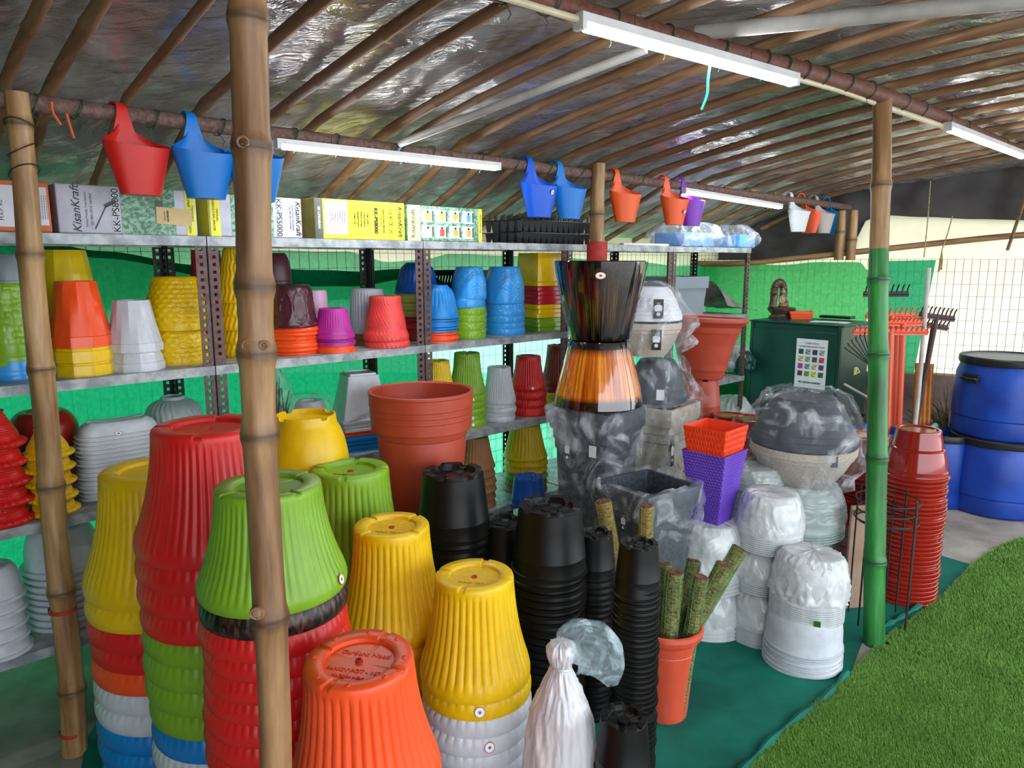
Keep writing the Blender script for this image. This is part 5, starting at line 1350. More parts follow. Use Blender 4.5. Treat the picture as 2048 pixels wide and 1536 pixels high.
# B: black and gold glazed pots
def glaze(name, lo_z, hi_z, gold, dark):
    m, nt, b, o = new_mat(name)
    tc = nt.nodes.new('ShaderNodeTexCoord'); sp = nt.nodes.new('ShaderNodeSeparateXYZ'); nt.links.new(tc.outputs['Object'], sp.inputs[0])
    at = nt.nodes.new('ShaderNodeMath'); at.operation = 'ARCTAN2'; nt.links.new(sp.outputs['Y'], at.inputs[0]); nt.links.new(sp.outputs['X'], at.inputs[1])
    cmb = nt.nodes.new('ShaderNodeCombineXYZ'); nt.links.new(at.outputs[0], cmb.inputs['X'])
    zz = nt.nodes.new('ShaderNodeMath'); zz.operation = 'MULTIPLY'; zz.inputs[1].default_value = 0.06; nt.links.new(sp.outputs['Z'], zz.inputs[0]); nt.links.new(zz.outputs[0], cmb.inputs['Y'])
    n = nt.nodes.new('ShaderNodeTexNoise'); n.inputs['Scale'].default_value = 9.0; n.inputs['Detail'].default_value = 6; n.inputs['Roughness'].default_value = 0.7
    nt.links.new(cmb.outputs[0], n.inputs['Vector'])
    r = _ramp(nt, n.outputs['Fac'], [(0.34, lin(gold[0])), (0.50, lin(gold[1])), (0.66, lin(gold[2]))])
    # dark bands of the glaze at both ends
    rz_ = nt.nodes.new('ShaderNodeValToRGB'); e = rz_.color_ramp.elements
    e[0].position = 0.0; e[0].color = (0, 0, 0, 1); e[1].position = 1.0; e[1].color = (0, 0, 0, 1)
    for p_, c_ in lo_z: k = e.new(p_); k.color = (c_, c_, c_, 1)
    nt.links.new(sp.outputs['Z'], rz_.inputs['Fac'])
    mx = nt.nodes.new('ShaderNodeMix'); mx.data_type = 'RGBA'; nt.links.new(rz_.outputs[0], mx.inputs[0]); mx.inputs[6].default_value = (*lin(dark), 1); nt.links.new(r.outputs[0], mx.inputs[7])
    nt.links.new(mx.outputs[2], b.inputs['Base Color']); b.inputs['Roughness'].default_value = 0.10; b.inputs['Coat Weight'].default_value = 1.0; b.inputs['Coat Roughness'].default_value = 0.04; b.inputs['Specular IOR Level'].default_value = 0.6
    return m
GL = glaze('gold_streak_glaze', [(0.10, 0.02), (0.22, 0.95), (0.80, 1.0), (0.88, 0.05)], None, ((0.48, 0.17, 0.02), (0.78, 0.40, 0.05), (0.93, 0.62, 0.16)), (0.035, 0.035, 0.04))
GL2 = glaze('dark_streak_glaze', [(0.14, 0.02), (0.32, 0.55), (0.58, 0.45), (0.85, 0.03)], None, ((0.06, 0.05, 0.04), (0.12, 0.08, 0.05), (0.60, 0.40, 0.14)), (0.035, 0.035, 0.04))
prof = [(0, 0.0), (0.60, 0.0), (0.655, 0.008), (0.67, 0.03), (0.70, 0.12), (0.77, 0.30), (0.85, 0.50), (0.925, 0.70), (0.975, 0.86), (1.0, 0.965), (1.005, 0.99), (0.99, 1.0), (0.965, 0.995), (0.955, 0.96), (0.90, 0.72), (0.80, 0.45), (0.66, 0.10), (0.62, 0.05), (0, 0.04)]
mb = MB().lathe(prof, 128, lambda i, th, r, z: (r * (1 + 0.004 * math.sin(th * 46)) if 0.02 < z < 0.95 and i < 10 else r, z)); GM = mesh(mb.v, mb.f, True, 'glazed_pot', 40); GM.materials.append(None)
Rg = 0.196
zb = 0.93; zm = 1.212; ztp = 1.545
lower = obj('glazed_pot', GM, GL, None, (pA.x, pA.y, zm), (PI, 0, 0.4), (Rg * 0.985, Rg * 0.985, zm - zb), label='upturned amber and black glazed pot standing on the dark wrapped planter', cat='pot')
upper = obj('glazed_pot', GM, GL2, None, (pA.x, pA.y - 0.0, zm + 0.002), 0.2, (Rg, Rg, ztp - zm), label='upright black and brown streaked glazed pot on the amber one', cat='pot')
d = cam_dir(pA); a0 = math.atan2(d.y, d.x)
n_ = Vector((math.cos(a0), math.sin(a0), -0.2)); sticker(upper, Vector((pA.x, pA.y, 0)) + Vector((math.cos(a0), math.sin(a0), 0)) * (Rg * 0.978 + 0.002) + Vector((0, 0, zm + 0.83 * (ztp - zm))), n_, 0.015, ST3, sx=1.5, label='oval red and green sticker')
# C: beige planter, wrapped bowls on it
pC = atD(1312, 802, 3.55); rzC = math.radians(52)
Cc = planter_sq((pC.x, pC.y, 0.0), rzC, 0.335, 0.865, M['beige'], 'tall beige stone-look planter in film right of the amber glazed pot')
film_sq(Cc, 0.335, 0.865, FPH, 0.018, 5.0, tips=((5.6, 0.62, 0.05, 0.2),))
nR = Vector((math.cos(rzC - PI / 2), math.sin(rzC - PI / 2), 0)); yr = Vector((0, 0, 1)).cross(nR)
portrait(Cc, Vector((pC.x, pC.y, 0)) + nR * 0.150 - yr * 0.115 + Vector((0, 0, 0.66)), nR, 0.036, 0.14)
label_on(Cc, Vector((pC.x, pC.y, 0)) + nR * 0.152 + yr * 0.10 + Vector((0, 0, 0.72)), nR, 0.036, 0.05, M['paper'])
# relief scroll on the beige face
mb = MB(); pts = []
for k in range(60):
    a = k * 0.22; r = 0.012 + 0.0011 * k; pts.append(yr * (r * math.cos(a)) + Vector((0, 0, r * math.sin(a))))
mb.tube(pts, 0.004, 6); pts = [(yr * (-0.05 + 0.01 * k)) + Vector((0, 0, -0.075 + 0.012 * math.sin(k * 0.9))) for k in range(12)]; mb.tube(pts, 0.0035, 6)
o = mb.build('scroll_relief', M['beige']); place_child(o, Cc, Matrix.Translation(Vector((pC.x, pC.y, 0.60)) + nR * 0.137))
BOWLR = [(0.0, 0.0), (0.55, 0.0), (0.58, 0.04), (0.66, 0.12), (0.82, 0.42), (0.92, 0.68), (0.95, 0.70), (0.97, 0.80), (1.0, 0.82), (1.0, 0.98), (0.98, 1.0), (0.92, 1.0), (0.88, 0.7), (0.6, 0.1), (0, 0.08)]
mb = MB().lathe(BOWLR, 72); BOWL = mesh(mb.v, mb.f, True, 'bowl', 35); BOWL.materials.append(None)
pd_ = atD(1312, 790, 3.55)
b1 = obj('round_planter', BOWL, M['granite'], None, (pd_.x, pd_.y, 1.075), (PI, 0, 0), (0.150, 0.150, 0.200), label='dark grey upturned bowl in film resting on the beige planter', cat='planter')
crumple([(0.165, -0.0), (0.18, 0.03), (0.172, 0.09), (0.14, 0.16), (0.11, 0.215), (0.0, 0.225)], (pd_.x, pd_.y, 0.872), FPH, b1, amp=0.024, seed=9, tips=((5.9, 0.02, 0.07, 0.25),))
label_on(b1, Vector((pd_.x, pd_.y, 0.93)) + cam_dir(pd_) * 0.176 + Vector((0.02, 0, 0)), cam_dir(pd_), 0.036, 0.05, M['paper'])
pe = atD(1292, 700, 3.50)
b2 = obj('round_planter', BOWL, M['beige'], None, (pe.x, pe.y, 1.10), 0, (0.165, 0.165, 0.16), label='pale beige bowl in film, second from the top behind the amber pot', cat='planter')
b3 = obj('round_planter', BOWL, M['paper'], None, (pe.x + 0.005, pe.y, 1.425), (PI, 0, 0), (0.160, 0.160, 0.155), label='white upturned bowl in film, topmost right of the black glazed pot', cat='planter')
crumple([(0.10, 0.0), (0.155, 0.07), (0.185, 0.16), (0.185, 0.2), (0.15, 0.28), (0.11, 0.335), (0.06, 0.36), (0.0, 0.365)], (pe.x, pe.y, 1.085), film('bowl_film', lo=0.08, hi=0.65, sc=5), b3, amp=0.026, seed=3, tips=((5.5, 0.09, 0.10, 0.22), (5.9, 0.18, 0.04, 0.3)))
ce = cam_dir(pe); rt = Vector((-ce.y, ce.x, 0))
portrait(b2, Vector((pe.x, pe.y, 1.19)) + ce * 0.178 + rt * 0.045, ce, 0.045, 0.095)
portrait(b3, Vector((pe.x, pe.y, 1.33)) + ce * 0.162 + rt * 0.05 + Vector((0, 0, 0)), ce + Vector((0, 0, 0.25)), 0.045, 0.09)
# E: terracotta urn on a pedestal of upturned pots
pE = atD(1408, 632, 3.92); Ru = 83 * 3.92 / F
urn = obj('terracotta_pot', URN, TM, None, (pE.x, pE.y, 0.915), (-0.02, 0.045, 0), (Ru, Ru, 0.335), label='large terracotta pot with a rolled rim raised high left of the cabinet', cat='pot')
stack('nursery', [TER], (pE.x, pE.y), Ru * 0.52, 0.20, 0.915 - 0.20, 0.12, 'the pedestal under the big terracotta pot', 'round pot', 'upturned terracotta pots under the big one', rough=0.42)
# F: orange in purple woven planters, on film-wrapped pots
def woven(pos, rz, a, b, H, mat, label, bands, inner=True):
    """tall tapering square planter with basket-weave relief; a = rim side, b = foot side"""
    mb = MB(); NZ = bands * 3; seg = 4 * 60
    rows = [(0, 0)] + [((b + (a - b) * k / NZ) / 2, H * k / NZ) for k in range(NZ + 1)]
    n0 = len(rows); rows += [(a / 2 * 0.985, H), (a / 2 * 0.965, H - 0.004), (b / 2 * 0.95 + (a - b) / 2 * 0.55, H * 0.5), (0, H * 0.45)]
    def mod(i, th, r, z):
        f = sq(th, 40)
        if 0 < i < n0:
            side = (th % (PI / 2)) / (PI / 2) * 12; band = int((i - 1) / 3)
            w = math.sin((side + 0.5 * (band % 2)) * 2 * PI) * 0.0014 + (0.0010 if (i - 1) % 3 else -0.0010)
            return r * f + w, z
        return r * f, z
    mb.lathe(rows, seg, mod)
    return mb.build('woven_planter', mat, angle=25, loc=pos, rz=rz, label=label, cat='planter', group='tall woven square planters')
pF = atD(1432, 850, 2.97); rzF = math.radians(46)
zt, zb_ = 0.885, 0.478
woven((pF.x, pF.y, zb_ + 0.11), rzF, 0.192, 0.128, zt - zb_ - 0.11, plastic((0.95, 0.26, 0.10), 0.4), 'orange woven planter standing inside the tall purple one', 12)
woven((pF.x, pF.y, zb_), rzF, 0.196, 0.120, 0.305, plastic((0.42, 0.27, 0.74), 0.4), 'tall purple woven planter on the white wrapped fluted pots', 24)
WMK = noisy('white_moulded', (0.74, 0.76, 0.77), (0.82, 0.84, 0.85), rough=0.4, sc=5)
_rk = {}
def ringpot(H, R, nr, top=0.68, band=0.28):
    """stack of identical white pots seen as one body with many thin rims"""
def wrapped(kind, pos, R, H, label, group, mat=None, film_=None, amp=0.005, tilt=(0, 0), rings=10, seed=0.0, ringh=0.009, tips=(), cover=0.68):
    """upturned nest of white pots: every pot of the nest is a thing, the film belongs to the top one"""
    out = []
    for k in range(rings):
        o = obj(POTNAME[kind], KM(kind) if k == 0 else KMN(kind, ringh / (H - ringh * (rings - 1)) * 0.9), mat or WMK, None, (pos[0], pos[1], pos[2] + ringh * (rings - 1 - k)), (tilt[0], tilt[1], seed), (R * (1 - 0.0), R, H - ringh * (rings - 1)))
        o['label'] = (label + ', topmost of its nest') if k == 0 else (label + f', {ordinal(k)} down in its nest'); o['category'] = 'pot'; o['group'] = group; out.append(o)
    Hh = H; z0 = H * (1 - cover)
    prof_ = [(R * 1.012, z0), (R * 1.015, z0 + 0.02), (R * 1.005, max(z0 + 0.03, H * 0.42)), (R * 0.96, H * 0.66), (R * 0.86, H * 0.90), (R * 0.74, H + 0.005), (R * 0.4, H + 0.012), (0.0, H + 0.010)]
    f = crumple(prof_, pos, film_ or MILK, out[0], amp=amp, seed=seed + 1, fr=12, tips=tips)
    if tilt != (0, 0): f.matrix_basis = Matrix.Translation(pos) @ Matrix.Rotation(tilt[0], 4, 'X') @ Matrix.Rotation(tilt[1], 4, 'Y')
    return out
wrapped('conef', (pF.x, pF.y, 0.20), 0.148, 0.272, 'fluted pot in milky film under the purple planter', 'wrapped fluted pots under the purple planter', rings=4, seed=0.5, ringh=0.016)
wrapped('conef', (pF.x + 0.005, pF.y, 0.0), 0.150, 0.195, 'fluted pot in film, floor nest below the purple planter', 'wrapped fluted pots on the floor', rings=3, seed=1.5, ringh=0.018)
# I: three film-wrapped nests
pI = atD(1543, 985, 2.95)
wrapped('rimtub', (pI.x, pI.y, 0.395), 0.132, 0.222, 'white pot wrapped in film on the middle of three bundles', 'top bundle of wrapped white pots', rings=8, seed=2, ringh=0.0085)
wrapped('rimtub', (pI.x - 0.006, pI.y, 0.225), 0.134, 0.165, 'white pot in the second of three wrapped bundles', 'middle bundle of wrapped white pots', rings=5, seed=3, ringh=0.009)
wrapped('rimtub', (pI.x - 0.008, pI.y - 0.004, 0.0), 0.140, 0.220, 'white pot in the lowest of three wrapped bundles', 'bottom bundle of wrapped white pots', rings=9, seed=4, ringh=0.0085)
# J: leaning nest at the right, lower ones bare
pJ = atZ(1617, 1340, 0.0); pJ = Vector((pJ.x, pJ.y + 0.07, 0))
low = stack('rimtub', [WHI], (pJ.x, pJ.y), 0.145, 0.175, 0.085, 0.0095, 'the bare nest at the mat edge', 'rimmed pot', 'bare white pots at the mat edge', rough=0.35, maxn=10)
wrapped('rimtub', (pJ.x + 0.006, pJ.y + 0.006, 0.205), 0.138, 0.235, 'white pot in loose film on the bare nest', 'loosely wrapped white pots by the mat edge', rings=9, seed=5, ringh=0.0085, amp=0.010, tilt=(-0.03, 0.06), film_=MILK)
g_ = low[0]
cj = cam_dir(pJ); label_on(g_, Vector((pJ.x, pJ.y, 0.225)) + cj * 0.152 + Vector((0.05, 0.0, 0)), cj, 0.022, 0.022, plastic((0.16, 0.42, 0.12)), 'green_tag')
label_on(g_, Vector((pJ.x, pJ.y, 0.29)) + cj * 0.150 + Vector((0.06, 0.005, 0)), cj, 0.028, 0.030, M['paper'], 'paper_label')
# H: dark and beige bowls in film, silver-wrapped pots, black planter
pH = atD(1606, 885, 3.35)
zr_ = CAMZ + ray(1606, 885).z * (pH.y / ray(1606, 885).y)
Rh = 0.232
h1 = obj('round_planter', BOWL, M['granite'], None, (pH.x, pH.y, zr_ + 0.215), (PI, 0, 0), (Rh, Rh, 0.21), label='large dark grey upturned bowl in clear film right of the purple planter', cat='planter')
h2 = obj('round_planter', BOWL, M['beige'], None, (pH.x, pH.y, zr_ - 0.178), 0, (Rh * 1.01, Rh * 1.01, 0.178), label='large beige bowl in clear film under the dark grey one', cat='planter')
F2 = film('loose_film', lo=0.05, hi=0.60, sc=5)
crumple([(0.17, 0.0), (0.235, 0.10), (0.25, 0.19), (0.25, 0.24), (0.22, 0.32), (0.175, 0.405), (0.12, 0.435), (0.0, 0.43)], (pH.x, pH.y, zr_ - 0.18), F2, h1, amp=0.026, seed=21, tips=((3.7, 0.36, 0.10, 0.35), (5.6, 0.14, 0.05, 0.3), (4.3, 0.03, 0.07, 0.18), (5.3, 0.03, 0.06, 0.18)))
ch = cam_dir(pH); rh = Vector((-ch.y, ch.x, 0))
label_on(h2, Vector((pH.x, pH.y, zr_ - 0.03)) + ch * 0.19 - rh * -0.13, ch, 0.03, 0.05, M['ink'], 'dark_label')
wrapped('rimtub', (pH.x, pH.y, zr_ - 0.42), 0.205, 0.235, 'pot in stretched grey film below the beige bowl', 'grey film wrapped pots below the bowls', rings=4, seed=6, ringh=0.012, film_=MILK2, mat=noisy('pale_green_white', (0.62, 0.70, 0.68), (0.72, 0.78, 0.76), rough=0.4))
k_ = planter_sq((pH.x, pH.y, 0), math.radians(40), 0.36, zr_ - 0.425, M['black'], 'black square planter in film at the bottom under the grey wrapped pots')
film_sq(k_, 0.36, zr_ - 0.425, FPH, 0.014, 8.0)
pG = atD(1512, 945, 3.35)
wrapped('rimtub', (pG.x, pG.y, 0.34), 0.135, 0.27, 'pot in grey film behind the white wrapped bundles', 'grey film wrapped pots behind', rings=3, seed=7, ringh=0.012, film_=MILK2)
wrapped('rimtub', (pG.x, pG.y, 0.0), 0.14, 0.33, 'pot in grey film at floor level behind the bundles', 'grey film wrapped pots at floor level', rings=3, seed=8, ringh=0.012, film_=MILK2)
# K: dark planter with open top in film
pK = atD(1296, 962, 2.92)
K = planter_sq((pK.x, pK.y, 0), math.radians(35), 0.30, 0.665, M['granite'], 'dark open topped planter in film in front of the beige one')
film_sq(K, 0.30, 0.665, FPH, 0.018, 11.0, tips=((3.4, 0.66, 0.05, 0.2),), top=False)
ck = cam_dir(pK); nK = Vector((math.cos(math.radians(35) - PI / 2 - PI / 2 * 0), math.sin(math.radians(35) - PI / 2), 0))
portrait(K, Vector((pK.x, pK.y, 0.535)) + Vector((math.cos(math.radians(215)), math.sin(math.radians(215)), 0)) * 0.146 + Vector((0.045, -0.06, 0)) * 0.2, Vector((math.cos(math.radians(215)), math.sin(math.radians(215)), 0)), 0.032, 0.085)
# red stacks behind
stack('redstack', [BRK], (atD(1500, 850, 3.7).x, atD(1500, 850, 3.7).y), 0.15, 0.2, 0.56, 0.022, 'the glossy stack behind the purple planter', 'glossy pot', 'glossy red pots behind the purple planter', rough=0.15, spec=0.6)
stack('redstack', [BRK], (atD(1458, 826, 3.85).x, atD(1458, 826, 3.85).y), 0.13, 0.18, 0.56, 0.045, 'the glossy stack right of the terracotta pedestal', 'glossy pot', 'glossy red pots by the terracotta pedestal', rough=0.15, spec=0.6)
pR = atD(1738, 868, 3.70)
stack('redstack', [BRK], (pR.x, pR.y), 0.15, 0.215, pR.z - 0.215, 0.021, 'the glossy stack behind the green post', 'glossy pot', 'glossy red pots behind the green post', rough=0.15, spec=0.6)
pR = atD(1836, 857, 3.28)
rs = stack('redstack', [BRK], (pR.x, pR.y), 0.143, 0.215, pR.z - 0.215, 0.0205, 'the tall glossy stack right of the green post', 'glossy pot', 'glossy red pots right of the green post', rough=0.12, spec=0.7)

# black nursery stacks
BS = 'nursery pot'
def blk(u, v, D, Rn, ratio, hr, pitch, desc, group, lid=None, **kw):
    p = atD(u, v, D); R = Rn * D / F / 0.80; H = R * hr
    return stack('nursery', [BLK], (p.x, p.y), R, H, p.z - H, pitch, desc, BS, group, rough=0.42, spec=0.28, **kw)
blk(906, 940, 2.52, 60, .8, 1.75, 0.030, 'the black stack in front of the terracotta tubs', 'black pots in front of the terracotta tubs')
blk(1003, 1040, 2.60, 46, .8, 1.7, 0.030, 'the low black stack left of centre', 'black pots in the low stack')
g3 = atD(1101, 1012, 2.32)
blk(1098, 1008, 2.32, 62, .8, 1.75, 0.024, 'the widest black stack at centre', 'black pots in the widest stack')
blk(1190, 1064, 2.42, 36, .8, 2.0, 0.022, 'the thin black stack behind', 'black pots in the thin back stack')
blk(1277, 1085, 2.06, 38, .8, 2.0, 0.016, 'the tall thin black stack beside the stick pot', 'black pots beside the stick pot')
blk(1250, 1430, 1.76, 46, .8, 2.1, 0.030, 'the short black stack at the bottom edge', 'black pots at the bottom edge')
# L: pot of coir sticks
pS = atZ(1338, 1450, 0.0); pS = Vector((pS.x, pS.y + 0.07, 0)); Rs = 0.118
Hs = 0.335
obj('terracotta_pot', ROLL, plastic((0.82, 0.32, 0.22), 0.4), None, pS, 0, (Rs, Rs, Hs), label='terracotta pot holding mossy coir sticks on the green mat', cat='pot')
def coir_mat(name, a, b_, c_):
    m, nt, b, o = new_mat(name)
    n = _noise(nt, (1, 1, 1), 6, 0.7, 60.0, 0.8)
    r = _ramp(nt, n.outputs['Fac'], [(0.35, lin(a)), (0.5, lin(b_)), (0.66, lin(c_))])
    nt.links.new(r.outputs[0], b.inputs['Base Color']); b.inputs['Roughness'].default_value = 0.95; _bump(nt, b, n.outputs['Fac'], 1.0, 0.006); return m
M['coir'] = coir_mat('mossy_coir', (0.27, 0.22, 0.11), (0.46, 0.41, 0.22), (0.60, 0.55, 0.33))
M['coiry'] = coir_mat('yellow_coir', (0.38, 0.28, 0.12), (0.58, 0.48, 0.24), (0.70, 0.60, 0.34))
M['coirend'] = coir_mat('cut_coir', (0.24, 0.15, 0.10), (0.40, 0.27, 0.18), (0.55, 0.38, 0.26))
M['gnet'] = noisy('green_mesh_cord', (0.25, 0.50, 0.28), (0.45, 0.68, 0.42), rough=0.6, sc=30)
M['ynet'] = noisy('yellow_mesh_cord', (0.50, 0.50, 0.26), (0.62, 0.60, 0.36), rough=0.6, sc=30)
def coir(top, bot, r, label, mat='coir', net='gnet', group='coir sticks in the terracotta pot', endm='coirend'):
    top, bot = Vector(top), Vector(bot); ax = top - bot; L = ax.length; n = int(L / 0.008); pts = []; rr = []
    for k in range(n + 1):
        s_ = k / n; pts.append(bot + ax * s_); rr.append(r * (1 + 0.05 * noise.noise(Vector((s_ * 30, r * 900, 1)))))
    mb = MB().tube(pts, rr, 16); o = place_stick('coir_stick', mb, M[mat], bot, top, label=label, cat='coir stick', group=group)
    e = MB().lathe([(r * 0.96, L), (r * 0.9, L + 0.004), (r * 0.5, L + 0.003), (0, L + 0.001)], 16); o2 = e.build('cut_end', M[endm], o)
    nb = MB(); m = int(L / 0.012)
    for k in range(m):          # netting hoops
        z = L - 0.004 - k * 0.012; ps = []
        for j in range(13): th = 2 * PI * j / 12; ps.append((math.cos(th) * r * 1.06, math.sin(th) * r * 1.06, z + 0.004 * math.sin(th * 3 + k)))
        nb.tube(ps, 0.0009, 4, False)
    for j in range(8):
        th = 2 * PI * j / 8; nb.tube([(math.cos(th + 0.1 * math.sin(k)) * r * 1.07, math.sin(th + 0.1 * math.sin(k)) * r * 1.07, L * k / 12) for k in range(13)], 0.0009, 4, False)
    nb.build('netting', M[net], o)
    return o
def cs(u0, v0, Y0, dx, dy, r, label, **kw):     # top by pixel and distance, foot inside the pot
    return coir(atY(u0, v0, Y0), pS + Vector((dx, dy, 0.03)), r, label, **kw)
cs(1350, 1145, pS.y - 0.05, -0.020, -0.045, 0.0265, 'upright mossy coir stick nearest the black stack')
cs(1402, 1155, pS.y - 0.045, 0.034, -0.040, 0.0235, 'mossy coir stick with a brown frayed top, second from the black stack')
cs(1448, 1130, pS.y + 0.02, -0.035, 0.015, 0.027, 'leaning mossy coir stick between the frayed one and the longest one')
cs(1480, 1097, pS.y + 0.09, -0.052, 0.02, 0.026, 'longest coir stick leaning furthest right')
cs(1388, 1122, pS.y + 0.10, -0.01, 0.0, 0.024, 'coir stick behind the frayed one in the terracotta pot')
cs(1330, 1128, pS.y + 0.05, -0.05, 0.01, 0.020, 'brown coir stick half hidden by the black stack', endm='coirend')
pt_ = atD(1206, 1003, 2.62); coir(pt_, (pt_.x + 0.13, pt_.y - 0.02, 0.0), 0.028, 'yellowish coir stick leaning against the dark wrapped planters', 'coiry', 'ynet', 'yellowish coir sticks behind the black stacks')
pt_ = atD(1293, 1012, 2.55); coir(pt_, (pt_.x + 0.002, pt_.y + 0.0, 0.0), 0.024, 'upright yellowish coir stick in front of the open dark planter', 'coiry', 'ynet', 'yellowish coir sticks behind the black stacks')
# white bag with a tied neck
pW = Vector((0.122, 1.66, -0.0))
bag = crumple([(0.06, 0.0), (0.095, 0.03), (0.098, 0.2), (0.086, 0.36), (0.070, 0.45), (0.032, 0.53), (0.020, 0.555), (0.028, 0.575), (0.034, 0.595), (0.026, 0.615), (0.0, 0.62)], pW, film('white_bag_film', (0.93, 0.93, 0.94), lo=0.55, hi=0.92, sc=7, stretch=(1, 1, 0.2), bump=1.0, fmin=0.35, fmax=0.7), amp=0.006, fr=14, seed=31, name='tied_bag')
bag['label'] = 'tied white film bag standing right of the yellow and white pots'; bag['category'] = 'bag'
mb = MB().tube([pW + Vector((math.cos(t_) * 0.024, math.sin(t_) * 0.024, 0.555 + 0.004 * math.sin(t_ * 2))) for t_ in [k * 0.5 for k in range(14)]], 0.004, 6)
o = mb.build('neck_knot', MILK); place_child(o, bag, Matrix.Identity(4))
# open mouth of the bag, a fan of clear film falling to the right
mb = MB(); NU, NV = 40, 26
st = pW + Vector((0.0, 0, 0.585))
axis = bend([st, st + Vector((0.035, 0.0, 0.020)), st + Vector((0.08, 0.0, 0.010)), st + Vector((0.115, 0.0, -0.035)), st + Vector((0.130, 0.0, -0.085))], NV)
for i, c in enumerate(axis):
    s_ = i / (len(axis) - 1); w = 0.012 + 0.058 * math.sin(PI * s_ ** 0.75)
    t2 = (axis[min(i + 1, len(axis) - 1)] - axis[max(i - 1, 0)]).normalized(); side = Vector((0, -1, 0)); up_ = t2.cross(side).normalized()
    for k in range(NU):
        th = 2 * PI * k / NU; rr = w * (1 + 0.13 * math.sin(th * 13 + i * 0.1) + 0.08 * noise.noise(Vector((k * 0.5, i * 0.4, 1))))
        mb.v.append(c + up_ * math.cos(th) * rr + side * math.sin(th) * rr * 0.30)
for i in range(len(axis) - 1):
    for k in range(NU): a = i * NU + k; b_ = i * NU + (k + 1) % NU; mb.f.append((a, b_, b_ + NU, a + NU))
o = mb.build('bag_mouth', film('bag_mouth_film', (0.75, 0.85, 0.88), lo=0.15, hi=0.70, sc=14), angle=0); place_child(o, bag, Matrix.Identity(4)); o['label'] = 'open clear film mouth falling to the right'

# wire plant stands round the green post foot
def wire_stand(c, R, hs, label, rot=0.0):
    e = empty('wire_plant_stand', c, rot, label, 'plant stand', 'wire plant stands at the green post')
    for h in hs:
        mb = MB().tube([(math.cos(2 * PI * k / 40) * R, math.sin(2 * PI * k / 40) * R, h) for k in range(41)], 0.0032, 6, False); mb.build('ring', M['slotd'], e)
    for k in range(4):
        th = k * PI / 2 + 0.5; x, y = math.cos(th) * (R + 0.004), math.sin(th) * (R + 0.004)
        MB().tube([(x, y, 0), (x, y, hs[0] + 0.02), (x * 0.96, y * 0.96, hs[0] + 0.03)], 0.0040, 6).build('leg', M['slotd'], e)
    return e
gz = atZ(1768, 1262, 0.0)
wire_stand((gz.x + 0.02, gz.y + 0.10, 0.004), 0.124, (0.545, 0.46), 'black wire plant stand behind the green post foot, higher ring')
wire_stand((gz.x + 0.012, gz.y + 0.09, 0.004), 0.112, (0.50, 0.455), 'black wire plant stand behind the green post foot, lower ring', 0.35)
pq = atD(1712, 1150, 3.25)
MB().box((0, 0, 0.24), (0.10, 0.012, 0.48)).build('cardboard_sheet', noisy('brown_card', (0.60, 0.48, 0.40), (0.70, 0.58, 0.50), rough=0.8, sc=6), smooth=False, loc=(pq.x, pq.y, 0.004), rz=0.15, label='brown cardboard sheet standing left of the green post', cat='cardboard')

# ================================================================== FAR RIGHT
M['bluedrum'] = noisy('blue_drum_plastic', (0.03, 0.20, 0.56), (0.06, 0.30, 0.72), rough=0.42, sc=5)
M['band'] = noisy('black_band', (0.07, 0.08, 0.09), (0.12, 0.13, 0.14), rough=0.45, sc=8)
def drum(c, R, H, label, lid=True, openm=False):
    e = empty('blue_drum', c, 0.3, label, 'drum', 'blue drums at the far right')
    rows = [(0, 0), (0.90, 0.0), (0.96, 0.03), (0.985, 0.12), (0.97, 0.24), (1.0, 0.26), (1.0, 0.45), (0.99, 0.60), (0.985, 0.62), (0.97, 0.78), (0.92, 0.87), (0.89, 0.92), (0.89, 0.97)]
    if openm: rows += [(0.85, 0.97), (0.85, 0.3), (0, 0.28)]
    else: rows += [(0.5, 0.97), (0, 0.97)]
    MB().lathe([(r * R, z * H) for r, z in rows], 64).build('drum_body', M['bluedrum'], e)
    MB().lathe([(r * R, z * H) for r, z in [(0.88, 0.90), (0.935, 0.905), (0.95, 0.93), (0.95, 0.985), (0.93, 1.0), (0.86, 1.0), (0.85, 0.97), (0.88, 0.96)]], 64).build('clamp_band', M['band'], e)
    if lid: MB().lathe([(r * R, z * H) for r, z in [(0.86, 0.985), (0.80, 0.975), (0.5, 0.98), (0, 0.985)]], 48).build('lid', noisy('grey_lid', (0.50, 0.50, 0.54), (0.60, 0.60, 0.64), rough=0.5), e)
    return e
def handle(e, R, H, a):
    x, y = math.cos(a), math.sin(a); c = Vector((x * R * 0.97, y * R * 0.97, H * 0.74)); t_ = Vector((-y, x, 0)); o_ = Vector((x, y, 0))
    mb = MB().tube(bend([c - t_ * 0.05, c - t_ * 0.045 + o_ * 0.035, c + t_ * 0.045 + o_ * 0.035, c + t_ * 0.05], 16), 0.010, 8); mb.box(tuple(c + Vector((0, 0, 0.0))), (0.03, 0.10, 0.05), Matrix.Rotation(a, 3, 'Z'))
    mb.build('side_handle', M['band'], e)
pb1 = atZ(2046, 1043, 0.0); c1 = Vector((pb1.x, pb1.y + 0.27, 0)); Rb = 0.295
zb1 = CAMZ + ray(2046, 868).z * (c1.y / ray(2046, 868).y); zb2 = CAMZ + ray(2046, 712).z * (c1.y / ray(2046, 712).y)
drum(c1, Rb, zb1, 'lower blue drum of the stacked pair at the right edge', lid=True)
e = drum((c1.x, c1.y, zb1 + 0.001), Rb * 0.98, zb2 - zb1, 'upper blue drum of the stacked pair at the right edge'); e.rotation_euler = (0, 0, 0); handle(e, Rb * 0.98, zb2 - zb1, PI + 0.25)
pb3 = atZ(1902, 1020, 0.0); c3 = Vector((pb3.x, pb3.y + 0.17, 0)); z3 = CAMZ + ray(1900, 862).z * (c3.y / ray(1900, 862).y)
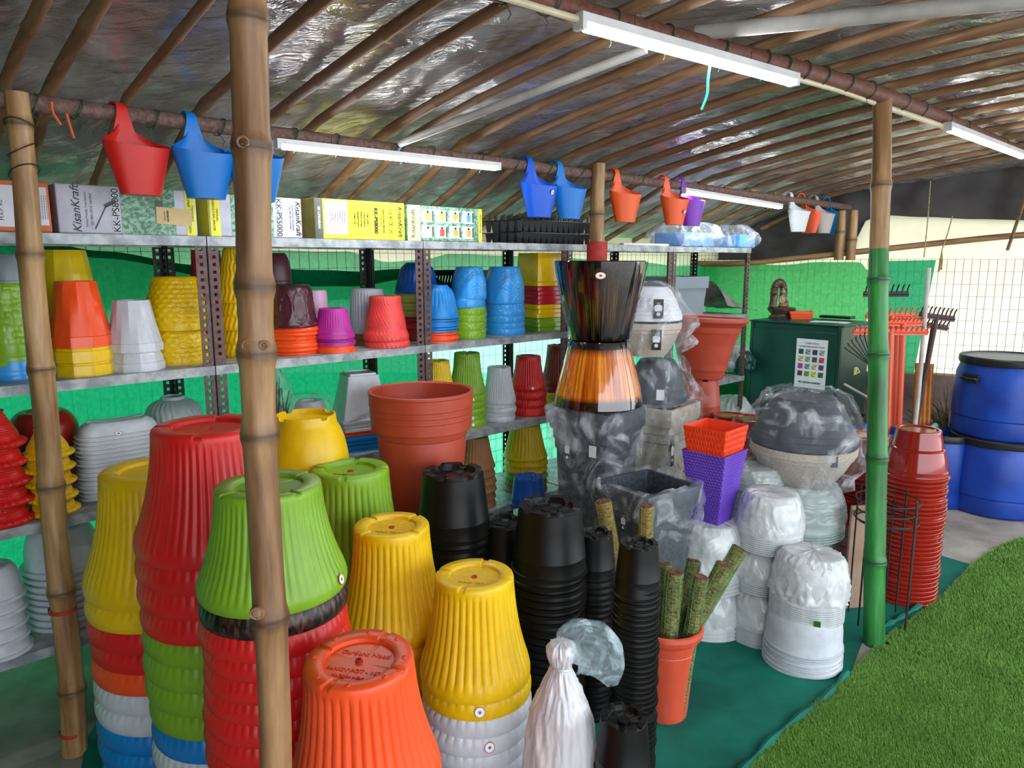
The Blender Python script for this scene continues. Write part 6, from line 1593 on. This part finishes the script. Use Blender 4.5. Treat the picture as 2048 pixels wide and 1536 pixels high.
drum(c3, 0.186, z3, 'smaller open blue drum left of the stacked pair', lid=False, openm=True)
M['aqua'] = noisy('aqua_pipe', (0.45, 0.68, 0.68), (0.55, 0.78, 0.76), rough=0.4, sc=10)
mb = MB().tube([Vector((c3.x - 0.16, c3.y - 0.12, z3 + 0.02)), Vector((c3.x - 0.02, c3.y + 0.05, z3 + 0.022))], 0.02, 14, False)
mb.tube([Vector((c3.x - 0.158, c3.y - 0.118, z3 + 0.02)), Vector((c3.x - 0.02, c3.y + 0.05, z3 + 0.022))], 0.016, 14, False)
at_base(mb.build('pipe_piece', M['aqua'], label='short aqua pipe lying across the small open drum', cat='pipe'), (c3.x - 0.1, c3.y, z3 + 0.02))
pp = atZ(1945, 1018, 0.0); MB().tube([(0, 0, 0), (0.02, 0.03, 0.42)], 0.014, 10).build('pipe_piece', M['aqua'], loc=(pp.x, pp.y + 0.13, 0), label='upright aqua pipe between the small drum and the stacked drums', cat='pipe')
# broom grass heap behind the drums
M['straw'] = noisy('dry_straw', (0.34, 0.29, 0.22), (0.56, 0.50, 0.38), rough=0.9, sc=30)
mb = MB(); rnd = random.Random(9); pg = Vector((c3.x + 0.17, c3.y + 0.26, 0))
for k in range(260):
    a = rnd.uniform(0, 6.28); b0 = pg + Vector((rnd.uniform(-.05, .05), rnd.uniform(-.05, .05), rnd.uniform(0, 0.35)))
    L_ = rnd.uniform(0.2, 0.42); lean = rnd.uniform(-0.9, 0.25)
    tip = b0 + Vector((lean * L_ * 0.6, rnd.uniform(-.08, .08), L_)); md = (b0 + tip) / 2 + Vector((0, 0, 0.04))
    if tip.z > 0.42: tip = Vector((tip.x - abs(lean) * 0.08, tip.y, tip.z - 0.02))
    mb.tube([b0, md, tip], [0.003, 0.0025, 0.001], 3, False)
at_base(mb.build('grass_broom', M['straw'], label='bundle of dry broom grass standing behind the small drum', cat='broom'), pg)
# blue bin with rakes
pbn = atD(1757, 858, 4.25); cb = Vector((pbn.x, pbn.y, 0)); hb = pbn.z
mb = MB().lathe([(0, 0), (0.095, 0), (0.10, 0.01), (0.125, hb * 0.9), (0.14, hb * 0.905), (0.142, hb * 0.93), (0.132, hb * 0.94), (0.14, hb), (0.128, hb), (0.118, hb * 0.9), (0.09, 0.02), (0, 0.02)], 48)
mb.build('blue_bin', noisy('blue_bin', (0.06, 0.28, 0.66), (0.10, 0.36, 0.76), rough=0.4, sc=5), loc=cb, label='open blue bin on the floor behind the green post', cat='bin')
M['rakeo'] = plastic((0.88, 0.36, 0.25), 0.35); M['rakeb'] = noisy('black_rake', (0.07, 0.07, 0.07), (0.13, 0.12, 0.12), rough=0.5); M['rakebr'] = noisy('brown_rake', (0.24, 0.15, 0.14), (0.34, 0.24, 0.22), rough=0.5)
def rake(foot, top, wid, n, hm, tm, label, name='garden_rake', tine=0.06, face=0.35, hr=0.012, drop=0.0, teeth_dir=1):
    foot, top = Vector(foot), Vector(top)
    e = empty(name, foot, 0, label, 'rake', 'rakes leaning at the end wall')
    L = top - foot
    MB().tube([(0, 0, 0), tuple(L)], hr, 10).build('handle', tm, e)
    ux = Vector((math.cos(face), math.sin(face), drop)).normalized()
    fw = Vector((math.sin(face), -math.cos(face), 0))
    mb = MB(); mb.tube([L - ux * wid / 2, L + ux * wid / 2], 0.009, 8)
    mb.box(tuple(L), (wid, 0.008, 0.036), Matrix((ux, Vector((-ux.y, ux.x, 0)).normalized(), Vector((0, 0, 1)))).transposed())
    mb.build('rake_head', hm, e)
    for k in range(n):
        b0 = L + ux * (wid * (-0.5 + (k + 0.3) / (n - 0.4)))
        MB().tube(bend([b0, b0 + Vector((0, 0, tine * 0.55)) + fw * 0.008, b0 + Vector((0, 0, tine)) + fw * 0.025], 6), [0.006] * 5 + [0.005, 0.003][:max(0, 0)] if False else 0.0045, 5).build('tine', hm, e)
    return e
dY = 4.55
def up(u, v, D): return atD(u, v, D)
def ft(u, D=4.45): p = atD(u, 860, D); return (p.x, p.y, 0.0)
rake(ft(1792), up(1783, 632, 4.38), 0.31, 10, M['rakeo'], M['rakeo'], 'orange rake with the highest orange head left of the white pole', tine=0.055, face=0.0, hr=0.017)
rake(ft(1806), up(1806, 646, 4.30), 0.24, 10, M['rakeo'], M['rakeo'], 'orange rake with its head turned towards the white pole', tine=0.035, face=0.12, hr=0.018)
rake(ft(1784, 4.32), up(1781, 664, 4.22), 0.43, 15, M['rakeo'], M['rakeo'], 'lowest and widest orange rake reaching over the cabinet corner', tine=0.035, face=-0.03, hr=0.018)
rake(ft(1799, 4.52), up(1795, 650, 4.48), 0.26, 9, M['rakeo'], M['rakeo'], 'orange rake half hidden behind the three front ones', tine=0.04, face=0.05, hr=0.017)
rake(ft(1776, 4.55), up(1772, 588, 4.55), 0.28, 9, M['rakeb'], M['rakeb'], 'topmost black rake behind the green post', tine=0.06, face=0.0)
rake(ft(1815, 4.6), up(1874, 634, 4.40), 0.23, 9, M['rakebr'], M['rakebr'], 'dark brown rake leaning right of the white pole', tine=0.06, face=0.1, drop=-0.12)
rake(ft(1822, 4.62), up(1866, 652, 4.50), 0.20, 8, M['rakebr'], M['rakebr'], 'second dark brown rake below the first, right of the white pole', tine=0.045, face=0.1, drop=-0.15)
# black leaf rake fan
e = empty('leaf_rake', ft(1752, 4.3), 0, 'black leaf rake with a fan of tines left of the green post', 'rake')
hd = Vector(up(1747, 735, 4.2)) - Vector(e.location); MB().tube([(0, 0, 0), tuple(hd)], 0.010, 8).build('handle', M['rakeb'], e)
for k in range(6):
    a = PI / 2 + 0.35 + 0.13 * k; MB().tube([tuple(hd), tuple(hd + Vector((math.cos(a) * 0.2, 0, math.sin(a) * 0.2))), tuple(hd + Vector((math.cos(a) * 0.22, -0.02, math.sin(a) * 0.22)))], 0.004, 5).build('tine', M['rakeb'], e)
# yellow-brown poles and the white pole
for k, u in enumerate((1838, 1846, 1855, 1864)):
    tp = atD(u - 2, 726 + 2 * (k % 2), 4.75); bt = atD(u - 8, 850, 4.75)
    dz = (tp - bt) * (tp.z / (tp.z - bt.z)); f0 = tp - dz
    o = place_stick('pole', MB().tube([f0, f0 + dz * 0.96, tp], [0.017, 0.0165, 0.019], 14), noisy('amber_varnish', (0.68, 0.38, 0.10), (0.80, 0.50, 0.18), rough=0.35, sc=8), f0, tp,
                    label=['first amber pole from the left in the bundle of four right of the white pole', 'second amber pole from the left in the bundle of four', 'third amber pole from the left in the bundle of four', 'rightmost amber pole in the bundle of four by the low wall'][k], cat='pole', group='amber poles')
tp = atD(1858, 536, 4.35); bt = atD(1827, 850, 4.35); dz = (tp - bt) * (tp.z / (tp.z - bt.z)); f0 = tp - dz
place_stick('pole', MB().tube([f0, (f0 + tp) / 2 + Vector((0.012, 0, 0)), tp], 0.013, 12), M['pvc'], f0, tp, label='long off-white pole leaning among the rakes', cat='pole')
# dark bucket and stick between cabinet and post
pk = atD(1722, 838, 4.35); MB().lathe([(0, 0), (0.09, 0), (0.12, pk.z), (0.13, pk.z), (0.13, pk.z + 0.012), (0.11, pk.z + 0.01), (0.09, 0.03), (0, 0.03)], 32).build('dark_bucket', M['dark'], loc=(pk.x - 0.05, pk.y + 0.1, 0), label='dark bucket in the gap between cabinet and green post', cat='bucket')
a1, b1_ = atD(1688, 768, 4.6), atD(1748, 802, 4.5); dz = b1_ - a1
MB().tube([(0, 0, 0), tuple(dz)], 0.008, 8).build('metal_stick', M['pvc'], loc=a1, label='grey stick slanting from the cabinet side towards the rakes', cat='stick')

# cabinet
q0, q1_, t0c = 1.99, 2.64, 4.82
cabH = 1.115; cw = q1_ - q0; cd = 0.46
cab = empty('metal_cabinet', TQ(t0c + cd / 2, (q0 + q1_) / 2, 0), RZ, 'dark green metal cabinet with a plant poster at the end of the racks', 'cabinet')
def cbx(nm, c, d_, m, **kw):
    o = MB().box(c, d_).build(nm, m, cab, smooth=False); bv = o.modifiers.new('b', 'BEVEL'); bv.width = 0.004; bv.segments = 2; return o
cbx('cabinet_body', (0, 0, cabH / 2), (cd, cw, cabH), M['greenmetal'])
cbx('top_plate', (0, 0, cabH + 0.006), (cd + 0.02, cw + 0.02, 0.012), M['greenmetal'])
dr_ = cbx('door', (-cd / 2 - 0.008, 0, cabH * 0.5), (0.014, cw - 0.05, cabH - 0.08), M['greenmetal'])
for s_ in (-1, 1): cbx('door_frame', (-cd / 2 - 0.006, s_ * (cw / 2 - 0.012), cabH / 2), (0.016, 0.022, cabH), M['greenmetal'])
def cabm(x, y, z):      # door face frame: x across (towards the aisle side = right), y up
    m0 = mat_of(cab); X = Vector((-N2.x, -N2.y, 0)); Z = Vector((-S2.x, -S2.y, 0)); P = m0 @ Vector((-cd / 2 - 0.0165, 0, 0)); P = P + X * x + Vector((0, 0, y)) + Z * z
    return Matrix(((X.x, 0, Z.x, P.x), (X.y, 0, Z.y, P.y), (0, 1, 0, P.z), (0, 0, 0, 1)))
px_, py_ = 0.135, 0.855; pw, ph = 0.215, 0.335
po = MB().box((0, 0, 0), (pw, ph, 0.001)).build('poster', M['paper'], smooth=False); place_child(po, cab, cabm(px_, py_, 0)); po['label'] = 'white poster of sixteen small plant pictures'
def pt_text(s_, x, y, sz, mat=M['ink'], bold=0.0):
    me = textmesh(s_, sz, 0.0003, 0, bold); me.materials.append(None); o = obj('poster_lettering', me, mat); place_child(o, po, cabm(px_ + x, py_ + y, 0.001))
pt_text('CARBS FOLLO', 0, 0.138, 0.015); pt_text('DO EVERYTHING ON ANY 1 PLANTS', 0, 0.115, 0.0105, bold=0.0003); pt_text('MS GARDEN NURSERY', 0, -0.130, 0.0155, bold=0.0006)
pc = [(0.10, 0.22, 0.16), (0.45, 0.46, 0.45), (0.22, 0.10, 0.28), (0.52, 0.50, 0.45), (0.72, 0.62, 0.30), (0.45, 0.50, 0.42), (0.20, 0.20, 0.20), (0.66, 0.16, 0.28), (0.55, 0.16, 0.50), (0.40, 0.45, 0.35), (0.74, 0.58, 0.35), (0.26, 0.16, 0.34), (0.25, 0.12, 0.18), (0.36, 0.44, 0.16), (0.70, 0.66, 0.16), (0.16, 0.28, 0.12)]
for k in range(16):
    x = -0.072 + 0.048 * (k % 4); y = 0.080 - 0.050 * (k // 4)
    m_ = noisy('plant_picture', tuple(min(1, c * 0.5) for c in pc[k]), tuple(min(1, c * 1.4 + 0.1) for c in pc[k]), rough=0.6, sc=90, lo=0.42, hi=0.58)
    o = MB().box((0, 0, 0), (0.034, 0.034, 0.0006)).build('plant_picture', m_, smooth=False); place_child(o, po, cabm(px_ + x, py_ + y, 0.001))
mb = MB().box((0, 0, 0), (0.05, 0.004, 0.05)); mb.tube([(-0.02, -0.006, 0.02), (-0.02, -0.02, -0.01), (0.02, -0.02, -0.01), (0.02, -0.006, 0.02)], 0.004, 6)
o = mb.build('hasp', M['creamp']); o.parent = cab; o.location = (0.02, -cw / 2 - 0.003, 0.80)
# on the cabinet: statue, orange tray, papers, black sheets
zc = cabH + 0.0125
M['bronze'] = noisy('dark_bronze', (0.24, 0.16, 0.13), (0.46, 0.34, 0.28), rough=0.42, metal=0.35, sc=24, bump=0.5, bdist=0.004)
M['bronzel'] = noisy('light_bronze', (0.48, 0.38, 0.30), (0.66, 0.55, 0.45), rough=0.45, metal=0.25, sc=24, bump=0.3, bdist=0.003)
ps_ = atZ(1562, 636, zc); st_ = empty('seated_statue', (ps_.x, ps_.y, zc), math.radians(38), 'small dark bronze seated figure under an arch on the cabinet', 'statue')
mb = MB().lathe([(0, 0), (0.085, 0), (0.088, 0.012), (0.075, 0.02), (0.072, 0.03), (0.088, 0.05), (0.098, 0.07), (0.09, 0.078), (0.06, 0.082), (0, 0.082)], 40, lambda i, th, r, z: (r * (1 + 0.05 * abs(math.sin(th * 7))) if 0.03 < z < 0.075 else r, z)); mb.build('lotus_base', M['bronze'], st_)
arc = []
for k in range(22):
    a = -0.35 + (PI + 0.7) * k / 21; arc.append(Vector((math.cos(a) * 0.062, 0.03, 0.185 + math.sin(a) * 0.075)))
arc = [Vector((0.075, 0.03, 0.08))] + arc + [Vector((-0.075, 0.03, 0.08))]
mb = MB().tube(bend(arc, 60), [0.022 + 0.007 * abs(math.sin(k * 0.9)) for k in range(len(bend(arc, 60)))], 10); mb.lathe([(0, 0), (0.02, 0.005), (0.016, 0.012), (0.006, 0.018), (0, 0.02)], 10, off=(0, 0.03, 0.265)); mb.build('flame_arch', M['bronze'], st_)
def blob(mb, c, r, seg=14):
    rows = [(0, -1)] + [(math.cos(-PI / 2 + PI * k / 8), math.sin(-PI / 2 + PI * k / 8)) for k in range(1, 8)] + [(0, 1)]
    v0 = len(mb.v); mb.lathe(rows, seg)
    for i in range(v0, len(mb.v)): v = mb.v[i]; mb.v[i] = Vector((v.x * r[0] + c[0], v.y * r[1] + c[1], v.z * r[2] + c[2]))
mb = MB(); blob(mb, (0.005, 0, 0.130), (0.030, 0.020, 0.042)); blob(mb, (0.005, -0.002, 0.192), (0.017, 0.017, 0.021)); blob(mb, (0.005, 0.0, 0.214), (0.009, 0.009, 0.010)); blob(mb, (0.005, -0.012, 0.094), (0.056, 0.032, 0.016))
mb.tube(bend([Vector((-0.024, 0, 0.158)), Vector((-0.040, -0.008, 0.125)), Vector((-0.018, -0.028, 0.106)), Vector((0.005, -0.034, 0.106))], 12), 0.009, 8); mb.tube(bend([Vector((0.034, 0, 0.158)), Vector((0.050, -0.008, 0.125)), Vector((0.028, -0.028, 0.106)), Vector((0.005, -0.034, 0.106))], 12), 0.009, 8); mb.tube([(0.005, 0, 0.16), (0.005, -0.001, 0.18)], 0.009, 8)
mb.build('seated_figure', M['bronzel'], st_)
po_ = atZ(1600, 638, zc); trough((po_.x, po_.y, zc), math.radians(-8), (0.165, 0.10, 0.058), plastic((0.93, 0.36, 0.16)), 'small orange tray beside the bronze statue on the cabinet', name='orange_tray')
COL.objects[-1]['category'] = 'tray'
pn = atZ(1660, 645, zc)
mb = MB(); mb.box((0, 0, 0.002), (0.24, 0.12, 0.003)); mb.box((0.03, -0.02, 0.006), (0.18, 0.10, 0.003), Matrix.Rotation(0.2, 3, 'Z')); mb.build('paper_sheets', M['paper'], smooth=False, loc=(pn.x, pn.y, zc), rz=RZ - PI / 2 + 0.1, label='white papers spread on the cabinet top right of the orange tray', cat='paper')
pn = atZ(1672, 637, zc + 0.01); o = MB().box((0, 0, 0.009), (0.22, 0.09, 0.018)).build('black_folder', M['black'], smooth=False, loc=(pn.x + 0.03, pn.y + 0.05, zc + 0.008), rz=RZ - PI / 2, label='black folder lying behind the papers on the cabinet', cat='folder')

# ================================================================== HANGING POTS
def hang_mesh(ribbed=False, bodyribs=False, flat=True):
    """wall pot: truncated cone with the back edge drawn up into a hooked strap; origin at the top of the hook, front towards -y"""
    mb = MB(); seg = 56; H = 0.150; Rt, Rb_ = 0.100, 0.060; z0 = -0.268; NR = 10
    def rim_z(th):      # th = PI/2 is the back
        d = abs((th - PI / 2 + PI) % (2 * PI) - PI)
        return z0 + H + 0.016 * math.cos(d) + 0.066 * (max(0, 1 - d / 1.35)) ** 1.7
    idx = []
    for i in range(NR + 1):
        f = i / NR; row = []
        for k in range(seg):
            th = 2 * PI * k / seg; zt_ = rim_z(th); z = z0 + (zt_ - z0) * f
            fr_ = min(1.25, (z - z0) / H); r = Rb_ + (Rt - Rb_) * min(1, fr_)
            x, y = r * math.cos(th), r * math.sin(th) * 0.62
            if fr_ > 1: x *= max(0.16, 1 - (fr_ - 1) * 1.9); y = Rt * 0.62 * math.sin(th)
            if bodyribs and 0.05 < f < 0.8: x *= 1 + 0.012 * math.sin(th * 30); y *= 1 + 0.012 * math.sin(th * 30)
            if bodyribs and f > 0.85 and fr_ <= 1: x *= 1.03; y *= 1.03
            row.append(len(mb.v)); mb.v.append(Vector((x, y - 0.094, z)))
        idx.append(row)
    for i in range(NR):
        for k in range(seg): k2 = (k + 1) % seg; mb.f.append((idx[i][k], idx[i][k2], idx[i + 1][k2], idx[i + 1][k]))
    c = len(mb.v); mb.v.append(Vector((0, -0.094, z0)))
    for k in range(seg): mb.f.append((c, idx[0][(k + 1) % seg], idx[0][k]))
    body = mesh(mb.v, mb.f, True, 'pot_body', 40); body.materials.append(None)
    # strap with the hook over the pipe
    st = MB(); path = [(-0.0, -0.034, z0 + H - 0.01), (0, -0.033, -0.085), (0, -0.031, -0.035), (0, -0.026, -0.008), (0, -0.006, 0.004), (0, 0.018, -0.002), (0, 0.030, -0.022), (0, 0.030, -0.042)]
    wid = [0.040, 0.034, 0.019, 0.0145, 0.0145, 0.0145, 0.0145, 0.012]
    # the pipe passes between the two legs of the hook; body hangs from the back leg
    P = bend([Vector(p) for p in path], 40); n = len(P)
    for i, p in enumerate(P):
        f = i / (n - 1) * (len(wid) - 1); a = int(min(f, len(wid) - 2)); w = wid[a] + (wid[a + 1] - wid[a]) * (f - a)
        t2 = (P[min(i + 1, n - 1)] - P[max(i - 1, 0)]).normalized(); nn = Vector((1, 0, 0)).cross(t2)
        m = 17
        for j in range(m):
            x = -1 + 2 * j / (m - 1); rib = (0.0018 if (ribbed and j % 4 == 2) else 0) if ribbed else 0
            st.v.append(p + Vector((x * w, 0, 0)) - nn * (0.002 + rib * 1.6))
        for j in range(m):
            x = 1 - 2 * j / (m - 1); st.v.append(p + Vector((x * w, 0, 0)) + nn * 0.002)
    M2 = 34
    for i in range(n - 1):
        for j in range(M2): a = i * M2 + j; b = i * M2 + (j + 1) % M2; st.f.append((a, b, b + M2, a + M2))
    st.f.append(tuple(range(M2))); st.f.append(tuple((n - 1) * M2 + j for j in range(M2 - 1, -1, -1)))
    strap = mesh(st.v, st.f, True, 'hook_strap', 40); strap.materials.append(None)
    return body, strap
HB = {}
HB['rib'] = hang_mesh(True); HB['plain'] = hang_mesh(False); HB['ribbed'] = hang_mesh(False, True)
def hang(u, vtop, kind, col, label, q=2.47, scale=1.0, turn=0.0, st_side=None, sway=0.0, group=None):
    p = atq(u, vtop, q); p = TQ(tq_of(p)[0], q, p.z)
    pz_ = 1.978 + 0.024 + 0.006
    e = empty('hanging_pot', (p.x, p.y, pz_), RZ + turn, label, 'hanging pot', group or 'hanging pots on the thin pipe'); e.scale = (scale,) * 3
    if sway: e.rotation_euler = (0, sway, RZ + turn)
    b, s_ = HB[kind]; mt = plastic(col, 0.4)
    obj('pot_body', b, mt, e); obj('hook_strap', s_, mt, e)
    if st_side is not None:
        x, z = st_side; Mx = mat_of(e); pos = Mx @ Vector((x, -0.094 - 0.0555, z)); sticker(e, pos, Mx.to_3x3() @ Vector((0.25, -1, -0.35)), 0.0115 * scale, ST2)
    return e
CB = (0.05, 0.36, 0.86); AZ = (0.04, 0.48, 0.84); HO = (0.97, 0.38, 0.14)
hang(232, 215, 'rib', (0.84, 0.14, 0.10), 'red hanging pot nearest the left bamboo post', turn=0.25)
hang(374, 235, 'rib', AZ, 'azure blue hanging pot between the red one and the thick post', turn=0.1)
hang(482, 262, 'plain', AZ, 'azure blue hanging pot mostly hidden behind the thick post')
hang(1053, 320, 'rib', CB, 'cobalt blue hanging pot with ribbed strap and silver sticker', st_side=(0.03, -0.16), turn=-0.1)
hang(1112, 325, 'plain', AZ, 'azure blue hanging pot left of the middle bamboo post', turn=-0.05)
hang(1226, 342, 'plain', HO, 'orange hanging pot immediately right of the middle post', turn=-0.1)
hang(1325, 356, 'rib', HO, 'orange hanging pot with a sticker beside the purple one', st_side=(0.02, -0.20), turn=-0.1)
hang(1358, 362, 'plain', (0.52, 0.20, 0.76), 'purple hanging pot behind the orange one with the sticker')
hang(1575, 402, 'ribbed', (0.86, 0.88, 0.88), 'white ribbed hanging pot nearest the far tube', turn=-0.1)
hang(1599, 406, 'plain', (0.96, 0.38, 0.22), 'orange hanging pot turned sideways between the white and grey ones', turn=1.1)
hang(1626, 410, 'ribbed', (0.72, 0.68, 0.66), 'pale grey ribbed hanging pot at the far end of the pipe', turn=-0.1)
hang(1650, 414, 'plain', (0.07, 0.46, 0.78), 'blue hanging pot turned sideways, last on the pipe', turn=1.1)

# branch scars on the thick foreground post
tp_ = [x for x in COL.objects if x.get('label', '').startswith('thick bamboo post')][0]; MT = tp_.matrix_world.copy()
for u_, v_, s_ in ((500, 690, 1.0), (530, 690, 0.6), (515, 1225, 1.0), (488, 285, 0.8)):
    p = atY(u_, v_, Yp - 0.0225); mb = MB(); blob(mb, (0, 0, 0), (0.011 * s_, 0.006 * s_, 0.010 * s_), 12)
    mb.tube([(math.cos(k) * 0.009 * s_, -0.004, math.sin(k) * 0.008 * s_) for k in [i * 0.45 for i in range(15)]], 0.0016, 5)
    for i_, v in enumerate(mb.v): mb.v[i_] = v + v.normalized() * 0.0012 * noise.noise(v * 400) if v.length else v
    o = mb.build('branch_scar', M['bambooe']); o.parent = tp_; o.matrix_parent_inverse = MT.inverted(); o.matrix_basis = Matrix.Translation(p)
# maker's print on the roof sheet
pr = atq(1040, 143, 1.30); cl = [x for x in COL.objects if x.name == 'ceiling'][0]
zt_ = roofz(tq_of(pr)[0], 1.30)
pr = atZ(1042, 143, zt_ - 0.012)
me = textmesh('SUPREMATTE', 0.028, 0.0004, 0.1, 0.0012); me.materials.append(None); o = obj('roof_print', me, M['ink'], cl)
Xr = S2; Zr = Vector((0, 0, -1)); Yr = Zr.cross(Xr)
o.matrix_basis = Matrix(((Xr.x, Yr.x, Zr.x, pr.x), (Xr.y, Yr.y, Zr.y, pr.y), (Xr.z, Yr.z, Zr.z, pr.z), (0, 0, 0, 1)))
# ================================================================== FLOOR COVERINGS
def poly_sheet(name, pts, z, mat, label, cat, sub=5, amp=0.004, fr=6.0, thick=None, kind=None, seed=0.0):
    bm = bmesh.new(); vs = [bm.verts.new((p.x, p.y, z)) for p in pts]; f = bm.faces.new(vs)
    if f.normal.z < 0: f.normal_flip()
    bmesh.ops.triangulate(bm, faces=bm.faces[:])
    for k in range(sub):
        es = [e for e in bm.edges if e.calc_length() > 0.10]
        if es: bmesh.ops.subdivide_edges(bm, edges=es, cuts=1, use_grid_fill=False); bmesh.ops.triangulate(bm, faces=bm.faces[:])
    for v in bm.verts: v.co.z = z + amp * abs(noise.noise(Vector((v.co.x * fr, v.co.y * fr * 0.6 + v.co.x * 2, seed)))) * 2
    me = bpy.data.meshes.new(name); bm.to_mesh(me); bm.free(); me.polygons.foreach_set('use_smooth', [True] * len(me.polygons))
    return obj(name, me, mat, label=label, cat=cat, kind=kind)
G = lambda u, v: atZ(u, v, 0.0)
mat_edge = [G(160, 1560), G(172, 1480), G(206, 1430), TQ(1.2, 2.44), TQ(2.4, 2.46), TQ(3.6, 2.42), TQ(4.3, 2.3), G(1700, 1085), G(1880, 1112), G(1952, 1133), G(1890, 1195), G(1785, 1272), G(1752, 1262), G(1733, 1262), G(1700, 1352), G(1600, 1440), G(1500, 1540), G(1400, 1700), G(900, 1900), G(400, 1900), G(150, 1750)]
M['matn'] = noisy('green_floor_net', (0.02, 0.36, 0.30), (0.05, 0.47, 0.40), rough=0.75, sc=2.5, detail=8, bump=0.25, bdist=0.01, lo=0.4, hi=0.62, spec=0.3)
poly_sheet('floor_net', mat_edge, 0.002, M['matn'], 'dark green net sheet spread on the floor under the pots', 'floor sheet', sub=6, amp=0.0035)
# folded creases of the net along its free edge
for k, (uv, lb) in enumerate((([(1695, 1350), (1650, 1400), (1560, 1470), (1480, 1550)], 'rolled free edge of the green floor net beside the turf'), ([(1752, 1265), (1800, 1240), (1862, 1200)], 'rolled edge of the green floor net beyond the green post'))):
    pts = [G(u, v) + Vector((0, 0, 0.010)) for u, v in uv]
    o = MB().tube(bend(pts, 30), [0.011 + 0.005 * math.sin(i * 0.9) for i in range(len(bend(pts, 30)))], 8); o = o.build('net_fold', M['matn'])
    o.parent = [x for x in COL.objects if x.name == 'floor_net'][0]; o['label'] = lb
M['turf'] = noisy('turf_backing', (0.20, 0.34, 0.10), (0.28, 0.44, 0.14), rough=0.9, sc=30)
def blade_mat():
    m, nt, b, o = new_mat('turf_blades')
    n = _noise(nt, (1, 1, 1), 4, 0.6, 120.0); n2 = _noise(nt, (1, 1, 1), 3, 0.6, 5.0)
    r = _ramp(nt, n.outputs['Fac'], [(0.3, lin((0.34, 0.52, 0.18))), (0.55, lin((0.52, 0.72, 0.30))), (0.75, lin((0.68, 0.82, 0.44)))])
    r2 = _ramp(nt, n2.outputs['Fac'], [(0.35, (0.8, 0.8, 0.8)), (0.65, (1, 1, 1))])
    mx = nt.nodes.new('ShaderNodeMix'); mx.data_type = 'RGBA'; mx.blend_type = 'MULTIPLY'; mx.inputs[0].default_value = 1.0
    nt.links.new(r.outputs[0], mx.inputs[6]); nt.links.new(r2.outputs[0], mx.inputs[7]); nt.links.new(mx.outputs[2], b.inputs['Base Color']); b.inputs['Roughness'].default_value = 0.55
    return m
M['blade'] = blade_mat()
import numpy as np
def inside(px, py, poly):
    c = np.zeros(px.shape, bool); n = len(poly)
    for i in range(n):
        x1, y1 = poly[i]; x2, y2 = poly[(i + 1) % n]
        cond = ((y1 > py) != (y2 > py)) & (px < (x2 - x1) * (py - y1) / (y2 - y1 + 1e-12) + x1)
        c ^= cond
    return c
def turf(pts, label, seed, count):
    base = poly_sheet('turf_mat', pts, 0.006, M['turf'], label, 'artificial grass', sub=4, amp=0.001)
    base['group'] = 'artificial grass mats'
    rs_ = np.random.RandomState(seed); poly = [(p.x, p.y) for p in pts]
    lo = np.min(poly, 0); hi = np.max(poly, 0)
    x = rs_.uniform(lo[0], hi[0], count); y = rs_.uniform(lo[1], hi[1], count)
    # fewer, larger blades far away keep the count sensible
    dist = np.hypot(x, y); keep = rs_.uniform(0, 1, count) < np.clip((2.6 / dist) ** 2, 0.12, 1)
    m = inside(x, y, poly) & keep; x, y, dist = x[m], y[m], dist[m]; n = len(x)
    sc = np.clip(dist / 2.4, 1, 2.2)
    a = rs_.uniform(0, 2 * np.pi, n); w = 0.0010 * sc; h = rs_.uniform(0.009, 0.017, n); lean = rs_.uniform(0.002, 0.011, n); la = rs_.normal(2.6, 1.1, n)
    V = np.zeros((n, 3, 3), np.float32)
    V[:, 0, 0] = x + np.cos(a) * w; V[:, 0, 1] = y + np.sin(a) * w; V[:, 0, 2] = 0.006
    V[:, 1, 0] = x - np.cos(a) * w; V[:, 1, 1] = y - np.sin(a) * w; V[:, 1, 2] = 0.006
    V[:, 2, 0] = x + np.cos(la) * lean; V[:, 2, 1] = y + np.sin(la) * lean; V[:, 2, 2] = 0.006 + h
    me = bpy.data.meshes.new('grass_blades'); me.vertices.add(n * 3); me.vertices.foreach_set('co', V.ravel())
    me.loops.add(n * 3); me.loops.foreach_set('vertex_index', np.arange(n * 3, dtype=np.int32))
    me.polygons.add(n); me.polygons.foreach_set('loop_start', np.arange(0, n * 3, 3, dtype=np.int32)); me.polygons.foreach_set('loop_total', np.full(n, 3, np.int32))
    me.update(); me.validate()
    o = obj('grass_blades', me, M['blade'], base, kind='stuff')
    return base
sA, sB = G(1782, 1297), G(2060, 1392)
turf([G(1498, 1545), G(1560, 1474), G(1630, 1412), G(1700, 1352), G(1752, 1296), sA, sB, G(2200, 1440), G(2300, 1900), G(1400, 1900), G(1420, 1640)], 'nearer artificial grass mat in the lower right corner', 3, 420000)
dS = (sB - sA).normalized() * 0.004; nS = Vector((-dS.y, dS.x, 0)).normalized() * 0.012
turf([sA + nS, G(1765, 1283), G(1822, 1242), G(1890, 1190), G(1945, 1130), G(1990, 1098), G(2040, 1078), G(2110, 1078), G(2500, 1150), G(2600, 1400), sB + nS], 'farther artificial grass mat beyond the dark seam', 4, 520000)
